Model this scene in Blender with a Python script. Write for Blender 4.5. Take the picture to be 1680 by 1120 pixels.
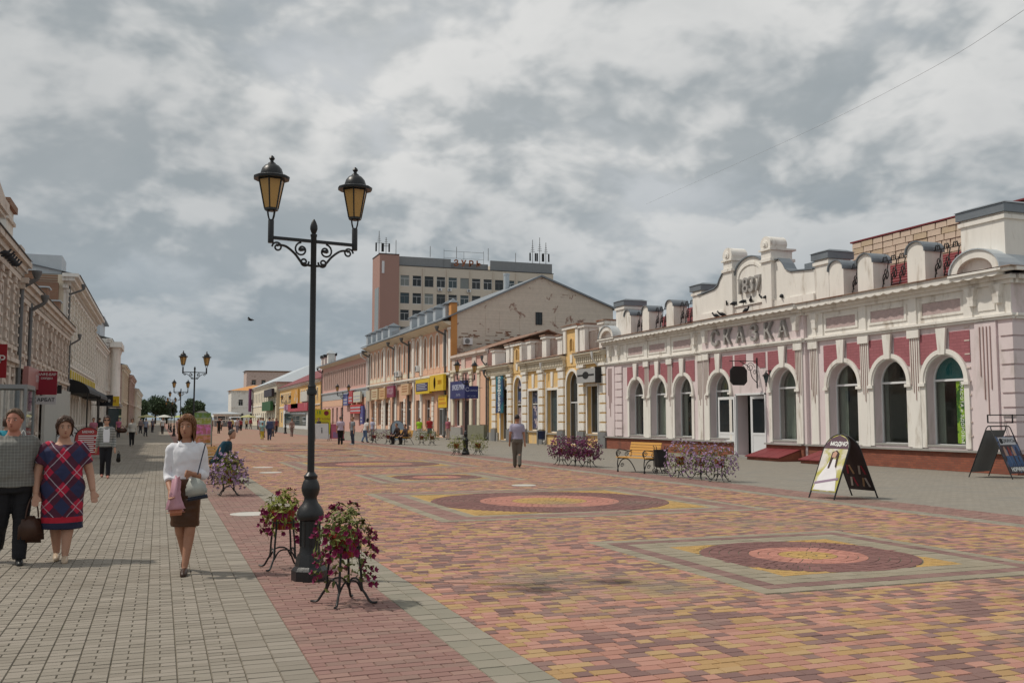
import bpy, bmesh, math, random
from mathutils import Vector, Matrix, Euler, noise
R = math.radians
scene = bpy.context.scene
for o in list(bpy.data.objects): bpy.data.objects.remove(o)
C = bpy.data.collections.new('place'); scene.collection.children.link(C)

# ---------------------------------------------------------------- camera
cam = bpy.data.cameras.new('camera'); cam.lens = 33.79; cam.sensor_width = 36.0
cam.clip_start = 0.1; cam.clip_end = 3000
co = bpy.data.objects.new('camera', cam); C.objects.link(co)
co.location = (0, 0, 1.62); co.rotation_euler = (R(90 + 4.604), 0, R(-20.069))
scene.camera = co
scene.render.resolution_x = 1024; scene.render.resolution_y = 682
scene.render.engine = 'CYCLES'
vs = scene.view_settings
vs.view_transform = 'Standard'; vs.look = 'None'; vs.exposure = -0.14; vs.gamma = 1.0; vs.use_curve_mapping = False

# ---------------------------------------------------------------- sky and sun
SUN_EL, SUN_AZ = 56.0, 297.0        # azimuth clockwise from +Y
w = bpy.data.worlds.new('World'); scene.world = w; w.use_nodes = True
nt = w.node_tree; nt.nodes.clear()
def nd(t, **k):
    n = nt.nodes.new(t)
    for a, v in k.items():
        if a.startswith('i_'): n.inputs[a[2:].replace('_', ' ')].default_value = v
        else: setattr(n, a, v)
    return n
def lk(a, b): nt.links.new(a, b)
def mth(op, a, b=None, c=None, clamp=False):
    n = nt.nodes.new('ShaderNodeMath'); n.operation = op; n.use_clamp = clamp
    for i, v in enumerate((a, b, c)):
        if v is None: continue
        if hasattr(v, 'links'): nt.links.new(v, n.inputs[i])
        else: n.inputs[i].default_value = v
    return n.outputs[0]
def vmth(op, a, b=None, s=None):
    n = nt.nodes.new('ShaderNodeVectorMath'); n.operation = op
    for i, v in enumerate((a, b)):
        if v is None: continue
        if hasattr(v, 'links'): nt.links.new(v, n.inputs[i])
        else: n.inputs[i].default_value = v
    if s is not None: n.inputs['Scale'].default_value = s
    return n.outputs[0]
def sstep(x, a, b):
    n = nt.nodes.new('ShaderNodeMapRange'); n.interpolation_type = 'SMOOTHSTEP'
    nt.links.new(x, n.inputs[0]); n.inputs[1].default_value = a; n.inputs[2].default_value = b
    return n.outputs[0]
def mixc(f, a, b):
    n = nt.nodes.new('ShaderNodeMix'); n.data_type = 'RGBA'
    for s, v in ((n.inputs[0], f), (n.inputs[6], a), (n.inputs[7], b)):
        if hasattr(v, 'links'): nt.links.new(v, s)
        else: s.default_value = v if not isinstance(v, tuple) or len(v) == 4 else (*v, 1)
    return n.outputs[2]
def ntex(vec, scale, detail=6, rough=.55, dist=0.0):
    n = nt.nodes.new('ShaderNodeTexNoise'); nt.links.new(vec, n.inputs['Vector'])
    n.inputs['Scale'].default_value = scale; n.inputs['Detail'].default_value = detail
    n.inputs['Roughness'].default_value = rough; n.inputs['Distortion'].default_value = dist
    return n.outputs[0]
tc = nd('ShaderNodeTexCoord'); sep = nd('ShaderNodeSeparateXYZ')
dirv = vmth('NORMALIZE', tc.outputs['Generated']); lk(dirv, sep.inputs[0])
zc = mth('MAXIMUM', sep.outputs[2], 0.0)
den = mth('ADD', zc, 0.48)
cmb = nd('ShaderNodeCombineXYZ')
lk(mth('DIVIDE', sep.outputs[0], den), cmb.inputs[0]); lk(mth('DIVIDE', sep.outputs[1], den), cmb.inputs[1])
lk(mth('MULTIPLY', zc, 1.6), cmb.inputs[2])
P = vmth('ADD', cmb.outputs[0], (0, 0, 0))
def vor(vec, scale, detail=2.0):
    n = nt.nodes.new('ShaderNodeTexVoronoi'); n.feature = 'F1'; n.voronoi_dimensions = '2D'; n.normalize = True; nt.links.new(vec, n.inputs['Vector'])
    n.inputs['Scale'].default_value = scale; n.inputs['Detail'].default_value = detail; n.inputs['Roughness'].default_value = .55
    n.inputs['Lacunarity'].default_value = 2.2
    return n.outputs['Distance']
def warped(p):
    n = nt.nodes.new('ShaderNodeTexNoise'); nt.links.new(p, n.inputs['Vector']); n.inputs['Scale'].default_value = 4.0; n.inputs['Detail'].default_value = 4
    return vmth('ADD', p, vmth('SCALE', vmth('SUBTRACT', n.outputs['Color'], (.5, .5, .5)), s=.15))
def cloud_height(p, off):
    p = vmth('ADD', p, off); q = warped(p)
    big = ntex(p, 1.35, 3, .5, .2)
    puff = mth('SUBTRACT', 1.0, vor(q, 2.7, 4.0))
    fine = ntex(p, 7.0, 7, .58, .2)
    return mth('ADD', mth('ADD', mth('MULTIPLY', big, .50), mth('MULTIPLY', puff, .50)), mth('MULTIPLY', fine, .10))
O1 = (7.3, 2.9, 1.2)
h0 = cloud_height(P, O1)
h1 = cloud_height(vmth('ADD', vmth('MULTIPLY', P, (.95, .95, 1.0)), (-.025, .016, .05)), O1)   # sampled up and sunwards: lit tops, shaded bases
lit = sstep(mth('SUBTRACT', h0, h1), -.055, .06)
cov = sstep(h0, .52, .61)
thick = sstep(h0, .60, .78)
deckn = ntex(vmth('ADD', P, (1.1, 5.2, 3.3)), 2.0, 7, .55, .3)
deck = mixc(sstep(deckn, .36, .64), (.33, .365, .385), (.56, .575, .58))           # high even deck behind
puffc = mixc(lit, (.29, .325, .345), (.70, .695, .68))
puffc = mixc(mth('MULTIPLY', thick, .35), puffc, (.36, .38, .395))
ccol = mixc(mth('MULTIPLY', cov, .72), deck, puffc)
hz = sstep(sep.outputs[2], 0.0, .30)
ccol2 = mixc(hz, mixc(.58, ccol, (.205, .27, .325)), ccol)  # distant cloud deck seen edge-on: bluish grey
sky = nd('ShaderNodeTexSky', sky_type='NISHITA', sun_disc=False)
sky.sun_elevation = R(SUN_EL); sky.sun_rotation = R(SUN_AZ); sky.altitude = 100; sky.dust_density = 2.0
bgs = nd('ShaderNodeBackground'); lk(sky.outputs[0], bgs.inputs[0]); bgs.inputs[1].default_value = .09
bgc = nd('ShaderNodeBackground'); lk(ccol2, bgc.inputs[0]); bgc.inputs[1].default_value = 1.2
mx = nd('ShaderNodeMixShader'); lk(mth('MULTIPLY_ADD', cov, .12, .88), mx.inputs[0]); lk(bgs.outputs[0], mx.inputs[1]); lk(bgc.outputs[0], mx.inputs[2])
out = nd('ShaderNodeOutputWorld'); lk(mx.outputs[0], out.inputs[0])
w.cycles.sampling_method = 'MANUAL'; w.cycles.sample_map_resolution = 512

sl = bpy.data.lights.new('sun', 'SUN'); sl.energy = 2.8; sl.angle = R(1.8); sl.color = (1.0, .93, .82)
so = bpy.data.objects.new('sun', sl); C.objects.link(so)
az = R(SUN_AZ); el = R(SUN_EL)
sd = Vector((math.sin(az) * math.cos(el), math.cos(az) * math.cos(el), math.sin(el)))
so.rotation_euler = sd.to_track_quat('Z', 'Y').to_euler(); so.location = sd * 50

# ---------------------------------------------------------------- helpers
def tag(o, label=None, cat=None, group=None, kind=None):
    for k, v in (('label', label), ('category', cat), ('group', group), ('kind', kind)):
        if v: o[k] = v
    return o
def empty(name, loc=(0, 0, 0), rz=0, label=None, cat=None, group=None, parent=None):
    o = bpy.data.objects.new(name, None); C.objects.link(o); o.location = loc; o.rotation_euler = (0, 0, rz)
    o.empty_display_size = .1; o.parent = parent
    return tag(o, label, cat, group)
def link(name, me, parent=None, loc=(0, 0, 0), rot=(0, 0, 0), sc=None):
    o = bpy.data.objects.new(name, me); C.objects.link(o); o.parent = parent
    o.location = loc; o.rotation_euler = rot
    if sc is not None: o.scale = sc if not isinstance(sc, (int, float)) else (sc, sc, sc)
    return o
def finish(me, mat, smooth):
    if mat:
        for m in (mat if isinstance(mat, (list, tuple)) else [mat]): me.materials.append(m)
    if smooth:
        me.shade_smooth(); me.set_sharp_from_angle(angle=R(smooth if smooth > 1 else 38))
    return me
def copy_tree(o, parent=None):
    c = o.copy(); C.objects.link(c); c.parent = parent
    for ch in list(o.children): copy_tree(ch, c)
    return c
_side = bpy.data.scenes.new('workbench')                     # small side scene: evaluating text and remesh there is quick
def side_eval(o):
    _side.collection.objects.link(o); vl = _side.view_layers[0]; vl.update(); return vl.depsgraph
class MB:
    def __init__(s): s.v = []; s.f = []; s.mi = []; s.cur = 0
    def add(s, vs, fs):
        n = len(s.v); s.v += [tuple(v) for v in vs]; s.f += [tuple(i + n for i in f) for f in fs]; s.mi += [s.cur] * len(fs); return s
    def box(s, x0, x1, y0, y1, z0, z1):
        return s.add([(x0,y0,z0),(x1,y0,z0),(x1,y1,z0),(x0,y1,z0),(x0,y0,z1),(x1,y0,z1),(x1,y1,z1),(x0,y1,z1)],
                     [(0,3,2,1),(4,5,6,7),(0,1,5,4),(1,2,6,5),(2,3,7,6),(3,0,4,7)])
    def frus(s, cx, cy, z0, z1, a0, b0, a1, b1):     # tapered box, half sizes a (x) b (y)
        return s.add([(cx-a0,cy-b0,z0),(cx+a0,cy-b0,z0),(cx+a0,cy+b0,z0),(cx-a0,cy+b0,z0),(cx-a1,cy-b1,z1),(cx+a1,cy-b1,z1),(cx+a1,cy+b1,z1),(cx-a1,cy+b1,z1)],
                     [(0,3,2,1),(4,5,6,7),(0,1,5,4),(1,2,6,5),(2,3,7,6),(3,0,4,7)])
    def poly(s, pts, y0, y1):                          # (x,z) outline extruded in y (convex or simple)
        n = len(pts)
        s.add([(x, y0, z) for x, z in pts] + [(x, y1, z) for x, z in pts],
              [tuple(range(n)), tuple(range(2*n-1, n-1, -1))] + [(i, i+n, (i+1) % n + n, (i+1) % n) for i in range(n)])
        return s
    def polyx(s, pts, x0, x1):                         # (y,z) outline extruded in x
        n = len(pts)
        s.add([(x0, y, z) for y, z in pts] + [(x1, y, z) for y, z in pts],
              [tuple(range(n)), tuple(range(2*n-1, n-1, -1))] + [(i, i+n, (i+1) % n + n, (i+1) % n) for i in range(n)])
        return s
    def lathe(s, prof, n=16, c=(0, 0, 0), a0=0.0, sx=1, sy=1):
        m = len(prof); vs = []
        for r, z in prof:
            for k in range(n):
                a = a0 + 2*math.pi*k/n; vs.append((c[0] + r*math.cos(a)*sx, c[1] + r*math.sin(a)*sy, c[2] + z))
        fs = [(i*n+k, i*n+(k+1) % n, (i+1)*n+(k+1) % n, (i+1)*n+k) for i in range(m-1) for k in range(n)]
        fs += [tuple(range(n-1, -1, -1)), tuple((m-1)*n+k for k in range(n))]
        return s.add(vs, fs)
    def tube(s, pts, r, n=8, cap=True):
        pts = [Vector(p) for p in pts]; m = len(pts); vs = []
        rs = r if isinstance(r, (list, tuple)) else [r]*m
        up = None
        for i, p in enumerate(pts):
            t = (pts[min(i+1, m-1)] - pts[max(i-1, 0)])
            t = t.normalized() if t.length > 1e-9 else Vector((0, 0, 1))
            if up is None:
                up = Vector((0, 0, 1)) if abs(t.z) < .9 else Vector((1, 0, 0))
            a = t.cross(up); a = a.normalized() if a.length > 1e-6 else Vector((1, 0, 0)); b = a.cross(t).normalized(); up = b
            for k in range(n):
                q = 2*math.pi*k/n; vs.append(p + a*math.cos(q)*rs[i] + b*math.sin(q)*rs[i])
        fs = [(i*n+k, i*n+(k+1) % n, (i+1)*n+(k+1) % n, (i+1)*n+k) for i in range(m-1) for k in range(n)]
        if cap: fs += [tuple(range(n-1, -1, -1)), tuple((m-1)*n+k for k in range(n))]
        return s.add(vs, fs)
    def mesh(s, name, mat=None, smooth=0):
        me = bpy.data.meshes.new(name); me.from_pydata(s.v, [], s.f)
        if any(s.mi): me.polygons.foreach_set('material_index', s.mi)
        bm = bmesh.new(); bm.from_mesh(me); bmesh.ops.recalc_face_normals(bm, faces=bm.faces); bm.to_mesh(me); bm.free()
        return finish(me, mat, smooth)
    def build(s, name, mat, parent=None, smooth=0, loc=(0, 0, 0), rot=(0, 0, 0)):
        return link(name, s.mesh(name, mat, smooth), parent, loc, rot)
def bx(name, mat, parent, *a): return MB().box(*a).build(name, mat, parent)
def spline(pts, n=6):
    pts = [Vector(p) for p in pts]; out = []
    for i in range(len(pts)-1):
        p0 = pts[max(i-1, 0)]; p1 = pts[i]; p2 = pts[i+1]; p3 = pts[min(i+2, len(pts)-1)]
        for k in range(n):
            t = k/n
            out.append(.5*((2*p1)+(p2-p0)*t+(2*p0-5*p1+4*p2-p3)*t*t+(3*p1-p0-3*p2+p3)*t*t*t))
    return out + [pts[-1]]
def arch_pts(cx, w, z0, zs, ratio=1.0, n=14):
    r = w/2
    return [(cx-r, z0), (cx+r, z0)] + [(cx + r*math.cos(math.pi*k/n), zs + r*ratio*math.sin(math.pi*k/n)) for k in range(n+1)] if ratio > 0 else \
           [(cx-r, z0), (cx+r, z0), (cx+r, zs), (cx-r, zs)]
def wall(name, mat, parent, outer, holes, y0, y1):
    """Flat wall with openings: outer and holes are (x,z) outlines, front at y0, back at y1."""
    bm = bmesh.new(); es = []
    for loop in [outer] + holes:
        vs = [bm.verts.new((x, y0, z)) for x, z in loop]
        es += [bm.edges.new((vs[i], vs[(i+1) % len(vs)])) for i in range(len(vs))]
    bmesh.ops.triangle_fill(bm, use_beauty=True, use_dissolve=False, edges=es, normal=(0, -1, 0))
    g = bmesh.ops.extrude_face_region(bm, geom=list(bm.faces))
    bmesh.ops.translate(bm, verts=[e for e in g['geom'] if isinstance(e, bmesh.types.BMVert)], vec=(0, y1-y0, 0))
    bmesh.ops.recalc_face_normals(bm, faces=bm.faces)
    me = bpy.data.meshes.new(name); bm.to_mesh(me); bm.free(); finish(me, mat, 0)
    return link(name, me, parent)
def rect(x0, x1, z0, z1): return [(x0, z0), (x1, z0), (x1, z1), (x0, z1)]
def arch_band(mb, cx, w, z0, zs, t, y0, y1, ratio=1.0, n=16):
    r = w/2
    if ratio > 0:
        inn = [(cx-r, z0)] + [(cx - r*math.cos(math.pi*k/n), zs + r*ratio*math.sin(math.pi*k/n)) for k in range(n+1)] + [(cx+r, z0)]
        R2 = r+t
        ou = [(cx-R2, z0)] + [(cx - R2*math.cos(math.pi*k/n), zs + (r*ratio+t)*math.sin(math.pi*k/n)) for k in range(n+1)] + [(cx+R2, z0)]
    else:
        inn = [(cx-r, z0), (cx-r, zs), (cx+r, zs), (cx+r, z0)]; ou = [(cx-r-t, z0), (cx-r-t, zs+t), (cx+r+t, zs+t), (cx+r+t, z0)]
    m = len(inn)
    vs = [(x, y0, z) for x, z in inn] + [(x, y0, z) for x, z in ou] + [(x, y1, z) for x, z in inn] + [(x, y1, z) for x, z in ou]
    fs = []
    for i in range(m-1):
        fs += [(i, i+1, m+i+1, m+i), (2*m+i, 3*m+i, 3*m+i+1, 2*m+i+1), (m+i, m+i+1, 3*m+i+1, 3*m+i), (i, 2*m+i, 2*m+i+1, i+1)]
    fs += [(0, m, 3*m, 2*m), (m-1, 3*m-1, 4*m-1, 2*m-1)]
    mb.add(vs, fs)
_txt = {}
def text_mesh(s, size, depth, mat, align='CENTER', bold=0.0, sx=1.0, spacing=1.0):
    cu = bpy.data.curves.new('lettering', 'FONT'); cu.body = s; cu.size = size; cu.extrude = depth; cu.offset = bold
    cu.align_x = align; cu.align_y = 'CENTER'; cu.resolution_u = 3; cu.space_character = spacing
    o = bpy.data.objects.new('t', cu); dg = side_eval(o); me = bpy.data.meshes.new_from_object(o.evaluated_get(dg))
    bpy.data.objects.remove(o); bpy.data.curves.remove(cu)
    if sx != 1.0: me.transform(Matrix.Diagonal((sx, 1, 1, 1)))
    me.transform(Matrix.Rotation(R(90), 4, 'X'))        # stands up, reads from -y
    me.materials.clear(); me.materials.append(mat)
    return me
def text(name, s, size, depth, mat, parent, loc, rot=(0, 0, 0), **k):
    return link(name, text_mesh(s, size, depth, mat, **k), parent, loc, rot)

# ---------------------------------------------------------------- materials
def mat(name, col, rough=.85, var=.18, scale=2.5, bump=.15, bscale=18, metal=0.0, spec=.35, col2=None, m2=(.5, .62), s2=1.4, stretch=None, island=0.0, attr=None):
    m = bpy.data.materials.new(name); m.use_nodes = True
    global nt; nt = m.node_tree; nt.nodes.clear()
    b = nd('ShaderNodeBsdfPrincipled'); o = nd('ShaderNodeOutputMaterial'); lk(b.outputs[0], o.inputs[0])
    b.inputs['Roughness'].default_value = rough; b.inputs['Metallic'].default_value = metal
    b.inputs['Specular IOR Level'].default_value = spec
    t = nd('ShaderNodeTexCoord'); pos = t.outputs['Object']
    if stretch: pos = vmth('MULTIPLY', pos, stretch)
    if attr:
        a = nd('ShaderNodeVertexColor', layer_name=attr); c = a.outputs[0]
    else: c = (*col, 1)
    n = ntex(pos, scale, 7, .62, .2)
    if col2:
        n2 = ntex(pos, s2, 9, .62, .4); c = mixc(sstep(n2, *m2), c, (*col2, 1))
    f = mth('MULTIPLY_ADD', n, 2*var, 1-var)
    if island:
        g = nd('ShaderNodeNewGeometry'); f = mth('MULTIPLY', f, mth('MULTIPLY_ADD', g.outputs['Random Per Island'], 2*island, 1-island))
    mul = nd('ShaderNodeMix', data_type='RGBA', blend_type='MULTIPLY'); mul.inputs[0].default_value = 1
    if hasattr(c, 'links'): lk(c, mul.inputs[6])
    else: mul.inputs[6].default_value = c
    lk(f, mul.inputs[7]); lk(mul.outputs[2], b.inputs['Base Color'])
    if bump:
        bn = ntex(t.outputs['Object'], bscale, 5, .6); bp = nd('ShaderNodeBump'); bp.inputs['Strength'].default_value = bump
        bp.inputs['Distance'].default_value = .02; lk(bn, bp.inputs['Height']); lk(bp.outputs[0], b.inputs['Normal'])
    return m
def brick_mat(name, c1, c2, mortar, sx, sy, patch=None, pm=(.45, .6), axis='xz', var=.15, ms=.012):
    m = bpy.data.materials.new(name); m.use_nodes = True
    global nt; nt = m.node_tree; nt.nodes.clear()
    b = nd('ShaderNodeBsdfPrincipled'); o = nd('ShaderNodeOutputMaterial'); lk(b.outputs[0], o.inputs[0]); b.inputs['Roughness'].default_value = .9
    t = nd('ShaderNodeTexCoord'); s = nd('ShaderNodeSeparateXYZ'); lk(t.outputs['Object'], s.inputs[0]); k = nd('ShaderNodeCombineXYZ')
    i = {'x': 0, 'y': 1, 'z': 2}
    lk(s.outputs[i[axis[0]]], k.inputs[0]); lk(s.outputs[i[axis[1]]], k.inputs[1])
    br = nd('ShaderNodeTexBrick'); lk(k.outputs[0], br.inputs['Vector'])
    br.inputs['Color1'].default_value = (*c1, 1); br.inputs['Color2'].default_value = (*c2, 1); br.inputs['Mortar'].default_value = (*mortar, 1)
    br.inputs['Scale'].default_value = 1; br.inputs['Brick Width'].default_value = sx; br.inputs['Row Height'].default_value = sy; br.inputs['Mortar Size'].default_value = ms
    br.inputs['Mortar Smooth'].default_value = .3
    c = br.outputs[0]
    if patch:
        c = mixc(sstep(ntex(t.outputs['Object'], .9, 9, .68, .5), *pm), c, (*patch, 1))
    f = mth('MULTIPLY_ADD', ntex(t.outputs['Object'], 3, 6, .6), 2*var, 1-var)
    mul = nd('ShaderNodeMix', data_type='RGBA', blend_type='MULTIPLY'); mul.inputs[0].default_value = 1
    lk(c, mul.inputs[6]); lk(f, mul.inputs[7]); lk(mul.outputs[2], b.inputs['Base Color'])
    bp = nd('ShaderNodeBump'); bp.inputs['Strength'].default_value = .5; bp.inputs['Distance'].default_value = .02; bp.invert = True
    lk(br.outputs['Fac'], bp.inputs['Height']); lk(bp.outputs[0], b.inputs['Normal'])
    return m
def glass_mat(name, tint=(.02, .025, .028), rough=.04, see=0.0):
    m = bpy.data.materials.new(name); m.use_nodes = True
    global nt; nt = m.node_tree; nt.nodes.clear()
    o = nd('ShaderNodeOutputMaterial'); b = nd('ShaderNodeBsdfPrincipled'); b.inputs['Base Color'].default_value = (*tint, 1)
    b.inputs['Roughness'].default_value = rough; b.inputs['Specular IOR Level'].default_value = .5
    if see:
        tr = nd('ShaderNodeBsdfTransparent'); tr.inputs[0].default_value = (.93, .96, .95, 1)
        gl = nd('ShaderNodeBsdfGlossy'); gl.inputs['Roughness'].default_value = rough; fr = nd('ShaderNodeLayerWeight'); fr.inputs[0].default_value = .5
        x = nd('ShaderNodeMixShader'); lk(mth('MULTIPLY_ADD', mth('POWER', fr.outputs['Facing'], 3.0), .55, .05), x.inputs[0]); lk(tr.outputs[0], x.inputs[1]); lk(gl.outputs[0], x.inputs[2]); lk(x.outputs[0], o.inputs[0])
    else: lk(b.outputs[0], o.inputs[0])
    return m
K = {}
K['white'] = mat('white lime plaster', (.80, .77, .72), var=.12, col2=(.54, .49, .43), m2=(.52, .70), s2=1.5, bump=.16, stretch=(1.5, 1.5, .35))
K['white2'] = mat('white plaster weathered', (.72, .69, .63), var=.14, col2=(.40, .35, .29), m2=(.56, .72), s2=1.2, bump=.2)
K['pink'] = mat('pale pink plaster', (.72, .62, .625), var=.09, col2=(.56, .49, .47), m2=(.52, .70), s2=1.2, bump=.16, stretch=(1.3, 1.3, .4))
K['rose'] = brick_mat('rose painted block', (.37, .13, .15), (.33, .115, .13), (.27, .09, .105), .30, .10, ms=.008)
K['plinth'] = brick_mat('red plinth brick', (.30, .095, .055), (.22, .07, .045), (.19, .09, .065), .25, .075, patch=(.16, .07, .05), pm=(.55, .75), ms=.008)
K['rough'] = mat('rough pink stucco', (.50, .39, .38), var=.35, scale=9, bump=1.0, bscale=12)
K['slab'] = mat('grey sill stone', (.32, .31, .29), var=.2)
K['zinc'] = mat('grey zinc sheet', (.21, .235, .26), rough=.45, metal=.4, var=.2, bump=.05, spec=.5)
K['zincl'] = mat('pale zinc sheet', (.50, .54, .57), rough=.45, metal=.3, var=.12, bump=.04, spec=.5)
K['rustroof'] = mat('rusty roof sheet', (.30, .21, .16), rough=.7, var=.3, col2=(.20, .075, .04), m2=(.45, .6))
K['redroof'] = mat('dark red metal tile', (.20, .035, .04), rough=.55, var=.25)
K['iron'] = mat('black iron', (.012, .012, .013), rough=.5, var=.3, bump=.1, spec=.5)
K['ironp'] = mat('painted black cast iron', (.011, .0115, .013), rough=.38, var=.25, bump=.12, bscale=30, spec=.5)
K['glass'] = glass_mat('window glass'); K['glass2'] = glass_mat('bluish glass', (.05, .075, .085)); K['glass3'] = glass_mat('pale curtained glass', (.22, .24, .23), .12)
K['see'] = glass_mat('clear shop glass', see=1.0, rough=.02)
K['pvc'] = mat('white pvc', (.74, .75, .76), rough=.4, var=.05, bump=0)
K['curtain'] = mat('pale curtain', (.36, .38, .33), var=.2, stretch=(14, 1, .2), scale=2, bump=.2)
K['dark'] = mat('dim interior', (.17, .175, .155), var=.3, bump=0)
K['yellow'] = mat('ochre yellow plaster', (.76, .51, .22), var=.12, col2=(.62, .47, .28), m2=(.52, .7), s2=.9)
K['cream'] = mat('cream plaster', (.72, .65, .52), var=.12, col2=(.42, .35, .25), m2=(.58, .75), s2=1.1)
K['peach'] = mat('peach plaster', (.72, .45, .32), var=.08, col2=(.68, .44, .31), m2=(.5, .7), s2=.5)
K['orange'] = mat('orange plaster', (.58, .28, .10), var=.1)
K['rosep'] = mat('salmon pink plaster', (.66, .40, .35), var=.1)
K['palep'] = mat('pale rose plaster', (.64, .54, .48), var=.16, col2=(.40, .30, .24), m2=(.55, .7), s2=1.0)
K['oldw'] = mat('old peeling lime wash', (.63, .55, .48), var=.26, scale=4, col2=(.33, .235, .18), m2=(.52, .72), s2=1.6, bump=.6, bscale=14)
K['oldp'] = mat('old pinkish wall', (.58, .45, .40), var=.24, scale=4, col2=(.36, .255, .205), m2=(.5, .7), s2=1.3, bump=.5, bscale=14)
K['gable'] = brick_mat('peeling painted brick', (.74, .66, .57), (.67, .60, .51), (.46, .40, .335), .27, .085, patch=(.30, .19, .15), pm=(.585, .65))
K['redbrick'] = brick_mat('worn red brick', (.30, .14, .075), (.22, .10, .06), (.34, .29, .23), .27, .085)
K['conc'] = mat('beige panel', (.64, .57, .48), var=.1, bump=.1)
K['pinkp'] = mat('dusky pink panel', (.40, .245, .205), var=.08, stretch=(1, 1, 6))
K['greym'] = mat('grey metal', (.25, .255, .26), rough=.5, metal=.3, var=.15)
K['pipe'] = mat('grey painted drainpipe', (.15, .155, .16), rough=.5, metal=.3, var=.2)
K['wood'] = mat('varnished yellow wood', (.62, .34, .09), rough=.45, var=.18, stretch=(1, 12, 12), scale=3, bump=.1)
K['pot'] = mat('red plastic pot', (.28, .03, .02), rough=.5, var=.12, bump=.03)
K['leaf'] = mat('petunia leaf', (.12, .135, .03), rough=.6, var=.3, bump=0, island=.45)
K['leafy'] = mat('yellowish leaf', (.19, .21, .03), rough=.6, var=.3, bump=0, island=.4)
K['magenta'] = mat('magenta petal', (.19, .010, .065), rough=.6, var=.2, bump=0, island=.35)
K['lilac'] = mat('lilac petal', (.40, .27, .42), rough=.6, var=.2, bump=0, island=.35)
K['plum'] = mat('plum petal', (.20, .045, .13), rough=.6, var=.2, bump=0, island=.45)
K['amber'] = mat('amber lantern panel', (.50, .30, .10), rough=.30, var=.12, bump=.02, spec=.5)
K['tree'] = mat('dark foliage', (.055, .085, .04), rough=.7, var=.4, bump=0, island=.5)  # leaf colour lifted to stand in for distance haze
K['bark'] = mat('bark', (.07, .05, .035))
def pm(name, col, rough=.6, **k):
    if name not in K: K[name] = mat(name, col, rough=rough, **{**dict(var=.08, bump=0), **k})
    return K[name]

# ---------------------------------------------------------------- ground
rnd = random.Random(7)
def struct(o): o['kind'] = 'structure'; return o
def sheet(name, x0, x1, y0, y1, z, m, nx=1, ny=1):
    vs = [(x0+(x1-x0)*i/nx, y0+(y1-y0)*j/ny, z) for j in range(ny+1) for i in range(nx+1)]
    fs = [(j*(nx+1)+i, j*(nx+1)+i+1, (j+1)*(nx+1)+i+1, (j+1)*(nx+1)+i) for j in range(ny) for i in range(nx)]
    me = bpy.data.meshes.new(name); me.from_pydata(vs, [], fs); me.materials.append(m); return struct(link(name, me))
K['asph'] = mat('dusty ground', (.16, .145, .12), var=.25, scale=.3)
K['bed'] = mat('sandy joint bed', (.15, .13, .095), var=.3, scale=8, bump=.4, col2=(.07, .08, .03), m2=(.6, .7), s2=.8)
K['greyfar'] = mat('grey paving far', (.27, .235, .19), var=.16, scale=5, col2=(.22, .195, .16), s2=.25)
K['greyright'] = brick_mat('grey paving right', (.265, .24, .20), (.235, .21, .175), (.17, .155, .13), .2, .1, patch=(.215, .20, .175), pm=(.45, .7), axis='xy', ms=.005)
K['redfar'] = mat('red paving far', (.30, .165, .135), var=.16, scale=4)
K['plazafar'] = mat('mixed paving far', (.335, .185, .14), var=.22, scale=5, col2=(.29, .20, .135), m2=(.44, .58), s2=.9)
K['paver'] = mat('concrete paver', (1, 1, 1), rough=.88, var=.16, scale=1.1, bump=.25, bscale=60, attr='Col', col2=(.215, .18, .14), m2=(.50, .76), s2=.36)
sheet('ground', -900, 900, -60, 1600, -.09, K['asph'])
sheet('paving_bed', -8, 23.6, 2.5, 66, -.010, K['bed'])
sheet('grey_sidewalk_far', -8, .98, 66, 420, -.002, K['greyfar'])
sheet('red_strip_far', .98, 2.0, 66, 420, -.0021, K['redfar'])
sheet('plaza_far', 2.0, 12.6, 66, 420, -.002, K['plazafar'])
sheet('red_strip_right_far', 12.6, 13.6, 66, 420, -.0021, K['redfar'])
sheet('right_sidewalk', 13.6, 60, -8, 420, -.002, K['greyright'])
F_PX = 1577/1680*1024
_fw = co.rotation_euler.to_matrix() @ Vector((0, 0, -1)); _rt = co.rotation_euler.to_matrix() @ Vector((1, 0, 0)); _up = co.rotation_euler.to_matrix() @ Vector((0, 1, 0))
def inview(x, y, m=1.3):
    q = Vector((x, y, -1.62)); d = q.dot(_fw)
    if d < .5: return False
    return abs(q.dot(_rt)/d) < .5327*m and abs(q.dot(_up)/d) < .355*m
PAL = dict(grey=[(.272, .24, .198), (.252, .222, .182), (.287, .252, .21), (.24, .21, .172)],
           red=[(.275, .16, .138), (.255, .145, .125), (.295, .18, .15), (.245, .155, .13)],
           band=[(.265, .24, .19), (.245, .225, .178), (.285, .255, .205)],
           pink=[(.40, .20, .155), (.365, .185, .14), (.425, .225, .175)],
           mpink=[(.44, .20, .155), (.41, .185, .145)], myell=[(.45, .285, .10), (.42, .265, .10)], mbrown=[(.20, .10, .09), (.18, .09, .082)],
           yell=[(.40, .25, .115), (.375, .235, .11), (.415, .275, .14)],
           brown=[(.22, .13, .115), (.20, .117, .105), (.245, .15, .13)],
           mband=[(.285, .245, .18), (.265, .23, .17), (.30, .26, .195)])
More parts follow.
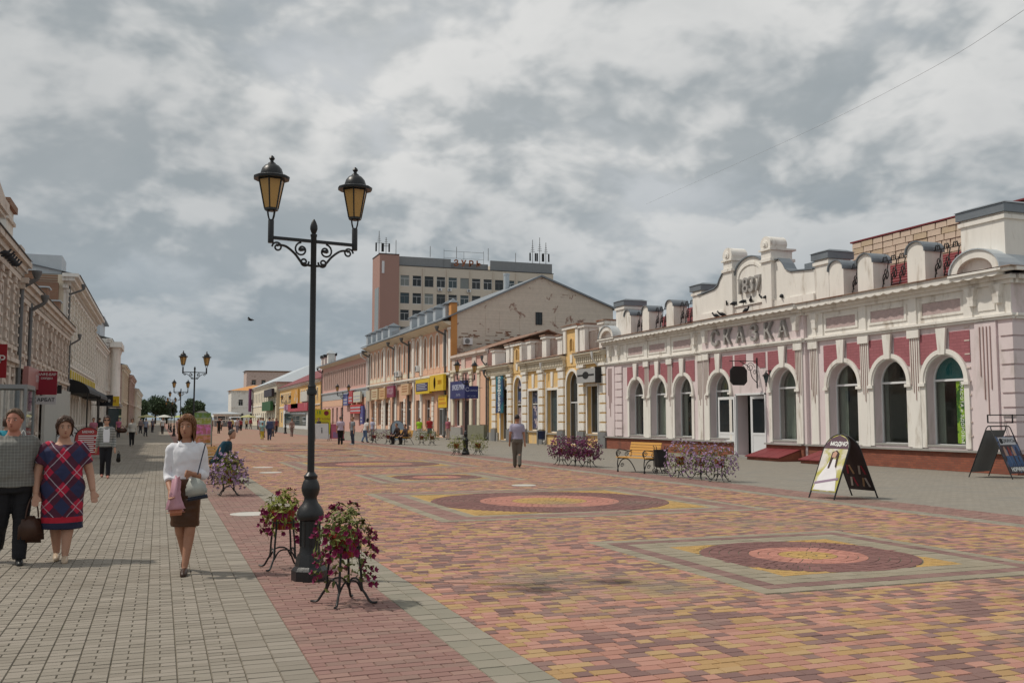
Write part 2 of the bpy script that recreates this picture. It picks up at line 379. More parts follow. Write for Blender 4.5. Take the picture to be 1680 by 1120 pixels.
class Paving:
    def __init__(s, name): s.name = name; s.rects = []; s.quads = []
    def rect(s, x0, x1, y0, y1, pal):
        cx, cy = (x0+x1)/2, (y0+y1)/2
        if not inview(cx, cy): return
        s.rects.append((cx, cy, x1-x0, y1-y0, pal, rnd.randrange(len(PAL[pal]))))
    @staticmethod
    def frustum(w, h, e=.0045, g=.002, d=.010):
        a, b = w/2-g, h/2-g
        return [(-a,-b,-d),(a,-b,-d),(a,b,-d),(-a,b,-d),(-a+e,-b+e,0),(a-e,-b+e,0),(a-e,b-e,0),(-a+e,b-e,0)]
    FS = [(4,5,6,7),(0,1,5,4),(1,2,6,5),(2,3,7,6),(3,0,4,7)]
    def finish(s, nobj=300):
        root = empty(s.name, (0, 0, 0)); root['kind'] = 'structure'
        s.rects.sort(key=lambda r: r[0]**2+r[1]**2)
        near = [r for r in s.rects if inview(r[0], r[1], 1.0)][:nobj]; ns = set(near)
        cache = {}
        for cx, cy, w, h, pal, i in near:
            k = (round(w, 3), round(h, 3), pal, i)
            if k not in cache:
                me = bpy.data.meshes.new('paver'); me.from_pydata(s.frustum(w, h), [], s.FS); me.materials.append(K['paver'])
                a = me.color_attributes.new('Col', 'FLOAT_COLOR', 'POINT'); c = PAL[pal][i]; a.data.foreach_set('color', [*c, 1]*8); cache[k] = me
            o = link('paver', cache[k], root, (cx, cy, rnd.uniform(-.002, .002)), (rnd.gauss(0, .006), rnd.gauss(0, .006), rnd.gauss(0, .006)))
        vs, fs, cs = [], [], []
        for r in s.rects:
            if r in ns: continue
            cx, cy, w, h, pal, i = r; n = len(vs); dz = rnd.uniform(-.002, .002); j = rnd.uniform(.9, 1.1); t = rnd.gauss(0, .005)
            for k, (x, y, z) in enumerate(s.frustum(w, h)): vs.append((cx+x, cy+y, z+dz + x*t))
            fs += [tuple(a+n for a in f) for f in s.FS]; c = PAL[pal][i]; cs += [c[0]*j, c[1]*j, c[2]*j, 1]*8
        for pts, pal in s.quads:
            n = len(vs); c = Vector((sum(p[0] for p in pts)/4, sum(p[1] for p in pts)/4)); dz = rnd.uniform(-.002, .002)
            def ins(p, e): d = c-Vector(p); return Vector(p)+d.normalized()*e
            for e, z in ((.004, -.011), (.010, 0)):
                for p in pts: q = ins(p, e); vs.append((q.x, q.y, z+dz))
            fs += [tuple(a+n for a in f) for f in s.FS]; j = rnd.uniform(.88, 1.12); q = rnd.choice(PAL[pal]); cs += [q[0]*j, q[1]*j, q[2]*j, 1]*8
        if vs:
            me = bpy.data.meshes.new('pavers'); me.from_pydata(vs, [], fs); me.materials.append(K['paver'])
            a = me.color_attributes.new('Col', 'FLOAT_COLOR', 'POINT'); a.data.foreach_set('color', cs)
            o = link('pavers', me, root); o['kind'] = 'stuff'
        return root
YF = 66.0
p = Paving('grey_sidewalk'); CW = .205
ncol = 33
for ci in range(ncol):
    x1 = .56-ci*CW; x0 = x1-CW; y = 3.0 + (ci % 2)*.09
    while y < YF:
        p.rect(x0, x1, y, y+.09, 'grey'); p.rect(x0, x0+CW/2, y+.09, y+.18, 'grey'); p.rect(x0+CW/2, x1, y+.09, y+.18, 'grey'); y += .18
for x0 in (.56, .77):
    y = 3.0
    while y < YF: p.rect(x0, x0+.21, y, y+.12, 'grey'); y += .12
p.finish()
p = Paving('red_strip')
for x00 in (.98, 12.6):
    for j in range(int((YF-3)/.2)):
        y = 3+j*.2
        for q in (0, .1):
            for i in range(-1, 5):
                xa = max(x00, x00+i*.204+(.102 if q else 0)); xb = min(x00+1.02, x00+(i+1)*.204+(.102 if q else 0))
                if xb-xa > .03: p.rect(xa, xb, y+q, y+q+.1, 'red')
p.finish()
p = Paving('grey_band')
for x00 in (2.0, 12.2):
    for j in range(int((YF-3)/.2)):
        for i in range(2): p.rect(x00+i*.19, x00+(i+1)*.19, 3.1+j*.2, 3.3+j*.2, 'band')
p.finish()
MEDAL = [(1.5, 3.1, 2.35), (9.75, 2.0, 1.27), (17.9, 3.1, 2.35), (26.2, 2.0, 1.27), (34.6, 3.1, 2.35), (43.0, 2.0, 1.27), (51.3, 3.1, 2.35), (59.7, 2.0, 1.27)]
MX = 7.33
p = Paving('plaza_paving')
RH = .112; j = 0; y = 3.0
while y < YF:
    x = 2.38; off = rnd.uniform(.05, .2); first = True
    while x < 12.2:
        wd = off if first else rnd.choice((.112, .14, .168, .168, .196)); first = False
        x1 = min(x+wd, 12.2); cy = y+RH/2; spans = [(x, x1)]
        for yc, hs, r in MEDAL:
            if abs(cy-yc) < hs:
                if x1 <= MX-hs or x >= MX+hs: continue
                spans = [(a, b) for a, b in ((x, min(x1, MX-hs)), (max(x, MX+hs), x1)) if b-a > .03]
        n1 = noise.noise((x*1.3, y*1.3, 0))*.25
        u = rnd.random()+n1
        for a, b in spans: p.rect(a, b, y, y+RH, 'pink' if u < .40 else 'yell' if u < .70 else 'brown')
        x = x1
    y += RH
p.finish()
K['ybed'] = mat('yellow paving bed', (.42, .27, .10), var=.2)
p = Paving('paving_medallions')
for yc, hs, r in MEDAL:
    q = .2; n = int(round(2*hs/q)); q = 2*hs/n
    bw = (hs-r)
    for i in range(n):
        for k in range(n):
            x0 = MX-hs+i*q; y0 = yc-hs+k*q; d = max(abs(x0+q/2-MX), abs(y0+q/2-yc))
            if d < r-.12 : continue
            t = (hs-d)/bw
            if hs < 2.5: pal = 'mband' if (t < .36 or t > .66) else 'brown'
            else: pal = 'mband' if (t < .30 or t > .72) else 'red'
            if d < r: pal = 'myell'
            p.rect(x0, x0+q, y0, y0+q, pal)
    ring = .106; nr = int(r/ring); ring = r/nr
    for a in range(nr):
        r0, r1 = a*ring, (a+1)*ring; m = max(5, int(2*math.pi*(r0+r1)/2/.12)); o = rnd.random()
        fr = (r1/r); pal = 'myell' if fr < .34 else 'mpink' if fr < .62 else 'mbrown'
        for k in range(m):
            t0, t1 = 2*math.pi*(k+o)/m, 2*math.pi*(k+1+o)/m
            if not inview(MX+r1*math.cos(t0), yc+r1*math.sin(t0)): continue
            pts = [(MX+max(r0, .01)*math.cos(t0), yc+max(r0, .01)*math.sin(t0)), (MX+r1*math.cos(t0), yc+r1*math.sin(t0)), (MX+r1*math.cos(t1), yc+r1*math.sin(t1)), (MX+max(r0, .01)*math.cos(t1), yc+max(r0, .01)*math.sin(t1))]
            p.quads.append((pts, pal))
    sheet('medallion_bed', MX-r-.04, MX+r+.04, yc-r-.04, yc+r+.04, -.0075, K['ybed'])
    struct(MB().lathe([(r+.01, -.009), (r+.01, -.006)], 48).build('medallion_joint_bed', K['bed'], None, loc=(MX, yc, 0)))
    # yellow corners between circle and square
    q = .1; n = int(r/q)
    for i in range(-n-1, n+1):
        for k in range(-n-1, n+1):
            x0 = MX+i*q; y0 = yc+k*q; cxx = x0+q/2-MX; cyy = y0+q/2-yc
            if math.hypot(cxx, cyy) > r+.05 and max(abs(cxx), abs(cyy)) < r-.10: p.rect(x0, x0+q, y0, y0+q, 'myell')
p.finish()
# light mortar patches and manhole covers in the paving
K['cover'] = mat('pale concrete patch', (.50, .48, .44), var=.15, bump=.3)
for x, y, rr, lab in ((1.5, 17.15, .34, 'large round pale concrete cover in red strip behind front lamp'), (3.3, 33.4, .34, 'farther small pale cover at left edge of plaza'),
                      (3.2, 30.1, .34, 'nearer small pale cover at left edge of plaza'), (8.42, 22.2, .30, 'pale cover in plaza beyond the large medallion')):
    o = MB().lathe([(rr, -.004), (rr, .006), (rr-.02, .010), (rr-.05, .010), (rr-.055, .006), (.02, .0065)], 20).build('manhole_cover', K['cover'], None, loc=(x, y, 0))
    tag(o, lab, 'manhole cover', 'round pale covers set in the paving')

# ---------------------------------------------------------------- building helpers
# local frame of a facade: x left to right as seen from the street, y into the building, z up
def right_building(name, label, yfar, X=23.4): return empty(name, (X, yfar, 0), R(-90), label, 'building')
def left_building(name, label, ynear, X=-6.0): return empty(name, (X, ynear, 0), R(90), label, 'building')
def window(parent, cx, w, z0, zs, y, ratio=1.0, glass='glass', fr='pvc', t=.06, mull=1, transom=None, sill=None, d=.05):
    mb = MB(); arch_band(mb, cx, w-2*t, z0+t, zs, t, y, y+d, ratio, 12)
    mb.box(cx-w/2, cx+w/2, y, y+d, z0, z0+t)
    if transom: mb.box(cx-w/2+t, cx+w/2-t, y+.004, y+d, transom-.035, transom+.035)
    zt = zs+(w/2-t)*ratio
    for k in range(mull):
        xm = cx-w/2+w*(k+1)/(mull+1); mb.box(xm-.025, xm+.025, y+.006, y+d, z0+t, (transom or zt)-.01)
    o = mb.build('window', K[fr], parent)
    pane = MB(); pts = arch_pts(cx, w-t, z0+.5*t, zs, ratio if ratio > 0 else 0, 12); n = len(pts)
    pane.poly(pts, y+d*.55, y+d*.55+.012).build('pane', K[glass], o)
    if sill: bx('sill', K[sill], o, cx-w/2-.08, cx+w/2+.08, y-.14, y-.002, z0-.07, z0-.002)
    return o
def stepped(parent, name, m, x0, x1, steps, ends=True):
    """horizontal moulding: steps = [(z0,z1,projection)]"""
    mb = MB()
    for z0, z1, pr in steps: mb.box(x0-(pr if ends else 0), x1+(pr if ends else 0), -pr, .05, z0, z1)
    return mb.build(name, K[m], parent)
def drainpipe(parent, x, ztop, zb=.15, y=-.12, r=.055, m='pipe', gooseneck=.35):
    pts = [(x, y-gooseneck, ztop), (x, y-gooseneck, ztop-.25), (x, y-.02, ztop-.65), (x, y, ztop-.8), (x, y, zb+.2), (x, y-.06, zb+.1), (x, y-.2, zb)]
    mb = MB().tube(spline(pts, 4), r, 8); mb.lathe([(r*1.1, -.25), (r*2.2, .0), (r*2.2, .12)], 10, (x, y-gooseneck, ztop))
    for z in (ztop-1.2, (ztop+zb)/2, zb+.6): mb.lathe([(r*1.25, 0), (r*1.25, .05)], 8, (x, y, z))
    return mb.build('drainpipe', K[m], parent, 40)
def sign(parent, name, x0, x1, z0, z1, y, col, txt=None, tcol=(.8, .8, .8), size=None, d=.1, lines=None, lab=None, top=None):
    o = bx(name, pm('sign %s' % (col,), col, .4), parent, x0, x1, y-d, y, z0, z1)
    if top: tag(o, *top)
    if lab: o['label'] = lab
    for i, (s, sz, zz) in enumerate(lines or ([(txt, size or (z1-z0)*.5, (z0+z1)/2)] if txt else [])):
        me = text_mesh(s, sz, .006, pm('ink %s' % (tcol,), tcol, .5)); xs = [v.co.x for v in me.vertices]
        if xs and max(xs)-min(xs) > (x1-x0)*.92: me.transform(Matrix.Diagonal(((x1-x0)*.92/(max(xs)-min(xs)), 1, 1, 1)))
        link('lettering', me, o, ((x0+x1)/2, y-d-.004, zz))
    return o
def pigeon(parent, loc, rz, s=1.0, lab=None, grp='pigeons on the white pediment'):
    me = bpy.data.meshes.get('pigeon_body')
    if not me:
        mb = MB()
        mb.tube([(0, -.15, .19), (0, -.12, .15), (0, -.07, .12), (0, 0, .11), (0, .08, .09), (0, .18, .06)], [.03, .035, .055, .07, .055, .018], 8)
        mb.tube([(0, -.15, .21), (0, -.17, .215), (0, -.21, .20)], [.036, .03, .006], 8)
        mb.tube([(.02, 0, .06), (.02, -.01, 0)], .008, 5); mb.tube([(-.02, 0, .06), (-.02, -.01, 0)], .008, 5)
        me = mb.mesh('pigeon_body', K['dark2'], 60)
    o = link('pigeon', me, None, loc, (0, 0, rz), s); tag(o, lab, 'bird', grp); return o
K['dark2'] = mat('slate feathers', (.03, .032, .038), var=.4, bump=0)
def ac_unit(parent, x, z, y=-.0):
    o = bx('air_conditioner', K['pvc'], parent, x-.4, x+.4, y-.42, y-.1, z, z+.55)
    mb = MB().lathe([(.23, 0), (.23, .02), (.2, .02), (.2, .005)], 16); 
    for k in range(4): a = k*math.pi/4; mb.box(-.2, .2, -.012, .012, .015, .022) if k == 0 else mb.tube([(math.cos(a)*.2, math.sin(a)*.2, .02), (-math.cos(a)*.2, -math.sin(a)*.2, .02)], .008, 4)
    mb.build('fan_grille', K['greym'], o, loc=(x-.08, y-.422, z+.27), rot=(R(90), 0, 0))
    MB().box(x-.35, x-.3, y-.4, y, z-.06, z-.01).box(x+.3, x+.35, y-.4, y, z-.06, z-.01).build('bracket', K['greym'], o)
    return o
def round_top_pedestal(parent, cx, w, z0, zt, y0, dep, cap='zinc', m='white'):
    """parapet post with a barrel top running back from the street, under a sheet-metal cap"""
    r = w/2; zs = zt-r*.75
    pts = arch_pts(cx, w, z0, zs, .75, 12)
    o = MB().poly(pts, y0, y0+dep).build('parapet_post', K[m], parent)
    mb = MB(); arch_band(mb, cx, w+.02, zs-.06, zs, .035, y0-.07, y0+dep+.05, .75*w/(w+.02), 12); mb.build('metal_cap', K[cap], o)
    return o
def scroll_rail(parent, x0, x1, z0, z1, y, m='iron', pickets=None):
    mb = MB(); r = .02
    mb.box(x0, x1, y-.012, y+.012, z1-.03, z1); mb.box(x0, x1, y-.012, y+.012, z0, z0+.03)
    W = x1-x0; H = z1-z0
    if pickets:
        n = int(W/pickets)
        for k in range(n+1): x = x0+W*k/n; mb.box(x-.014, x+.014, y-.014, y+.014, z0, z1)
    else:
        n = max(1, round(W/.40)); c = W/n
        for k in range(n):
            cx = x0+c*(k+.5)
            for sgn in (-1, 1):
                pts = []
                for i in range(22):
                    t = i/21; a = -1.2+t*5.2; rr = (1-t*.72)*c*.42
                    pts.append((cx+sgn*(c*.04+rr*math.cos(a)*.8), y, z0+H*.5+sgn*H*.08+rr*math.sin(a)*1.3))
                mb.tube(pts, r, 5)
            mb.tube(spline([(cx-c*.45, y, z0), (cx-c*.2, y, z0+H*.35), (cx+c*.15, y, z0+H*.6), (cx+c*.42, y, z1)], 4), r, 5)
            for dx in (-.1, 0, .1):
                mb.tube([(cx+dx*c*2, y, z1), (cx+dx*c*1.6, y, z1+.18+(.08 if dx == 0 else 0))], [.012, .004], 5)
            mb.tube(spline([(cx-.3*c, y, z1), (cx-.18*c, y, z1+.14), (cx, y, z1+.1), (cx+.18*c, y, z1+.14), (cx+.3*c, y, z1)], 4), r*.8, 5)
    return mb.build('railing', K[m], parent)

# ---------------------------------------------------------------- white and pink arcade building, dated 1837
Y0 = 48.6; L = 27.3
K['letter'] = mat('shade grey letters', (.36, .345, .33), var=.12, bump=.1)  # grey tone stands in for shading on the pale raised letters
A = right_building('pink_arched_building', 'single storey white and pink building with arched windows and dated pediment', Y0)
WX = [3.57, 5.92, 8.36, 19.8, 22.2, 24.64]; EX = [11.75, 16.45]
OW, ZS0, ZSP = 1.60, .76, 2.84
holes = [arch_pts(c, OW, ZS0, ZSP) for c in WX]
def seg(x0, x1, y0, hs): return wall('wall', K['pink'], A, rect(x0, x1, 0, 6.0), hs, y0, y0+.42)
seg(0, 10.4, 0, holes[:3]); seg(17.8, L, 0, holes[3:])
DO = rect(13.05, 15.15, .012, 2.62)
wall('wall', K['pink'], A, rect(10.4, 17.8, 0, 6.0), [arch_pts(c, OW, ZS0, ZSP) for c in EX] + [DO], -.14, .42)
# side wall towards the camera, rear and inside
bx('side_wall', K['pink'], A, L-.42, L-.001, .42, 16, 0, 6.0); bx('side_wall', K['pink'], A, .001, .42, .42, 16, 0, 6.0)
bx('rear_wall', K['white2'], A, .42, L-.42, 15.6, 16, 0, 6.0)
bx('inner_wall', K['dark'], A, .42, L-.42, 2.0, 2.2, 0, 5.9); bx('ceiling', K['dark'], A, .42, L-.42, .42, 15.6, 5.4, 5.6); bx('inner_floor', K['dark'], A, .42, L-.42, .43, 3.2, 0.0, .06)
# plinth
for a, b in ((-.06, 10.3), (17.7, L+.06)):
    bx('plinth', K['plinth'], A, a, b, -.10, -.003, 0, .60)
    bx('plinth_slab', K['slab'], A, a-.03, b+.03, -.20, -.002, .60, .66)
for a, b in ((10.3, 12.9), (15.3, 17.7)):
    bx('plinth', K['plinth'], A, a, b, -.24, -.143, 0, .60); bx('plinth_slab', K['slab'], A, a-.03, b, -.34, -.142, .60, .66)
bx('plinth', K['plinth'], A, L+.002, L+.10, -.06, 16, 0, .60)
for c, y in [(c, 0) for c in WX] + [(c, -.14) for c in EX]:
    wn = window(A, c, OW+.02, ZS0, ZSP, y+.30, 1.0, 'see', 'pvc', .055, 0, 2.86, None)
    bx('sill', K['slab'], wn, c-OW/2+.003, c+OW/2-.003, y-.04, y+.29, ZS0-.02, ZS0+.035)
    # surround
    mb = MB(); arch_band(mb, c, OW, .70, ZSP, .20, y-.05, y+.012, 1.0, 18); arch_band(mb, c, OW+.12, ZSP-.12, ZSP, .14, y-.09, y-.045, 1.0, 18)
    for s in (-1, 1): mb.box(c+s*(OW/2+.11)-.14, c+s*(OW/2+.11)+.14, y-.12, y-.051, ZSP-.16, ZSP-.06)
    mb.build('arch_surround', K['white'], A)
    MB().poly([(c-.13, ZSP+OW/2+.02), (c+.13, ZSP+OW/2+.02), (c+.21, 4.50), (c-.21, 4.50)], y-.13, y-.052).build('keystone', K['white'], A)
    for s in (-1, 1):                                           # rose block panels in the spandrels
        Rr = OW/2+.205; xs = [c+s*(.24+.82*k/8) for k in range(9)]
        low = [(x, max(3.38, ZSP+math.sqrt(max(0, Rr*Rr-(x-c)**2)))) for x in xs]
        MB().poly(low+[(xs[-1], 4.36), (xs[0], 4.36)], y-.02, y+.01).build('spandrel_panel', K['rose'], A)
    # inside: curtains drawn to the sides
    for s in (-1, 1):
        n = 14; cw = rnd.choice((.012, .025, .036, .05)); pts = [(c+s*(OW/2+.1-cw*k), .55+.05*math.sin(k*1.9)+(.02*rnd.random())) for k in range(n)]
        vs = [(x, yy, z) for x, yy in pts for z in (.5, 4.0)]
        MB().add(vs, [(2*i, 2*i+1, 2*i+3, 2*i+2) for i in range(n-1)]).build('curtain', K['curtain'], wn)
# things on the sills inside
for c, kind in ((19.8, 0), (22.2, 1), (24.64, 0), (3.57, 1), (8.36, 0), (16.45, 1)):
    mb = MB(); mb.lathe([(.09, .80), (.13, 1.0), (.14, 1.02), (.11, 1.02)], 12, (c+.25, .62, 0)); ip = mb.build('indoor_pot', K['pot'] if kind else K['pvc'], A, 40)
    rr_ = random.Random(int(c*10)); vs_, fs_ = [], []
    for k in range(40):
        a_ = rr_.uniform(0, 6.3); l_ = rr_.uniform(.2, .5); b0 = Vector((c+.25, .62, 1.02)); t_ = b0+Vector((math.cos(a_)*l_*.6, math.sin(a_)*l_*.3, l_)); n_ = len(vs_); vs_ += [tuple(b0), tuple((b0+t_)/2+Vector((.04, 0, .02))), tuple(t_), tuple((b0+t_)/2-Vector((.04, 0, -.02)))]; fs_.append((n_, n_+1, n_+2, n_+3))
    me_ = bpy.data.meshes.new('indoor_leaves'); me_.from_pydata(vs_, [], fs_); me_.materials.append(K['leaf']); link('indoor_leaves', me_, ip)
# extra spandrel panels over the door
for c in (13.4, 14.8): MB().poly(rect(c-.42, c+.42, 3.72, 4.36), -.16, -.13).build('spandrel_panel', K['rose'], A)
MB().poly([(13.02, 2.7)] + [(14.1-1.1*math.cos(math.pi*k/14), 2.9+1.1*math.sin(math.pi*k/14)) for k in range(15)] + [(15.18, 2.7)], -.17, -.141).build('door_lunette', K['pink'], A)
# green poster and script in the window nearest the corner
po = bx('window_poster', mat('green leaf print', (.42, .62, .06), var=.5, scale=5, col2=(.05, .16, .03), m2=(.48, .56), s2=3.0, bump=0), A, 24.72, 25.30, .36, .37, .85, 2.82)
me = text_mesh('КРАСОТА и ЗДОРОВЬЕ', .16, .003, pm('white ink', (.8, .82, .8)), spacing=1.12)
link('lettering', me, po, (25.0, .285, 1.82), (0, R(90), 0))
MB().poly(arch_pts(24.64, OW-.1, 2.9, 2.9, 1, 12)[2:], .37, .38).build('window_film', pm('teal film', (.02, .16, .17)), A)
# pilaster strips with hanging drops
K['groove'] = mat('painted groove shade', (.40, .27, .25), var=.1, bump=0)  # dark tone on raised rods stands in for shade inside grooves
def drops(cx, y, zt, k=4, wd=.42, ln=(1.5, 1.75, 2.0, 1.7)):
    o = bx('pilaster', K['white'], A, cx-wd/2, cx+wd/2, y-.06, y-.002, .67, 4.54)
    bx('capital', K['white'], o, cx-wd/2-.06, cx+wd/2+.06, y-.12, y-.061, 4.28, 4.54)
    m2 = MB()
    for i in range(k):
        x = cx+(i-(k-1)/2)*wd/(k+.3); z1 = zt-ln[i % len(ln)]
        m2.tube([(x, y-.072, zt), (x, y-.072, z1), (x, y-.072, z1-.02)], [.013, .013, .02], 6)
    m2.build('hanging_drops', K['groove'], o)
for x in (2.45, 4.75, 7.14, 9.5, 18.65, 21.0, 23.42, 25.75): bx('frieze_pilaster', K['white'], A, x-.17, x+.17, -.10, -.041, 4.724, 5.60)
for cx, y in ((4.75, 0), (7.14, 0), (9.95, 0), (18.2, 0), (21.0, 0), (23.42, 0)): drops(cx, y, 4.26)
drops(10.72, -.14, 4.26, 4, .40); drops(17.45, -.14, 4.26, 4, .40)
for x0, x1 in ((.03, 1.05), (25.95, 26.75)):
    bx('corner_pilaster', K['pink'], A, x0, x1, -.07, -.002, .67, 4.54)
    m2 = MB()
    for i in range(4):
        x = (x0+x1)/2+(i-1.5)*.13; m2.tube([(x, -.085, 4.4), (x, -.085, (2.9, 2.2, 1.75, 2.5)[i])], .017, 6)
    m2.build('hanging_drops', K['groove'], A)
z = .72
while z < 4.4:                                                   # quoin blocks
    for x0, x1 in ((1.15, 1.95), (26.85, L+.055)): bx('quoin_block', K['pink'], A, x0, x1, -.075, -.002, z, z+.36)
    bx('quoin_block', K['pink'], A, L+.002, L+.06, -.07, .5, z, z+.36)
    for x0 in (25.5, ): bx('quoin_block', K['palep'], A, x0, x0+.2, -.03, -.002, z+.36, z+.40)
    z += .42
# string course, frieze, cornice
for a, b, y in ((0, 10.38, 0), (17.82, L, 0), (10.4, 17.8, -.14)):
    mb = MB(); e0 = .10 if a == 0 else 0; e1 = .10 if b == L else 0
    mb.box(a-e0, b+e1, y-.10, y-.003, 4.56, 4.64); mb.box(a-e0*1.5, b+e1*1.5, y-.16, y-.003, 4.643, 4.72); mb.build('string_course', K['white'], A)
    mb = MB(); mb.box(a, b, y-.04, y-.003, 4.723, 5.60); mb.build('frieze', K['white'] if y == 0 else K['pink'], A)
    mb = MB(); mb.box(a-e0, b+e1, y-.14, y-.003, 5.603, 5.72); mb.box(a-e0*2, b+e1*2, y-.26, y-.003, 5.723, 5.84)
    mb.box(a-e0*4, b+e1*4, y-.50, y+.3, 5.92, 6.02)
    n = int((b-a)/.42); c = (b-a)/n                               # scalloped sheet edge
    mb.build('cornice', K['white'], A)
    mb = MB()
    for k in range(n):
        x0 = a+c*k; mb.poly([(x0, 5.925), (x0+c, 5.925), (x0+c, 5.86)] + [(x0+c-c*q/6, 5.86-.055*math.sin(math.pi*q/6)) for q in range(1, 6)] + [(x0, 5.86)], y-.50, y-.46)
    mb.box(a, b, y-.46, y-.2, 5.843, 5.918); mb.build('scalloped_edge', K['white'], A)
    bx('roof_edge', K['rustroof'], A, a-e0*5, b+e1*5, y-.56, y+.35, 6.022, 6.05)
mb = MB(); mb.box(L+.002, L+.14, .05, 16, 5.603, 5.72); mb.box(L+.002, L+.26, .05, 16, 5.723, 5.84); mb.box(L+.002, L+.5, -.3, 16, 5.92, 6.02); mb.box(L+.002, L+.10, .05, 16, 4.56, 4.64); mb.box(L+.002, L+.16, .05, 16, 4.643, 4.72)
mb.build('side_cornice', K['white'], A)
for c in WX:
    bx('frieze_panel', K['rough'], A, c-.80, c+.80, -.055, -.041, 4.98, 5.36)
    mb = MB(); mb.box(c-.92, c+.92, -.075, -.041, 5.37, 5.45); mb.box(c-.92, c+.92, -.075, -.041, 4.89, 4.97); mb.box(c-.92, c-.81, -.075, -.041, 4.97, 5.37); mb.box(c+.81, c+.92, -.075, -.041, 4.97, 5.37); mb.build('panel_frame', K['white'], A)
for x in (.55, 1.55, 9.6, 10.75, 17.4, 18.4, 25.95, 26.9):
    y = -.14 if 10.4 < x < 17.8 else 0
    MB().frus(x, y-.12, 5.22, 5.60, .10, .08, .20, .12).box(x-.11, x+.11, y-.20, y-.04, 5.05, 5.22).build('corbel', K['white'], A)
bx('frieze_panel', K['white'], A, 26.1, 26.75, -.075, -.041, 4.88, 5.18)
# raised lettering over the door

for i, ch in enumerate('СКАЗКА'):
    o = text('letter', ch, .92, .06, K['letter'], A, (11.62+i*1.0, -.26, 5.14), bold=.012)
# rounded gable at each end of the cornice
for x in (.95, 26.45):
    mb = MB(); arch_band(mb, x, 1.35, 6.03, 6.03, .26, -.50, -.1, .62, 14); mb.box(x-1.0, x+1.0, -.56, -.1, 5.95, 6.045); mb.build('lunette', K['white'], A)
    MB().poly(arch_pts(x, 1.34, 6.047, 6.047, .62, 12)[2:], -.30, .6).build('lunette_back', K['white'], A)
    mb = MB(); arch_band(mb, x, 1.88, 6.04, 6.04, .04, -.55, 1.6, .69, 14); mb.build('lunette_cap', K['zincl'], A)
# parapet posts, railings
PY = -.05
def big_post(x0, x1, zt, dep=1.5, cap=True):
    o = bx('parapet_post', K['white'], A, x0, x1, PY, PY+dep, 6.05, zt)
    bx('moulding', K['white'], o, x0-.06, x1+.06, PY-.06, PY+dep+.06, zt-.20, zt-.08)
    if cap:
        bx('metal_cap', K['zinc'], o, x0-.1, x1+.1, PY-.1, PY+dep+.1, zt, zt+.26); MB().frus((x0+x1)/2, PY+dep/2, zt+.262, zt+.36, (x1-x0)/2+.14, dep/2+.14, (x1-x0)/2-.05, dep/2-.1).build('metal_lid', K['zinc'], o)
    return o
big_post(1.32, 2.35, 7.72, 1.2)
big_post(9.4, 10.2, 7.55, 1.0); big_post(18.4, 19.2, 7.62, 1.0)
big_post(25.55, 27.2, 7.75, 1.5)
for cx in (2.72, 4.74, 7.25): round_top_pedestal(A, cx, .72, 6.05, 7.42, PY, .75)
for cx in (19.62, 21.18, 23.62): round_top_pedestal(A, cx, .80, 6.05, 7.45, PY, .75)
for x0, x1 in ((3.09, 4.37), (5.11, 6.88), (7.62, 9.39)): scroll_rail(A, x0, x1, 6.10, 7.12, PY+.35)
for x0, x1 in ((20.03, 20.77), (21.59, 23.21), (24.03, 25.54)): scroll_rail(A, x0, x1, 6.10, 7.12, PY+.35)
# pediment
c = 14.12
pts = [(10.2, 6.05), (18.4, 6.05), (18.4, 7.30), (16.9, 7.42), (16.62, 7.55), (16.45, 7.8), (16.2, 8.05), (15.6, 8.05)]
arc = [(c+1.1*math.cos(math.pi*k/14), 7.75+.72*math.sin(math.pi*k/14)) for k in range(15)]
ptl = [(2*c-x, z) for x, z in reversed(pts[2:])]
ptl[-1] = (10.2, 7.30)
MB().poly(pts[:-1]+arc+ptl[1:], -.06, .40).build('pediment', K['white'], A)
bx('pediment_base', K['white'], A, 10.2, 18.4, -.14, -.061, 6.05, 6.40); 
mb = MB(); arch_band(mb, c, 2.2, 7.75, 7.75, .05, -.14, .46, .655, 16); mb.build('metal_edge', K['zinc'], A)
mb = MB(); arch_band(mb, c, 1.66, 7.62, 7.62, .12, -.10, -.061, .62, 16); mb.build('arch_moulding', K['white'], A)
for s in (-1, 1):
    x = c+s*1.42
    o = bx('pediment_post', K['white'], A, x-.33, x+.33, -.24, .5, 6.05, 8.02)
    bx('moulding', K['white'], o, x-.40, x+.40, -.31, .9, 8.02, 8.14); bx('block', K['white'], o, x-.33, x+.33, -.24, .8, 8.142, 8.48); bx('moulding', K['white'], o, x-.41, x+.41, -.32, .95, 8.482, 8.56)
    pts2 = [(x-.30, 8.562)] + [(x-.36*math.cos(math.pi*k/14), 8.72+.36*math.sin(math.pi*k/14)) for k in range(15)] + [(x+.30, 8.562)]
    MB().poly(pts2, -.26, .55).build('scroll_top', K['white'], o)
    MB().lathe([(.17, 0), (.17, .04), (.09, .05), (.08, .09)], 14).build('rosette', K['white'], o, 40, (x, -.262, 8.74), (R(90), 0, 0))
    # coping on the swept shoulders
    cp = [(x, 0, z) for x, z in ((c+s*1.8, 8.05), (c+s*2.08, 8.05), (c+s*2.33, 7.82), (c+s*2.5, 7.57), (c+s*2.8, 7.44), (c+s*4.2, 7.32))]
    mb = MB()
    for (xa, _, za), (xb, _, zb) in zip(cp, cp[1:]):
        mb.add([(xa, -.12, za), (xb, -.12, zb), (xb, .46, zb), (xa, .46, za), (xa, -.12, za+.05), (xb, -.12, zb+.05), (xb, .46, zb+.05), (xa, .46, za+.05)], [(0,1,2,3),(4,7,6,5),(0,4,5,1),(1,5,6,2),(2,6,7,3),(3,7,4,0)])
    mb.build('metal_edge', K['zinc'], A)
for i, ch in enumerate('1837'): text('numeral', ch, .92, .06, K['letter'], A, (13.46+i*.45, -.14, 7.24), bold=.008)
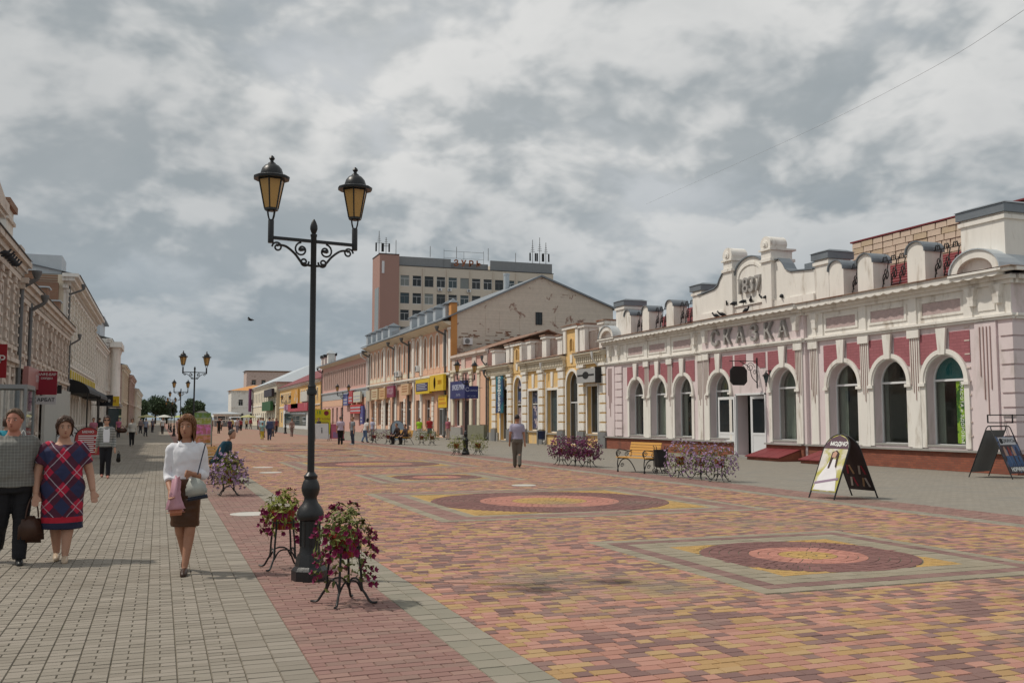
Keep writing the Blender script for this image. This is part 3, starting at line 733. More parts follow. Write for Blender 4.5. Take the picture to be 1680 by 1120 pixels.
text('numeral_shadow', ' ', .1, .01, K['white'], A, (0, 0, 0)) if False else None
# wall mouths where pigeons sit

bx('ledge', K['white'], A, 12.2, 15.9, -.20, -.061, 6.42, 6.48)
pg = [(11.95, 6.06, -.4, 'pigeon on the cornice left of the date, leftmost'), (12.45, 6.06, -.4, 'pigeon on the cornice left of the date, second'), (12.55, 6.485, -.17, 'pigeon tucked against the left pediment post'),
      (13.05, 6.485, -.17, 'pigeon on the ledge below the first numeral of the date'), (13.75, 6.485, -.17, 'pigeon on the ledge below the second numeral of the date'), (14.3, 6.485, -.17, 'pigeon on the ledge below the third numeral of the date'), (14.2, 6.06, -.35, 'lone pigeon on the cornice below the middle of the date'),
      (15.2, 6.485, -.17, 'pigeon on the ledge below the last numeral of the date'), (15.45, 6.485, -.17, 'pigeon at the right post of the pediment'), (16.35, 6.41, -.10, 'pigeon on the pediment base right of the right post')]
for i, (lx, z, ly, lab) in enumerate(pg): pigeon(A, (23.4+ly, Y0-lx, z), rnd.uniform(0, 6), 1.15, lab)
# roof
mb = MB()
for k in range(9):
    t0, t1 = k/9, (k+1)/9
    mb.polyx([(.45+4.2*t0, 6.2+1.75*t0), (.45+4.2*t1, 6.2+1.75*t1-.05), (.45+4.2*t1, 6.2+1.75*t1-.12), (.45+4.2*t0, 6.2+1.75*t0-.12)], .2, L-.2)
mb.polyx([(4.65, 7.9), (16, 6.2), (16, 6.1), (4.65, 7.8)], .2, L-.2); mb.build('roof', K['redroof'], A)
bx('roof_vent', K['zinc'], A, 17.05, 18.0, .5, 1.2, 7.1, 7.75); bx('roof_hatch', K['zinc'], A, 10.3, 11.6, .9, 1.6, 7.0, 7.3)
# doors
def leaf(name, w, par, loc, rz):
    r_ = empty(name, loc, rz, parent=par); h = 2.55
    mb = MB(); mb.box(0, w, -.05, 0, 0, .12); mb.box(0, w, -.05, 0, h-.12, h); mb.box(0, .11, -.05, 0, .12, h-.12); mb.box(w-.11, w, -.05, 0, .12, h-.12); mb.box(.11, w-.11, -.05, 0, .92, 1.02)
    mb.build('door_frame', K['pvc'], r_); bx('door_panel', K['pvc'], r_, .11, w-.11, -.035, -.012, .12, .92)
    bx('door_pane', K['glass'], r_, .11, w-.11, -.03, -.02, 1.02, h-.12)
    MB().tube([(w-.055, -.09, 1.0), (w-.055, -.10, 1.02), (w-.055, -.10, 1.35), (w-.055, -.09, 1.37)], .014, 6).build('door_handle', K['greym'], r_)
    return r_
leaf('door', 1.05, A, (15.13, .06, .03), R(180+12))
leaf('door', 1.45, A, (13.0, -.22, .03), R(180-4))
MB().box(13.0, 13.06, -.19, -.10, 0, 2.68).box(15.14, 15.2, -.19, -.10, 0, 2.68).box(13.0, 15.2, -.19, -.10, 2.62, 2.70).build('door_frame', K['pvc'], A)
bx('door_step', K['slab'], A, 12.8, 15.4, -.5, -.15, 0, .10)
# shop sign bracket and wall lantern
hs = empty('hanging_sign', (23.4-.14, Y0-14.65, 0), R(-90), 'black octagonal sign hanging from scrolled iron bracket beside the doors', 'sign')
MB().box(-.03, .03, -.05, 0, 2.9, 4.15).tube([(0, -.03, 4.0), (0, -1.35, 4.0)], .018, 6).tube(spline([(0, -.03, 3.1), (0, -.28, 3.35), (0, -.42, 3.75), (0, -.85, 3.98)], 6), .016, 6)\
  .tube([(0, -.35+.2*math.cos(t/3)*(1-t/40), 3.75+.2*math.sin(t/3)*(1-t/40)) for t in range(30)], .012, 5).tube([(0, -.14+.1*math.cos(t/3)*(1-t/40), 3.55+.1*math.sin(t/3)*(1-t/40)) for t in range(26)], .012, 5).build('bracket', K['iron'], hs, 40)
pts = [(-.98-.42+.0, 3.15), (-.98-.42, 3.62), (-.98-.27, 3.78), (-.98+.27, 3.78), (-.98+.42, 3.62), (-.98+.42, 3.15), (-.98+.27, 3.0), (-.98-.27, 3.0)]
MB().polyx([(y*.95+.0, z) for y, z in pts], -.03, .03).tube([(0, -.7, 3.78), (0, -.7, 4.0)], .012, 5).tube([(0, -1.2, 3.78), (0, -1.2, 4.0)], .012, 5).build('sign_board', K['iron'], hs)
wl = empty('wall_lantern', (23.4-.14, Y0-15.55, 3.05), R(-90), 'small black wall lantern right of the open doors', 'lamp')
MB().lathe([(.02, .0), (.05, .05), (.11, .30)], 6, (0, -.22, 0)).build('lantern_glass', K['glass2'], wl)
MB().lathe([(.15, .30), (.15, .33), (.05, .42), (.015, .48), (.012, .54)], 6, (0, -.22, 0)).lathe([(.012, -.14), (.03, -.04), (.025, 0)], 6, (0, -.22, 0)).box(-.05, .05, -.03, 0, .15, .55).tube([(0, -.02, .45), (0, -.12, .52), (0, -.22, .5)], .014, 6).build('lantern_frame', K['iron'], wl)
# sloping cellar hatches
for x, wd, lab in ((16.4, 2.2, 'dark red sloping cellar hatch right of the doors'), (19.6, 1.7, 'dark red sloping cellar hatch by the front sandwich board')):
    h = empty('cellar_hatch', (23.4-.12, Y0-x, 0), R(-90), lab, 'hatch', 'red cellar hatches along the brick plinth')
    MB().polyx([(-1.05, 0), (-.13, 0), (-.13, .42), (-1.05, .14)], -wd/2, wd/2).build('base', K['plinth'], h)
    for k in range(3): x0 = -wd/2-.05+(wd+.1)*k/3; MB().polyx([(-1.13, .12), (-.125, .425), (-.125, .455), (-1.13, .15)], x0+.012, x0+(wd+.1)/3-.012).build('lid_board', K['redroof'], h)
# wire rack by the near corner
rk = empty('wire_rack', (23.4-.1, Y0-26.9, 0), R(-90), 'black wire clothes rack fixed near the corner by the right sandwich board', 'rack')
MB().box(0, .9, -.6, -.57, 1.72, 1.75).box(0, .9, -.03, 0, 1.72, 1.75).box(0, .03, -.6, 0, 1.5, 1.53).box(0, .03, -.6, 0, 1.72, 1.75).box(0, .9, -.6, -.57, 1.5, 1.53).box(0, .03, -.6, -.57, 1.5, 1.75).box(.87, .9, -.6, -.57, 1.5, 1.75).build('frame', K['iron'], rk)

# ---------------------------------------------------------------- block-built house behind the arcade
BW = right_building('block_house', 'stone block upper wall rising behind the white and pink building', 34.8, 29.0)
bx('core', K['slab'], BW, 0, 16, .06, 8, 0, 9.45); bx('coping', K['redroof'], BW, -.1, 16, -.08, 8.05, 9.46, 9.52)
K['block'] = mat('pale limestone block', (.58, .47, .37), var=.22, scale=3, bump=.8, bscale=10, island=.0)
K['block2'] = mat('tan limestone block', (.50, .40, .28), var=.25, scale=3, bump=.8, bscale=10)
zz = 7.1; row = 0; bc = {}
while zz < 9.3:
    x = 0.0
    while x < 8.6:
        wd = rnd.choice((.45, .6, .75)); k = (wd, rnd.randrange(3))
        if k not in bc: bc[k] = MB().frus(wd/2-.01, 0, 0, .235, wd/2-.02, .06, wd/2-.03, .05).mesh('block', K['block' if k[1] else 'block2'])
        link('block', bc[k], BW, (x, rnd.uniform(-.015, .015), zz), (0, rnd.gauss(0, .008), 0)); x += wd
    zz += .262; row += 1

# ---------------------------------------------------------------- ochre shop building
B = right_building('yellow_shop_building', 'ochre yellow single storey shop building with white rusticated pilasters', 69.3)
BL = 20.68
ops = [(3.6, 1.5, .12, 3.75, 0, 'glass', 'pvc'), (6.5, 1.5, .95, 3.75, 1, 'glass', 'pvc'), (9.45, 1.7, .85, 3.5, 0, 'glass', 'pvc'), (12.75, 1.7, .75, 3.45, 0, 'glass2', 'pvc'), (15.9, 1.7, .08, 3.65, 1, 'glass', 'pvc'), (18.9, 1.6, .78, 3.5, 0, 'glass', 'pvc')]
wall('wall', K['yellow'], B, rect(0, BL, 0, 5.0), [arch_pts(c, w_, z0, zs, r_) for c, w_, z0, zs, r_, g, f in ops], 0, .4)
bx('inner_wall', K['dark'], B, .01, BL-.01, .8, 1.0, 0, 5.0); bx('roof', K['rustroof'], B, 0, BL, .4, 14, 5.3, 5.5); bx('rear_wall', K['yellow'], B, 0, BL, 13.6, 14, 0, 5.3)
for c, w_, z0, zs, r_, g, f in ops:
    o = window(B, c, w_+.02, z0, zs, .22, r_, g, f, .07, 1 if c > 15 and r_ else 0, 2.62 if r_ or c < 10 else None)
    mb = MB(); arch_band(mb, c, w_, z0, zs, .16, -.05, .01, r_, 14); mb.build('surround', K['white'], B)
    if not r_:
        bx('sill', K['slab'], o, c-w_/2-.12, c+w_/2+.12, -.12, -.051, z0-.1, z0-.02); MB().poly([(c-.14, zs+.2), (c+.14, zs+.2), (c+.2, 4.6), (c-.2, 4.6)], -.07, -.003).build('keystone', K['white'], B)
# posters behind the shop glass
for x0, x1, z0, z1, cc in ((5.85, 7.15, 3.75, 4.35, (.06, .10, .26)), (5.95, 7.05, 1.15, 2.4, (.25, .2, .22)), (8.8, 10.1, 1.0, 2.5, (.06, .07, .15)), (8.8, 10.1, 2.72, 3.4, (.05, .07, .13)), (5.95, 7.05, 2.75, 3.55, (.05, .08, .17))):
    o = bx('poster', mat('poster print %.2f%.2f' % (x0, z0), cc, var=.5, scale=2, col2=(.5, .42, .42), m2=(.52, .56), s2=1.5, bump=0, rough=.4), B, x0, x1, .226, .236, z0, z1)
PILS = [1.6, 4.95, 7.95, 10.95, 14.35, 17.4, 20.32]
blk = MB().box(-.42, .42, -.14, -.003, 0, .44).mesh('block', K['white'])
for x in PILS:
    bx('pilaster', K['yellow'], B, x-.36, x+.36, -.08, -.003, .9, 4.7)
    z = .95
    while z < 4.5: link('block', blk, B, (x, -.02 if False else 0, z)); z += .53
    bx('pilaster_base', K['greym'], B, x-.46, x+.46, -.20, -.003, 0, .9); bx('capital', K['white'], B, x-.48, x+.48, -.2, -.003, 4.62, 4.78)
for a, b in ((0, 2.4), (4.4, 5.6), (7.4, 8.5), (10.4, 11.8), (13.7, 14.9), (16.9, 18.0), (19.8, BL)): bx('plinth', K['slab'], B, a, b, -.10, -.004, 0, .62)
attic = [(5.55, 7.35, 7.0), (15.0, 16.85, 7.35)]
spans = [(0, 5.55), (7.35, 15.0), (16.85, BL)]
for a, b in spans:
    mb = MB(); mb.box(a, b, -.16, 0, 4.79, 4.9); mb.box(a, b, -.06, 0, 4.9, 5.02); n = int((b-a)/.26)
    for k in range(n): x = a+(b-a)*(k+.5)/n; mb.box(x-.075, x+.075, -.24, -.055, 4.905, 5.22)
    mb.box(a, b, -.32, .4, 5.224, 5.36); mb.box(a, b, -.46, .4, 5.362, 5.48); mb.build('dentil_cornice', K['cream'], B)
    bx('frieze', K['yellow'], B, a, b, -.05, 0, 5.02, 5.22)
    MB().polyx([(-.52, 5.49), (.6, 5.74), (.6, 5.78), (-.52, 5.52)], a, b).build('roof_edge', K['rustroof'], B)
for a, b, zt in attic:
    bx('attic_wall', K['yellow'], B, a, b, -.04, .5, 4.79, zt-.3); c = (a+b)/2
    for s in (-1, 1): bx('attic_pilaster', K['white'], B, c+s*(b-a)/2-.2, c+s*(b-a)/2+.2, -.14, .6, 5.6, zt-.25)
    bx('attic_cap', K['white'], B, a-.25, b+.25, -.2, .7, zt-.295, zt-.1); bx('attic_top', K['rustroof'], B, a-.3, b+.3, -.26, .76, zt-.098, zt-.04)
    mb = MB(); arch_band(mb, c, .42, 5.75, 6.25, .09, -.09, -.041, 1, 10); mb.build('niche_frame', K['yellow'], B)
    MB().poly(arch_pts(c, .42, 5.75, 6.25, 1, 10), -.05, -.041).build('niche', pm('dark ochre niche', (.30, .17, .05)), B)
    MB().poly([(c-.12, 5.0), (c+.12, 5.0), (c+.18, 5.5), (c-.18, 5.5)], -.10, -.041).build('keystone', K['white'], B)
for x, zt in ((1.5, 6.9), (4.6, 7.0), (8.9, 7.0), (11.6, 7.1), (14.2, 6.9), (17.6, 7.3), (20.3, 7.25)):
    o = bx('parapet_post', K['white'], B, x-.36, x+.36, -.1, .7, 5.6, zt-.3); bx('moulding', K['white'], o, x-.45, x+.45, -.19, .79, zt-.298, zt-.14); bx('cap', K['rustroof'], o, x-.5, x+.5, -.24, .84, zt-.138, zt-.05)
for x0, x1 in ((9.3, 11.2), (12.0, 13.8), (18.0, 19.9)): scroll_rail(B, x0, x1, 5.7, 6.75, .2, 'rustroof', .16)
drainpipe(B, .35, 5.2); drainpipe(B, 11.9, 5.1, r=.035, m='pvc'); drainpipe(B, 19.75, 5.3, r=.035, m='pvc')
vsg = sign(None, 'barber_sign', 0, 0, 0, 0, 0, (.02, .02, .02)) if False else None
s_ = empty('barber_sign', (23.4, 69.3-3.3, 0), R(-90), 'tall blue and teal hairdresser banner with vertical white lettering', 'sign')
bx('board', mat('blue teal print', (.012, .045, .13), var=.1, scale=1, col2=(.01, .17, .20), m2=(.45, .6), s2=.5, bump=0, rough=.4), s_, -.75, .75, -.28, -.2, 2.05, 4.72)
for i, ch in enumerate('ПАРИКМАХЕРСКАЯ'): text('letter', ch, .20, .004, pm('white ink', (.8, .82, .8)), s_, (0, -.286, 4.58-.183*i), sx=4.0, bold=.008)
s_ = empty('oval_logo_sign', (23.4, 69.3-19.0, 0), R(-90), 'grey light box sign with dark oval emblem over yellow building window', 'sign')
bx('box', pm('grey lightbox', (.36, .36, .36)), s_, -1.35, 1.2, -.5, -.3, 3.7, 4.5); bx('bracket', K['iron'], s_, 1.2, 1.26, -.5, -.003, 3.65, 4.55)
MB().lathe([(.42, 0), (.42, .012)], 20, sx=1, sy=.5).build('emblem', pm('black print', (.015, .015, .015)), s_, loc=(-.08, -.501, 4.12), rot=(R(90), 0, 0))
bx('emblem_bar', pm('black print', (.015, .015, .015)), s_, -1.2, 1.05, -.517, -.501, 4.08, 4.17)
o = empty('blue_litter_bin', (23.4-.9, 56.2, 0), 0, 'dark blue litter bin on legs before yellow shop building', 'bin')
MB().lathe([(.19, .35), (.25, .85), (.26, .87), (.22, .87), (.16, .4)], 12).build('bucket', pm('navy plastic', (.02, .03, .08)), o, 40); MB().box(-.25, -.22, -.02, .02, 0, .9).box(.22, .25, -.02, .02, 0, .9).build('stand', K['iron'], o)

# ---------------------------------------------------------------- peach shop (shoe shop)
D = right_building('shoe_shop', 'small pale peach shop with white pilasters below the brick gable', 79.0)
DL = 9.66
dops = [(1.7, 1.6, 1.0, 3.2), (4.3, 2.0, .1, 3.1), (6.5, 1.3, 1.0, 3.2)]
wall('wall', K['rosep'], D, rect(0, DL, 0, 6.9), [rect(c-w_/2, c+w_/2, a, b) for c, w_, a, b in dops], 0, .35)
for c, w_, a, b in dops: window(D, c, w_+.02, a, b, .2, 0, 'glass', 'pvc' if c != 4.3 else 'iron', .06, 1, None)
for x in (.5, 2.95, 5.55, 7.55): o = bx('pilaster', K['cream'], D, x-.32, x+.32, -.12, -.003, 1.1, 5.2); bx('capital', K['cream'], o, x-.4, x+.4, -.2, -.003, 5.2, 5.4)
bx('wall_panel', K['peach'], D, 7.9, DL, -.05, -.003, 1.2, 5.3); bx('plinth', pm('greenish plinth', (.20, .20, .145), var=.2), D, 5.6, DL, -.35, -.003, 0, 1.15); bx('plinth', K['slab'], D, 0, 3.2, -.2, -.003, 0, .95)
MB().box(3.2, 5.5, -1.1, -.004, 0, .16).box(3.2, 5.5, -.75, -.005, .16, .32).build('steps', K['slab'], D)
stepped(D, 'string_course', 'cream', 0, DL, [(5.4, 5.55, .1), (5.552, 5.72, .2)], False); stepped(D, 'cornice', 'palep', 0, DL, [(6.6, 6.75, .12), (6.752, 6.95, .25)], False)
for x in (.6, 3.4, 6.3, 9.1): bx('parapet_panel', K['palep'], D, x-.5, x+.5, -.08, -.003, 5.75, 6.6)
MB().polyx([(-.2, 6.96), (5, 8.6), (10, 7), (10, 6.9), (5, 8.5), (-.2, 6.92)], .05, DL-.05).build('roof', K['rustroof'], D)
s_ = empty('shoe_sign', (23.4, 79.0-3.6, 0), R(-90), 'dark blue shop sign with pale lettering on the peach shop', 'sign')
bx('board', pm('navy sign', (.025, .03, .14), .35), s_, -3.1, 1.5, -.32, -.14, 3.3, 4.75); text('lettering', 'SHOES MAN', .62, .008, pm('pale blue ink', (.45, .48, .62)), s_, (-.7, -.33, 4.2), bold=.015); text('lettering', 'О Б У В Ь', .26, .006, pm('pale blue ink', (.45, .48, .62)), s_, (-.7, -.33, 3.58))
drainpipe(D, 9.55, 6.3)

# ---------------------------------------------------------------- two storey peach building with brick gable
G = right_building('peach_building', 'two storey peach building with white pilasters and small zinc turrets, brick gable end', 114.0)
GL = 35.0
w2 = [1.6, 3.6, 5.6, 7.6, 10.6, 12.9, 15.9, 18.1, 20.3, 23.4, 26.2, 28.3, 30.4, 32.9]
g1 = [2.6, 6.0, 9.6, 13.2, 16.6, 19.8, 23.6, 27.0, 31.6]
wall('wall', K['peach'], G, rect(0, GL, 0, 10.0), [arch_pts(c, .95, 6.35, 8.75, 1) for c in w2] + [rect(c-.85, c+.85, .9, 3.4) for c in g1[:-1]] + [rect(30.4, 33.6, .1, 3.3)], 0, .4)
for i, c in enumerate(w2):
    window(G, c, .97, 6.35, 8.75, .2, 1, ('glass', 'glass3', 'glass2')[i % 3] if i < 9 else 'glass', 'pvc', .05, 1, 8.5, None)
    mb = MB(); arch_band(mb, c, .95, 6.2, 8.75, .16, -.07, .01, 1, 10); mb.build('surround', K['white'], G); bx('panel', K['cream'] if i < 9 else K['peach'], G, c-.85, c+.85, -.03, -.003, 5.75, 6.18)
for i, c in enumerate(g1[:-1]): window(G, c, 1.72, .9, 3.4, .22, 0, 'glass', 'pvc', .06, 1, 2.6, 'slab')
window(G, 32.0, 3.22, .1, 3.3, .2, 0, 'glass2', 'pvc', .07, 2, 2.5)
for x in (.35, 9.0, 14.4, 21.9, 24.9, 34.6): o = bx('pilaster', K['white'], G, x-.32, x+.32, -.16, -.003, 5.72, 9.3); bx('capital', K['white'], o, x-.4, x+.4, -.24, -.003, 9.3, 9.5); bx('ground_pilaster', K['white'], G, x-.35, x+.35, -.12, -.003, .5, 5.2)
for x in (4.3, 7.8, 11.4, 18.2, 29.0):
    z = .5
    while z < 3.6: bx('quoin_block', K['white'], G, x-.32, x+.32, -.09, -.003, z, z+.4); z += .46
stepped(G, 'string_course', 'white2', 0, GL, [(5.2, 5.4, .12), (5.402, 5.6, .28)], False)
MB().polyx([(-.95, 9.98), (0, 9.55), (.1, 9.55), (.1, 10.0)], 0, GL).build('eaves', K['cream'], G); bx('plinth', K['slab'], G, 0, 30, -.1, -.003, 0, .5)
MB().polyx([(-1.05, 10.0), (8.2, 14.25), (8.2, 14.4), (-1.05, 10.12)], 0, GL+.25).polyx([(8.2, 14.25), (15.6, 11.55), (15.6, 11.7), (8.2, 14.4)], 0, GL+.25).build('roof', K['zinc'], G)
MB().polyx([(.02, 0), (15.2, 0), (15.2, 11.75), (8.2, 14.24), (.02, 10.52)], GL-.4, GL-.001).build('gable_wall', K['gable'], G)
bx('corner_pier', K['orange'], G, GL-.7, GL+.06, -.12, .42, 5.6, 11.6); MB().frus(GL-.3, .15, 11.6, 12.0, .5, .4, .03, .03).build('pier_cap', K['zinc'], G)
bx('rear_wall', K['gable'], G, 0, GL, 15.0, 15.3, 0, 11.5)
# gable window, brick offsets and damage courses
bx('gable_window', K['glass'], G, GL+.0, GL+.03, 7.75, 8.25, 10.0, 11.0); mb = MB()
for y0, y1, z0, z1 in ((7.69, 8.31, 9.94, 9.99), (7.69, 8.31, 11.01, 11.06), (7.69, 7.74, 9.99, 11.01), (8.26, 8.31, 9.99, 11.01), (7.98, 8.02, 10.0, 11.0)): mb.box(GL+.0, GL+.06, y0, y1, z0, z1)
mb.build('gable_window_frame', K['iron'], G)
for k in range(95):
    z = rnd.choice((8.3, 8.39, 8.75, 8.84, 9.0, 8.0, 7.7, 9.1, 7.9, 8.15, 8.55))+.085*rnd.randrange(-1, 2); y = rnd.uniform(.5, 14); bx('broken_brick', K['redbrick'], G, GL-.02, GL+rnd.uniform(.01, .03), y, y+rnd.uniform(.12, .55), z, z+.08)
for y in (3.0, 4.3, 6.2, 9.6, 11.9): bx('wall_patch', K['gable'], G, GL-.002, GL+.03, y, y+.9, 8.8+rnd.random(), 10.4+y*.12 if y < 8 else 10.9)
o = ac_unit(None, 0, 0); o.parent = G; o.location = (GL+.02, 1.3, 8.0); o.rotation_euler = (0, 0, R(90))
MB().lathe([(.27, 12.3), (.27, 15.0), (.31, 15.0), (.31, 15.15), (.24, 15.15)], 16, (30.1, 6.7, 0)).build('flue', K['zincl'], G, 40)
for x in [114-y for y in (80.4, 83.6, 86.5, 89.3, 92.3, 102, 105.3, 108.2, 111, 113.7)]:
    o = bx('roof_turret', K['zincl'], G, x-.42, x+.42, -.35, .7, 9.95, 11.5); MB().frus(x, .17, 11.5, 11.62, .55, .68, .55, .68).frus(x, .17, 11.62, 12.0, .52, .64, .03, .03).build('turret_roof', K['zinc'], o)
for x0, x1 in ((12.4, 21.2),): scroll_rail(G, x0, x1, 10.1, 10.95, -.1, 'greym', .35)
for x in (.6, 14.0, 20.0, 33.2): drainpipe(G, x, 9.6, gooseneck=.75, r=.09)
for x in (16.6, 15.3, 24.2): ac_unit(G, x, 6.0 if x < 20 else 6.15)
sg = [(1.0, 3.2, 3.7, 4.9, (.55, .50, .40), None, None), (4.2, 7.4, 3.8, 5.0, (.60, .50, .33), None, None), (8.4, 11.2, 3.8, 5.0, (.62, .40, .20), None, None), (12.2, 15.4, 3.9, 5.1, (.25, .05, .10), 'МОДА', (.55, .4, .45)),
      (18.6, 21.8, 4.0, 5.1, (.62, .42, .25), None, None), (24.6, 29.6, 3.95, 5.3, (.68, .48, .02), None, None), (29.7, 34.2, 4.1, 5.5, (.72, .48, .02), None, None), (31.4, 34.0, 2.6, 3.7, (.72, .46, .02), None, None)]
for i, (x0, x1, z0, z1, cc, tx, tcx) in enumerate(sg):
    nm = ['grey notice board sign left of the cream signs', 'cream shop sign, left of the two over the peach arcade', 'tan shop sign beside the crimson one', 'crimson shop sign on the peach building', 'tan square shop sign left of the drainpipe', 'yellow sign with dark blue panel on peach building', 'plain yellow sign at the near corner of peach building', 'lower yellow sign above the peach corner shop door'][i]
    s_ = empty('shop_sign', (23.4, 114.0, 0), R(-90), nm, 'sign', 'shop signs on the peach building')
    bx('board', pm('sign %s' % (cc,), cc, .45, var=.2), s_, x0, x1, -.55 if z0 > 3 else -.2, -.3 if z0 > 3 else -.12, z0, z1)
    if tx: text('lettering', tx, .8, .008, pm('ink %s' % (tcx,), tcx), s_, ((x0+x1)/2, -.56, (z0+z1)/2), sx=1.15)
    if i == 5:
        bx('blue_panel', pm('navy print', (.03, .025, .10)), s_, x0+.3, x1-.5, -.57, -.551, z0+.25, z1-.35)
        for k in range(4): bx('text_line', pm('pale ink', (.45, .45, .5)), s_, x0+.6, x1-.8-.5*(k % 2), -.578, -.5715, z0+.38+k*.16, z0+.45+k*.16)
    if i == 6: MB().lathe([(.30, 0), (.30, .02), (.24, .02), (.24, 0)], 20, sx=1, sy=1.8).build('emblem', pm('brown print', (.16, .08, .02)), s_, loc=(31.4, -.551, 4.8), rot=(R(90), 0, 0)); text('lettering', 'ЗОЛОТО', .5, .006, pm('orange ink', (.55, .25, .02)), s_, (33.0, -.56, 4.8), sx=.6)
    if i in (1, 2, 4):
        for k in range(3): bx('text_line', pm('brown ink', (.35, .14, .06)), s_, x0+.5, x1-.5, -.556, -.551, z0+.3+k*.25, z0+.4+k*.25)
    if i == 7:
        for k in range(2): bx('text_line', pm('orange ink', (.55, .25, .02)), s_, x0+.2, x1-.2-.4*k, -.206, -.201, z0+.3+k*.35, z0+.5+k*.35)
# ---------------------------------------------------------------- salmon continuation
H_ = right_building('salmon_building', 'long two storey salmon building with narrow tall windows and pale base band', 149.2)
HL = 35.1
w2 = [2+1.62*k for k in range(20)]
wall('wall', K['rosep'], H_, rect(0, HL, 0, 9.6), [rect(c-.36, c+.36, 5.9, 8.4) for c in w2] + [rect(c-.7, c+.7, .8, 3.2) for c in (3, 6.5, 10, 13.5, 17, 30)] + [arch_pts(24.5, 2.0, .1, 2.6, .9)], 0, .4)
for i, c in enumerate(w2):
    window(H_, c, .74, 5.9, 8.4, .15, 0, 'glass', 'palep', .05, 0, 7.7)
    mb = MB(); arch_band(mb, c, .74, 5.8, 8.42, .13, -.06, .01, 0); mb.build('surround', K['palep'], H_)
for c in (3, 6.5, 10, 13.5, 17, 30): window(H_, c, 1.42, .8, 3.2, .2, 0, 'glass', 'pvc', .06, 1, 2.5)
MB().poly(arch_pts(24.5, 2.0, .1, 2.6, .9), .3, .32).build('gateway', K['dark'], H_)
stepped(H_, 'base_band', 'zincl', 0, HL, [(4.3, 5.3, .06), (5.302, 5.45, .2)], False); bx('lower_wall', K['peach'], H_, 0, HL, -.03, -.004, 3.4, 4.3)
MB().polyx([(-.8, 9.55), (0, 9.2), (.1, 9.2), (.1, 9.6)], 0, HL).build('eaves', K['cream'], H_)
MB().polyx([(-.9, 9.6), (8, 12.6), (16, 9.6), (16, 9.4), (8, 12.4), (-.9, 9.45)], 0, HL).build('roof', K['zinc'], H_)
bx('end_wall', K['rosep'], H_, HL-.4, HL-.01, .4, 15, 0, 9.3); bx('end_wall', K['rosep'], H_, .01, .4, .4, 15, 0, 9.3); o = bx('chimney', K['white'], H_, 1.0, 2.0, .5, 1.5, 9.8, 11.6); MB().frus(1.5, 1, 11.6, 12.2, .7, .7, .05, .05).build('chimney_cap', K['zincl'], o)
for x in (.3, 34.6): drainpipe(H_, x, 9.3, gooseneck=.7, r=.08, m='pvc' if x > 5 else 'pipe')
for i, (x0, x1, z0, z1, cc, lab) in enumerate(((21, 24, 3.4, 4.9, (.12, .14, .35), 'blue lettered sign on the salmon building'), (24.6, 27.4, 3.6, 5.2, (.45, .06, .07), 'red sign over the salmon shop door'), (28, 32.5, 3.7, 5.0, (.62, .6, .5), 'pale yellowish canopy sign on the salmon building'), (26, 33, 2.3, 3.4, (.5, .05, .05), 'red and white striped shopfront panel'), (32.6, 34.2, 1.0, 3.2, (.10, .10, .30), 'blue poster panel at the salmon building end'))):
    s_ = empty('shop_sign', (23.4, 149.2, 0), R(-90), lab, 'sign', 'shop signs on the salmon building'); bx('board', pm('signb %d' % i, cc, .45, var=.3), s_, x0, x1, -.5, -.25, z0, z1)
    for k in range(2): bx('stripe', pm('pale ink', (.45, .45, .5)), s_, x0+.3, x1-.3, -.51, -.501, z0+.25+k*.4, z0+.42+k*.4)

# ---------------------------------------------------------------- farther right-hand houses
def simple_house(name, label, origin, rz, L_, H, dep, wm, roofm, rise, floors, extra=None, trim='white', cat='building', ridge=None, sidewin=False):
    o = empty(name, origin, rz, label, cat); holes = []
    for z0, z1, w_, xs, g in floors: holes += [rect(c-w_/2, c+w_/2, z0, z1) for c in xs]
    wall('wall', K[wm], o, rect(0, L_, 0, H), holes, 0, .35)
    for z0, z1, w_, xs, g in floors:
        for c in xs:
            window(o, c, w_+.02, z0, z1, .18, 0, g, 'pvc', .06, 1, z0+(z1-z0)*.7, None)
            mb = MB(); arch_band(mb, c, w_, z0, z1, .14, -.05, .01, 0); mb.build('surround', K[trim], o)
    bx('side_wall', K[wm], o, 0, .35, .352, dep, 0, H); bx('side_wall', K[wm], o, L_-.35, L_, .352, dep, 0, H); bx('rear_wall', K[wm], o, .35, L_-.35, dep-.35, dep, 0, H)
    stepped(o, 'cornice', trim, 0, L_, [(H-.5, H-.25, .15), (H-.248, H, .4)])
    bx('belt', K[trim], o, 0, L_, -.1, -.003, H*.5-.12, H*.5+.12)
    r0 = ridge if ridge is not None else dep/2
    mb = MB(); e = .6
    mb.add([(-e, -e, H+.01), (L_+e, -e, H+.01), (L_+e, dep+e, H+.01), (-e, dep+e, H+.01), (r0 if rise else 0, dep/2, H+rise), (L_-(r0 if rise else 0), dep/2, H+rise)], [(0, 1, 5, 4), (1, 2, 5), (2, 3, 4, 5), (3, 0, 4), (0, 3, 2, 1)])
    mb.build('roof', K[roofm], o)
    return o
Q = simple_house('yellow_house', 'yellow two storey house with dark red hipped roof far down the right side', (23.4, 205, 0), R(-90), 54, 7.9, 16, 'yellow', 'redroof', 4.2,
             [(4.6, 6.6, .9, [3+3.0*k for k in range(17)], 'glass'), (.9, 2.9, 1.4, [4+4*k for k in range(12)], 'glass')])
for x in (22, 25, 30): o = bx('chimney', K['white2'], Q, x, x+1.2, 5, 6.2, 9, 13.0); bx('chimney_pot', K['iron'], o, x-.2, x+1.4, 4.8, 6.4, 13.0, 13.5)
bx('shopfront', K['pvc'], Q, 20, 52, -1.6, -.5, 0, 3.2); bx('shopfront_glass', K['glass2'], Q, 22, 50, -1.66, -1.601, .6, 2.6)
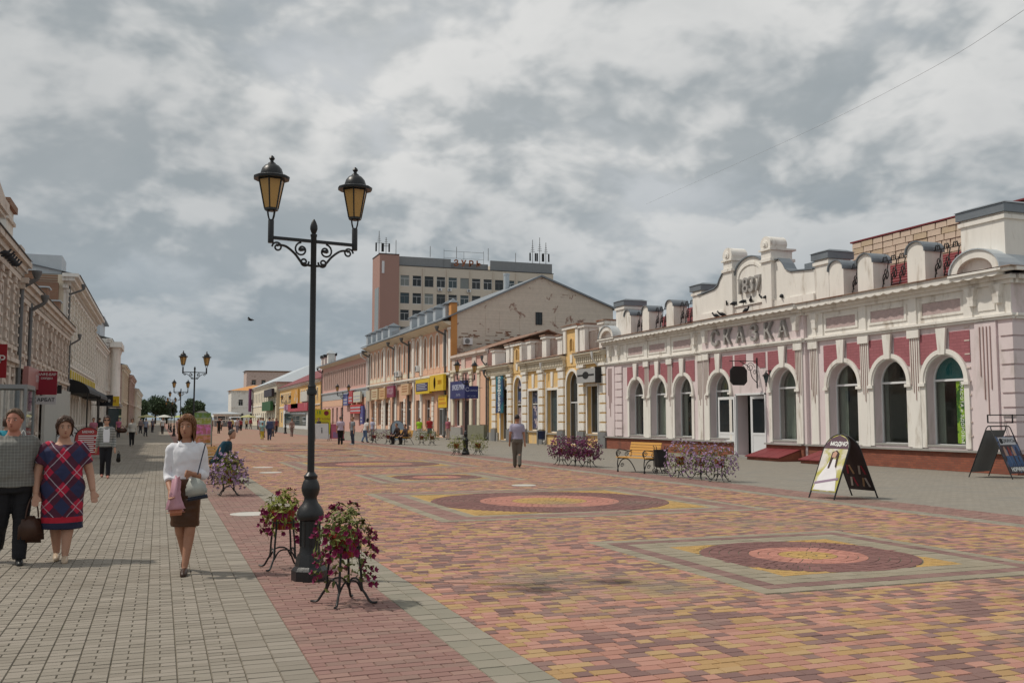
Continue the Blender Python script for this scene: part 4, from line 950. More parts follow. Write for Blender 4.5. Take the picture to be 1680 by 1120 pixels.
for x0, x1, z0, z1, cc, lab in ((34, 43, 3.4, 6.6, (.65, .33, .05), 'orange billboard with white figure above the shopfront'), (30, 54, 2.9, 4.2, (.45, .07, .10), 'long red and pink fascia sign over the white shopfront'), (24, 30, 3.2, 4.2, (.40, .2, .32), 'lilac fascia sign left of the orange billboard'), (46, 53.5, 4.4, 6.0, (.62, .6, .55), 'white hoarding beside the orange billboard')):
    s_ = empty('billboard', (23.4, 205, 0), R(-90), lab, 'sign', 'signs on the far yellow house'); bx('board', pm('bb %s' % lab[:6], cc, .5, var=.25, col2=(.6, .55, .5), m2=(.58, .62), s2=.4), s_, x0, x1, -2.0, -1.7, z0, z1); bx('frame', K['greym'], s_, x0, x1, -1.69, -1.62, z0-.15, z0)
Q2 = simple_house('cream_house', 'cream two storey house with pale grey hipped roof at the right street end', (22.8, 262, 0), R(-90), 56, 9.4, 18, 'cream', 'zincl', 4.5,
             [(5.6, 7.8, 1.0, [4+4*k for k in range(13)], 'glass'), (1, 3, 1.4, [5+5*k for k in range(10)], 'glass')])
for x0, x1, z0, z1, cc, lab in ((36, 54, 3.4, 5.4, (.02, .10, .03), 'dark green shop fascia on the cream house'), (40, 56, 6.4, 8.0, (.03, .02, .03), 'black awning banner above the green fascia'), (0, 3, 3.5, 9.5, (.14, .03, .10), 'purple vertical banner at the far corner of the cream house')):
    s_ = empty('shop_sign', (22.8, 262, 0), R(-90), lab, 'sign', 'signs on the cream house'); bx('board', pm('cs %s' % lab[:8], cc, .5), s_, x0, x1, -1.0, -.45, z0, z1); bx('frame', K['greym'], s_, x0, x1, -.44, -.4, z0, z0+.2)
Q3 = simple_house('porch_house', 'low brown house with grey gable between the salmon and yellow houses', (24.2, 151, 0), R(-90), 1.6, 6.2, 8, 'oldp', 'redroof', 1.2, [(1, 2.4, .7, [.8], 'glass')])

# ---------------------------------------------------------------- office slab behind
T = empty('office_block', (43.6, 185, 0), 0, 'tall beige office slab with window rows and rooftop letters behind the gable', 'building')
TL, TH = 33.2, 31.9
tw = [1.35+2.48*k for k in range(13)]
hl = [rect(c-.92, c+.92, z, z+2.15) for c in tw for z in (14.2, 17.6, 21.0, 24.4, 27.9)]
wall('wall', K['conc'], T, rect(0, TL, 0, TH), hl, 0, .4)
for i, c in enumerate(tw):
    for k, z in enumerate((14.2, 17.6, 21.0, 24.4, 27.9)): window(T, c, 1.88, z, z+2.15, .12, 0, ('glass', 'glass2', 'glass', 'glass3', 'glass')[(i*3+k*2+i*k) % 5], 'pvc' if (i*7+k) % 3 else 'greym', .09, 1, z+1.5)
for x in (.12, 5.07, 10.03, 14.99, 19.95, 24.9, 29.9): MB().box(x-.09, x+.09, -.22, -.003, 0, TH-.2).build('pier', K['conc'], T)
for x, z in ((8.5, 27.2), (10.5, 27.2), (14.6, 27.2)): ac_unit(T, x, z)
bx('side_wall', K['conc'], T, TL-.4, TL, .401, 14, 0, TH); bx('rear_wall', K['conc'], T, 0, TL-.4, 13.6, 14, 0, TH); bx('roof', K['greym'], T, 0, TL-.4, .401, 13.6, TH-.5, TH-.3)
bx('parapet', K['greym'], T, 0, 11, .6, 1.0, TH, TH+2.0); bx('parapet', K['greym'], T, 19.5, TL, .6, 1.0, TH, TH+2.2); bx('penthouse', K['conc'], T, 20.5, TL-.2, 1.002, 8, TH, TH+1.7); bx('penthouse', K['conc'], T, 1, 10.5, 1.002, 8, TH, TH+1.6)
bx('added_sky_screen', K['greym'], T, 11.2, 19.3, 1.6, 6, TH, TH+1.5); bx('coping', K['iron'], T, -.1, TL+.1, -.08, .5, TH+.0, TH+.12)  # grey box added behind the roof letters to cover the bright sky gap
st = bx('stair_tower', K['pinkp'], T, -3.9, -.002, -.8, 6, 0, TH+2.0); bx('tower_coping', K['iron'], st, -4.0, .0, -.9, 6, TH+2.0, TH+2.15); bx('stair_glazing', K['glass3'], st, -3.96, -3.901, -.2, 3.4, 3, TH-4.5)
MB().poly([(-3.5, TH-1.8), (-3.0, TH-1.8), (-3.0, TH+.6), (-3.5, TH+.6)], -.92, -.802).build('antenna_panel', K['pvc'], st)
K['rustl'] = pm('rusty letters', (.30, .11, .05), var=.3)
rl = empty('rooftop_letters', (43.6, 185, TH), 0, 'rusty red roof letters on a frame above the office block', 'sign')
for i, ch in enumerate('ЗУРЬ'): text('letter', ch, 1.7, .1, K['rustl'], rl, (12.0+1.6*i, .2, 1.15), bold=.05)
MB().box(9.5, 18, .5, .56, .1, .18).box(9.5, 18, .5, .56, 3.6, 3.66).box(9.5, 9.56, .5, .56, 0, 4.0).box(17.94, 18, .5, .56, 0, 4.0).box(13.7, 13.76, .5, .56, 0, 3.6).box(9.5, 18, .5, .56, 2.2, 2.25).build('frame', K['greym'], rl)
def mast(x, y, z, h, lab, full=True):
    o = empty('antenna_mast', (x, y, z), 0, lab, 'antenna', 'aerials on the office block roof'); mb = MB().tube([(0, 0, 0), (0, 0, h)], .07, 5)
    if full:
        for k in range(5): mb.tube([(-.5+.1*k, 0, h*.5+k*.4), (.5-.1*k, 0, h*.5+k*.4)], .05, 4)
    mb.build('pole', K['greym'], o)
    if full:
        q = MB()
        for s in (-.6, .6): q.box(s-.14, s+.14, -.2, .0, .5, 2.2)
        q.build('panel_antenna', K['iron'], o)
for x, h, f, lab in ((39.6, 4.6, 1, 'tall aerial cluster on the pink stair tower'), (41.0, 3.4, 1, 'lower lattice aerial on the pink stair tower'), (43.0, 3.0, 0, 'thin pole aerial beside the stair tower'), (50.0, 2.2, 0, 'short pole left of the rooftop letters'), (55.5, 2.4, 0, 'thin pole just right of the left parapet')):
    mast(x, 184.6, TH+2.0, h, lab, f)
for x, h, f, lab in ((62.6, 2.6, 0, 'thin aerial right of the rooftop letters'), (68.6, 2.0, 0, 'short aerial with small dish on the right parapet'), (72.4, 5.0, 1, 'aerial cluster at the right end of the office roof, left pole'), (74.0, 5.6, 1, 'aerial cluster at the right end of the office roof, tallest pole'), (75.4, 4.6, 1, 'aerial cluster at the right end of the office roof, right pole')):
    mast(x, 185.6, TH+2.1, h, lab, f)

# ---------------------------------------------------------------- left-hand row
def relief_house(name, label, y0, L_, H, wm, tm, bays, X=-6.4, pil=.22, floors=((5.0, 7.1), (1.0, 3.3)), wd=.95, dep=14, cornice=.6, endm=None):
    o = left_building(name, label, y0, X); c_ = L_/bays; holes = []
    for a, b in floors: holes += [arch_pts(c_*(k+.5), wd, a, b-wd*.4, .8) for k in range(bays)]
    wall('wall', K[wm], o, rect(0, L_, 0, H), holes, 0, .4)
    for k in range(bays):
        c = c_*(k+.5)
        for j, (a, b) in enumerate(floors):
            window(o, c, wd+.02, a, b-wd*.4, .2, .8, 'glass', 'pvc', .06, 1, a+(b-a)*.6)
            mb = MB(); arch_band(mb, c, wd, a-.05, b-wd*.4, .17, -.11, .01, .8, 10); mb.box(c-wd/2-.25, c+wd/2+.25, -.24, -.003, a-.22, a-.06); mb.box(c-.5, c+.5, -.20, -.003, b+.30, b+.42); mb.build('surround', K[tm], o)
    for k in range(bays+1):
        x = min(max(c_*k, .3), L_-.3)
        q = MB().box(x-.24, x+.24, -pil, -.003, floors[0][0]-.4, H-.95); q.box(x-.30, x+.30, -pil-.07, -.003, H-1.25, H-1.0); q.box(x-.30, x+.30, -pil-.07, -.003, floors[0][0]-.6, floors[0][0]-.4)
        z = floors[0][0]
        while z < H-1.5: q.box(x-.3, x+.3, -pil-.05, -pil+.01, z, z+.12); z += .45
        q.build('pilaster', K[tm], o); bx('ground_pilaster', K[tm], o, x-.3, x+.3, -pil*.8, -.003, .4, floors[0][0]-1.0)
    stepped(o, 'belt_course', tm, 0, L_, [(floors[0][0]-.98, floors[0][0]-.8, .18), (floors[0][0]-.798, floors[0][0]-.62, .34)])
    mb = MB(); n = int(L_/.4)
    for k in range(n): x = L_*(k+.5)/n; mb.box(x-.1, x+.1, -pil-.14, -.003, H-.72, H-.5)
    mb.build('dentils', K[tm], o)['kind'] = 'stuff'
    stepped(o, 'cornice', tm, 0, L_, [(H-.98, H-.75, .3), (H-.498, H-.25, cornice*.75), (H-.248, H, cornice)])
    bx('end_wall', K[endm or wm], o, 0, .4, .401, dep, 0, H); bx('end_wall', K[wm], o, L_-.4, L_, .401, dep, 0, H)
    MB().polyx([(-cornice-.08, H+.01), (dep*.5, H+1.7), (dep, H+.01), (dep, H-.1), (dep*.5, H+1.6), (-cornice-.08, H+.005-.06+.06)], -.1, L_+.1).build('roof', K['zinc'], o)
    return o
U = relief_house('ornate_corner_house', 'old peeling white and pink two storey house with heavy cornice, nearest on left', 34.0, 15.0, 8.85, 'oldp', 'oldw', 8, floors=((4.9, 7.2), (1.0, 3.2)))
bx('attic', K['oldw'], U, 2, 8.2, -.25, .6, 8.86, 9.6); stepped(U, 'attic_cornice', 'oldw', 2, 8.2, [(9.6, 9.75, .4), (9.752, 10.2, .5)])
MB().poly([(1.4, 10.2), (8.4, 10.2), (4.9, 10.9)], -.45, .3).build('attic_gable', K['oldw'], U)
o = bx('chimney', K['white2'], U, 12.2, 14.3, .1, 1.8, 8.9, 10.9); bx('chimney_band', K['oldw'], o, 12.1, 14.4, .0, 1.9, 10.3, 10.45); bx('chimney_band', K['redbrick'], o, 12.05, 14.45, -.05, 1.95, 10.9, 11.2); bx('chimney_foot', K['oldw'], o, 13.6, 14.9, -.35, .8, 8.86, 9.4)
drainpipe(U, 14.8, 8.3, gooseneck=.6, r=.10, m='pipe', y=-.3)
for i in range(6): pigeon(U, (-6.4+.62, 41.2+i*.62, 7.88), 1.5+rnd.random(), 1.3, 'pigeon under the left cornice, %s in the row from the left edge' % ('first', 'second', 'third', 'fourth', 'fifth', 'last')[i], 'pigeons under the left cornice')
V = relief_house('peeling_row_house', 'long peeling pale house with pilasters and rust stained cornice on left', 49.02, 25.6, 8.05, 'oldp', 'oldw', 11, floors=((4.75, 6.7), (1.0, 3.2)))
drainpipe(V, 3.3, 7.6, gooseneck=.6, r=.09, y=-.3); drainpipe(V, 25.4, 7.5, gooseneck=.6, r=.06, y=-.3)
bx('metal_cladding', pm('white ribbed cladding', (.55, .55, .52)), V, 9.5, 25.2, -.42, -.3, .1, 3.5)
mb = MB()
for k in range(40): x = 9.5+15.7*k/40; mb.box(x, x+.16, -.47, -.421, .1, 3.5)
mb.build('cladding_ribs', pm('white ribbed cladding', (.55, .55, .52)), V)['kind'] = 'stuff'
for x in (6, 13, 20): o = bx('parapet_post', K['redbrick'], V, x, x+1.2, .0, 1.0, 8.06, 9.3); bx('post_cap', K['zincl'], o, x-.1, x+1.3, -.1, 1.1, 9.3, 9.38)
bx('brick_end', K['redbrick'], V, 25.0, 25.9, .6, 13, 8.0, 11.2)
W_ = relief_house('cream_yellow_house', 'taller cream house with wide eaves and yellow balcony band on left', 75.0, 33.0, 11.9, 'cream', 'white', 12, X=-6.7, pil=.3, floors=((6.3, 9.6), (1.2, 3.0)), wd=1.1, cornice=1.0, endm='redbrick')
bx('roof_box', K['zincl'], W_, 0.2, 3.5, .2, 6, 11.95, 13.3); mb = MB()
bx('balcony_band', K['white'], W_, .5, 32, -.45, -.31, 4.55, 5.25)
for k in range(14): x = 2+2.1*k; bx('yellow_panel', pm('bright yellow panel', (.55, .42, .02)), W_, x, x+1.1, -.50, -.451, 4.6, 5.2)
drainpipe(W_, .5, 11.2, gooseneck=.9, r=.07, y=-.36)
for x0, x1, zt, lab in ((1.5, 14.5, 4.5, 'black barrel awning on cream house, nearer one'), (16, 30, 4.4, 'black flat awning on cream house, farther one')):
    aw = empty('awning', (-6.7, 75.0, 0), R(90), lab, 'awning', 'black awnings on the cream house')
    MB().polyx([(-.35, zt)]+[(-.35-1.5*math.sin(t*math.pi/12), zt-1.0+1.0*math.cos(t*math.pi/12)) for t in range(7)]+[(-.35, zt-1.0)], x0, x1).build('canopy', pm('black canvas', (.012, .012, .013)), aw)
    MB().tube([(x0+.2, -1.7, zt-1), (x0+.2, -1.7, 0)], .05, 6).tube([(x1-.2, -1.7, zt-1), (x1-.2, -1.7, 0)], .05, 6).build('posts', K['iron'], aw)
    text('lettering', 'КАФЕ' if x0 < 5 else 'БАР', .5, .01, pm('grey ink', (.3, .3, .32)), aw, (x0+2.5, -1.82, zt-.85)) if False else None
X3 = relief_house('white_portico_house', 'white house with tall round columns and metal roof farther down left side', 108.2, 26, 10.4, 'white2', 'white', 7, X=-6.9, floors=((5.4, 7.6), (1.2, 3.4)), wd=1.1)
X4 = relief_house('white_columned_house', 'tall white classical house with giant column and penthouse on left', 134.4, 30, 12.0, 'white2', 'white', 8, X=-6.7, floors=((6.0, 9.0), (1.2, 3.6)), wd=1.2)
for x in (1.2, 4.6, 8.0): MB().lathe([(.62, 3.6), (.62, 3.8), (.5, 3.95), (.44, 10.2), (.5, 10.4), (.6, 10.7), (.6, 10.9)], 18, (x, -1.0, 0)).build('column', K['white'], X4, 40)
bx('portico_slab', K['white'], X4, 0, 9.4, -1.8, -.35, 10.9, 11.6); bx('portico_base', K['slab'], X4, 0, 9.4, -1.8, -.35, 3.2, 3.6); bx('shop_porch', K['glass2'], X4, .2, 9.2, -1.7, -.4, .1, 3.0); bx('penthouse', K['zincl'], X4, 2, 14, 1, 8, 12.4, 14.8); bx('penthouse_roof', K['zinc'], X4, 1.5, 14.5, .5, 8.5, 14.8, 15.0)
X5 = relief_house('brown_house', 'narrow brown two storey house beyond the columned house', 164.8, 24, 10.2, 'oldp', 'cream', 6, X=-5.8)
X6 = relief_house('red_brick_house', 'dark red brick house far down the left side', 189.2, 30, 9.6, 'redbrick', 'oldp', 8, X=-5.4)
X7 = relief_house('pale_end_house', 'pale house at the far end of the left row', 219.6, 60, 8.0, 'cream', 'white2', 12, X=-5.0)
def lsign(name, y0, y1, z0, z1, proj, cc, lines, lab, tc=(.75, .72, .7), across=False, X=-6.0):
    """across: board standing out from the wall and facing down the street"""
    if across:
        s_ = empty(name, (X+.06, y0, 0), 0, lab, 'sign'); bx('board', pm('ls %s' % lab[:10], cc, .45, var=.15), s_, 0, proj, -.06, .06, z0, z1)
        for t, sz, zz in lines: text('lettering', t, sz, .004, pm('ink %s' % (tc,), tc), s_, (proj/2, -.066, zz), bold=sz*.02)
        MB().box(-.46, 0, -.02, .02, z1-.15, z1-.1).box(-.46, 0, -.02, .02, z0+.1, z0+.15).build('bracket', K['iron'], s_)
    else:
        s_ = empty(name, (X-.4, y0, 0), R(90), lab, 'sign'); bx('board', pm('ls %s' % lab[:10], cc, .45, var=.15), s_, 0, y1-y0, -.3-proj, -.3, z0, z1)
        for t, sz, zz in lines: text('lettering', t, sz, .004, pm('ink %s' % (tc,), tc), s_, ((y1-y0)/2, -.31-proj, zz))
    return s_
lsign('projecting_sign', 54.3, 0, 2.85, 4.05, .95, (.26, .012, .03), [('КАФЕ-БАР', .17, 3.88), ('СКИДКА', .13, 3.68)], 'dark red projecting sign with round pictures above the arbat board', across=True)
s_ = lsign('projecting_sign', 54.2, 0, 2.36, 2.80, .95, (.55, .54, .55), [('АРБАТ', .25, 2.58)], 'pale projecting board reading АРБАТ below the dark red sign', (.02, .02, .03), True)
lsign('projecting_sign', 62.0, 0, 3.1, 3.6, .5, (.012, .013, .014), [('V', .4, 3.65)], 'small black projecting sign on the peeling house', (.3, .35, .33), True)
lsign('shop_sign', 50.2, 57.8, 3.1, 4.1, .25, (.42, .20, .19), [('САЛОН', .5, 3.6)], 'faded pink fascia sign between the drainpipes', (.7, .6, .6))
lsign('projecting_sign', 41.6, 0, 3.2, 4.5, .32, (.30, .012, .02), [('Р', .4, 3.9)], 'red sign cut by the left edge of the view', across=True)
lsign('oval_sign', 104.0, 0, 2.9, 4.0, 1.5, (.02, .022, .03), [('кафе', .45, 3.45)], 'dark square sign with white oval on cream house', (.7, .7, .7), True)
lsign('yellow_sign', 128.0, 0, 3.2, 4.4, 1.2, (.6, .42, .02), [('М', .5, 3.8)], 'small yellow sign before the columned house', (.3, .1, .02), True)
# glass bus-stop-like kiosk frame at the left edge
kf = empty('glass_kiosk', (-5.8, 33.0, 0), 0, 'grey framed glass kiosk at the left edge behind the walking man', 'kiosk')
mb = MB()
for x, y in ((0, 0), (1.9, 0), (0, 2), (1.9, 2)): mb.box(x-.04, x+.04, y-.04, y+.04, 0, 2.55)
mb.box(-.04, 1.94, -.04, 2.04, 2.55, 2.68).build('frame', K['greym'], kf)
bx('pane', K['see'], kf, .04, 1.86, -.005, .005, .1, 2.5); bx('pane', K['see'], kf, 1.895, 1.905, .04, 1.96, .1, 2.5); bx('counter', K['greym'], kf, .1, 1.8, .9, 1.9, 0, .9)

# ---------------------------------------------------------------- far end of the street
simple_house('white_market_hall', 'white two storey hall with orange roof closing the street', (22, 330, 0), 0, 18, 11, 15, 'white', 'orange', 2.0, [(6, 8, 1.4, [3+4*k for k in range(4)], 'glass'), (1, 3.4, 2, [3+4*k for k in range(4)], 'glass')])
simple_house('red_brick_block', 'red and grey flats rising behind the white hall', (34, 420, 0), 0, 24, 22, 15, 'oldp', 'greym', 0.6, [(16, 18, 1.6, [3+4*k for k in range(6)], 'glass'), (11, 13, 1.6, [3+4*k for k in range(6)], 'glass')], trim='redbrick')
simple_house('grey_shed', 'long low grey glazed market shed at the street end', (41, 330, 0), 0, 40, 8.5, 15, 'zincl', 'zincl', 1.5, [(1, 3.4, 3, [4+5*k for k in range(7)], 'glass2')], trim='zincl')
simple_house('market_pavilion', 'small pavilion with dark red pyramid roof at the street end', (30.5, 245, 0), 0, 6, 2.6, 6, 'white', 'redroof', 2.6, [(.8, 2, 1.2, [1.5, 4.4], 'glass')], ridge=3.0)
simple_house('green_kiosk', 'green market kiosk beyond the lamps in mid street', (11, 215, 0), 0, 5, 2.7, 4, 'greym', 'zincl', .5, [(.9, 2.2, 1.6, [1.4, 3.6], 'glass')], ridge=2.0)
def tree(x, y, h, r, seed, lab):
    rn = random.Random(seed); o = empty('tree', (x, y, 0), 0, lab, 'tree', 'trees at the street end')
    mb = MB().tube([(0, 0, 0), (.1, .1, h*.3), (0, 0, h*.75)], [.35, .25, .08], 7)
    cl = []
    for k in range(9):
        a = rn.uniform(0, 6.3); rr = rn.uniform(.3, .75)*r; p_ = Vector((math.cos(a)*rr, math.sin(a)*rr, h*rn.uniform(.42, .85))); mb.tube([(0, 0, h*.35), p_*.6+Vector((0, 0, h*.15)), p_], [.14, .1, .04], 5); cl.append((p_, r*rn.uniform(.35, .55)))
    cl.append((Vector((0, 0, h*.85)), r*.5)); mb.build('trunk', K['bark'], o, 60); vs, fs = [], []
    for c_, cr in cl:
        for k in range(330):
            d = Vector((rn.gauss(0, 1), rn.gauss(0, 1), rn.gauss(0, 1))).normalized()*cr*rn.uniform(.45, 1.08); p_ = c_+d; q = Euler((rn.uniform(0, 6), rn.uniform(0, 6), rn.uniform(0, 6))).to_matrix(); s = rn.uniform(.25, .5); n = len(vs)
            vs += [tuple(p_+q@Vector(v)*s) for v in ((-1, 0, 0), (0, -.5, 0), (1, 0, .2), (0, .5, 0))]; fs.append((n, n+1, n+2, n+3))
    me = bpy.data.meshes.new('crown'); me.from_pydata(vs, [], fs); me.materials.append(K['tree']); link('crown', me, o); return o
for i, (x, y, h, r) in enumerate(((-5, 330, 7.2, 3.6), (-1.4, 335, 8.6, 4.2), (2.2, 342, 6.8, 3.4), (9.2, 330, 7.8, 3.4), (12.0, 340, 7.4, 3.2), (-9, 338, 6.5, 3.4))):
    tree(x, y, h, r, i+3, ['dark tree at the left street end, nearest the houses', 'tall dark tree at the left street end', 'lower dark tree right of the tall one at the street end', 'dark tree between the lamps and the white hall', 'tall dark tree touching the white hall', 'low dark tree behind the last left house'][i])
def umbrella(x, y, lab, cc):
    o = empty('market_umbrella', (x, y, 0), 0, lab, 'umbrella', 'market umbrellas at the street end')
    MB().tube([(0, 0, 0), (0, 0, 2.4)], .05, 5).build('pole', K['pvc'], o); MB().lathe([(1.9, 1.95), (1.9, 2.05), (1.1, 2.35), (.05, 2.6)], 8).build('canopy', pm('umb %s' % (cc,), cc), o)
for i in range(8): umbrella(-2.5+3.6*i + rnd.uniform(-.5, .5), 232+7*(i % 3), ['yellowish market umbrella nearest the left houses', 'white market umbrella second from the left houses', 'yellow green market umbrella behind the lamps', 'white market umbrella behind the round advert', 'pale yellow market umbrella behind the round advert', 'white market umbrella above the crowd', 'yellow market umbrella above the crowd', 'white market umbrella at the right of the row'][i], [(.45, .43, .2), (.55, .55, .5), (.36, .40, .12)][i % 3])

# ---------------------------------------------------------------- lantern posts
def make_lamp():
    o = empty('street_lamp', (0, 0, 0))
    MB().lathe([(0.1833, 0), (0.1833, .10), (0.1677, .12), (0.1482, .14), (0.1326, .22), (0.1209, .26)], 8, a0=R(22.5)).build('plinth', K['ironp'], o, 30)
    mb = MB().lathe([(0.1170, .24), (0.1053, .28), (0.0998, .34), (0.0998, .59), (0.1170, .60), (0.1342, .615), (0.1388, .64), (0.1357, .67), (0.1248, .70), (0.1053, .735), (0.0780, .77), (0.0663, .80), (0.0640, .83), (0.0780, .85), (0.0920, .90), (0.0920, .93), (0.0780, .98), (0.0608, 1.01), (0.0686, 1.025), (0.0686, 1.045), (0.0546, 1.06), (0.0390, 1.08)], 20)
    mb.build('pedestal', K['ironp'], o, 40)
    f = MB()
    for k in range(10): a = k*math.pi/5; f.tube([(.1*math.cos(a), .1*math.sin(a), .34), (.1*math.cos(a), .1*math.sin(a), .59)], .010, 5)
    f.build('flutes', K['ironp'], o, 60)
    MB().lathe([(0.0359, 1.05), (0.0351, 1.86), (0.0484, 1.87), (0.0515, 1.9), (0.0390, 1.94), (0.0437, 1.955), (0.0312, 1.98), (0.0296, 3.50), (0.0343, 3.51), (0.0343, 3.53), (0.0172, 3.54)], 16).build('pole', K['ironp'], o, 40)
    MB().lathe([(0.0156, 3.53), (0.0273, 3.55), (0.0390, 3.585), (0.0374, 3.62), (0.0234, 3.66), (0.0062, 3.69)], 14).build('finial', K['ironp'], o, 60)
    for s in (-1, 1):
        x = s*.455
        arm = MB().box(min(0, x), max(0, x), -.013, .013, 3.44, 3.472)
        arm.tube(spline([(s*.03, 0, 3.20), (s*.12, 0, 3.22), (s*.20, 0, 3.31), (s*.30, 0, 3.38), (s*.40, 0, 3.385)], 5), .013, 6)
        for cx, cz, r, t0, dr in ((.385, 3.365, .055, 0, 1), (.13, 3.36, .075, 1.5, -1), (.10, 3.235, .05, 3, 1)):
            arm.tube([(s*(cx+r*(1-i/26)*math.cos(t0+dr*i*.42)), 0, cz+r*(1-i/26)*math.sin(t0+dr*i*.42)) for i in range(22)], .0105, 5)
        arm.lathe([(.0, 0), (.035, .01), (.035, .03), (0, .04)], 8, (s*.13, 0, 3.34))
        arm.build('arm', K['ironp'], o, 40)
        MB().lathe([(.028, 3.40), (.030, 3.41), (.030, 3.63), (.024, 3.64)], 12, (x, 0, 0)).build('socket', K['ironp'], o, 40)
        lf = MB(); n = 6
        for k in range(4): a = k*math.pi/2+.4; lf.tube([(x+.022*math.cos(a), .022*math.sin(a), 3.63), (x+.04*math.cos(a), .04*math.sin(a), 3.68), (x+.05*math.cos(a), .05*math.sin(a), 3.735)], .008, 5)
        lf.lathe([(.052, 3.725), (.073, 3.735), (.073, 3.755), (.052, 3.755)], n, (x, 0, 0)); lf.lathe([(.135, 4.04), (.135, 4.06), (.115, 4.06), (.115, 4.04)], n, (x, 0, 0))
        for k in range(n): a = k*2*math.pi/n; lf.tube([(x+.07*math.cos(a), .07*math.sin(a), 3.75), (x+.132*math.cos(a), .132*math.sin(a), 4.05)], .0075, 4)
        lf.lathe([(.18, 4.05), (.184, 4.075), (.17, 4.085), (.115, 4.10), (.115, 4.115), (.10, 4.16), (.07, 4.195), (.042, 4.21), (.038, 4.22), (.017, 4.235), (.018, 4.25), (.03, 4.265), (.022, 4.285), (.006, 4.30)], 12, (x, 0, 0))
        l_ = lf.build('lantern', K['ironp'], o, 30)
        for k in range(n):
            a0 = k*2*math.pi/n+.07; a1 = (k+1)*2*math.pi/n-.07
            v = [(x+r*math.cos(a), r*math.sin(a), z) for r, a, z in ((.067, a0, 3.757), (.067, a1, 3.757), (.124, a1, 4.04), (.124, a0, 4.04))]
            u = [(x+(p[0]-x)*.96, p[1]*.96, p[2]) for p in v]
            MB().add(v+u, [(0, 1, 2, 3), (7, 6, 5, 4), (0, 4, 5, 1), (1, 5, 6, 2), (2, 6, 7, 3), (3, 7, 4, 0)]).build('lantern_pane', K['amber'], l_)
    return o
lamp = make_lamp()
LP = [(1.47, 10.0, 'large black double lantern post in the foreground, flower stands at its foot'), (1.25, 40, 'double lantern post behind the woman in white blouse, first beyond foreground post'), (1.3, 69, 'double lantern post third along the left row'), (1.3, 97, 'double lantern post fourth along the left row'), (1.3, 125, 'double lantern post fifth along the left row'), (1.3, 153, 'double lantern post sixth along the left row, farthest'),
      (13.1, 42, 'double lantern post on right with navy banner, planters at its foot'), (13.1, 73.5, 'double lantern post on right before the salmon building'), (13.1, 109, 'double lantern post on right before the yellow house')]
for i, (x, y, lab) in enumerate(LP):
    o = lamp if i == 0 else copy_tree(lamp); o.location = (x, y, 0); o.rotation_euler = (0, 0, R(12)); tag(o, lab, 'street lamp', 'double lantern posts along the street')
    if i == 0: o.rotation_euler = (R(.25), R(-.35), R(12))
bn = empty('lamp_banner', (13.1, 42, 0), R(-14), 'navy banner sign hung on the right lantern post', 'sign')
bx('board', pm('navy sign', (.025, .03, .14), .35), bn, -.06, .56, -.11, -.07, 2.55, 3.12); bx('hanger', K['iron'], bn, -.04, .75, -.1, -.08, 3.03, 3.05)
text('lettering', 'С', .26, .003, pm('pale blue ink', (.45, .48, .62)), bn, (.06, -.113, 2.95)); text('lettering', 'салон', .13, .003, pm('pale blue ink', (.45, .48, .62)), bn, (.34, -.113, 2.92)); text('lettering', 'тел. 2-13-46', .07, .003, pm('pale blue ink', (.45, .48, .62)), bn, (.25, -.113, 2.66))

# ---------------------------------------------------------------- flower stands
def petal_mesh(m, r=.045):
    mb = MB(); n = 10; vs = [(0, 0, -.02)]
    for k in range(n):
        a = 2*math.pi*k/n; rr = r*(1.0 if k % 2 == 0 else .72); vs.append((rr*math.cos(a), rr*math.sin(a), .012 if k % 2 == 0 else .0))
    return mb.add(vs, [(0, 1+k, 1+(k+1) % n) for k in range(n)]).mesh('petunia_flower', m)
def foliage(rn, n, c, rad, size, trail=.0, squash=.8):
    vs, fs = [], []
    pts = []
    for k in range(n):
        d = Vector((rn.gauss(0, 1), rn.gauss(0, 1), rn.gauss(0, 1))).normalized(); r = rad*(.35+.65*rn.random()**.5)
        p_ = Vector(c)+Vector((d.x*r, d.y*r, d.z*r*squash))
        lat = math.hypot(d.x, d.y)
        if trail and lat > .6 and rn.random() < .5: p_.z -= trail*rn.random()*lat; p_.x += d.x*.06; p_.y += d.y*.06
        if lat < .45 and d.z < -.1: continue
        p_ += Vector((noise.noise(p_*7), noise.noise(p_*7+Vector((9, 1, 3))), noise.noise(p_*7+Vector((3, 7, 1)))))*rad*.3
        pts.append((p_, d)); s = size*rn.uniform(.6, 1.2)
        q = (d+Vector((rn.uniform(-.8, .8), rn.uniform(-.8, .8), rn.uniform(-.2, .9)))).to_track_quat('Z', 'Y').to_matrix() @ Matrix.Rotation(rn.uniform(0, 6.3), 3, 'Z'); m = len(vs)
        vs += [tuple(p_+q@(Vector(v)*s)) for v in ((-1, 0, -.1), (-.2, -.42, .06), (1, 0, -.15), (-.2, .42, .06), (0, 0, -.04))]
        fs += [(m, m+1, m+4), (m+1, m+2, m+4), (m+2, m+3, m+4), (m+3, m, m+4)]
    return vs, fs, pts
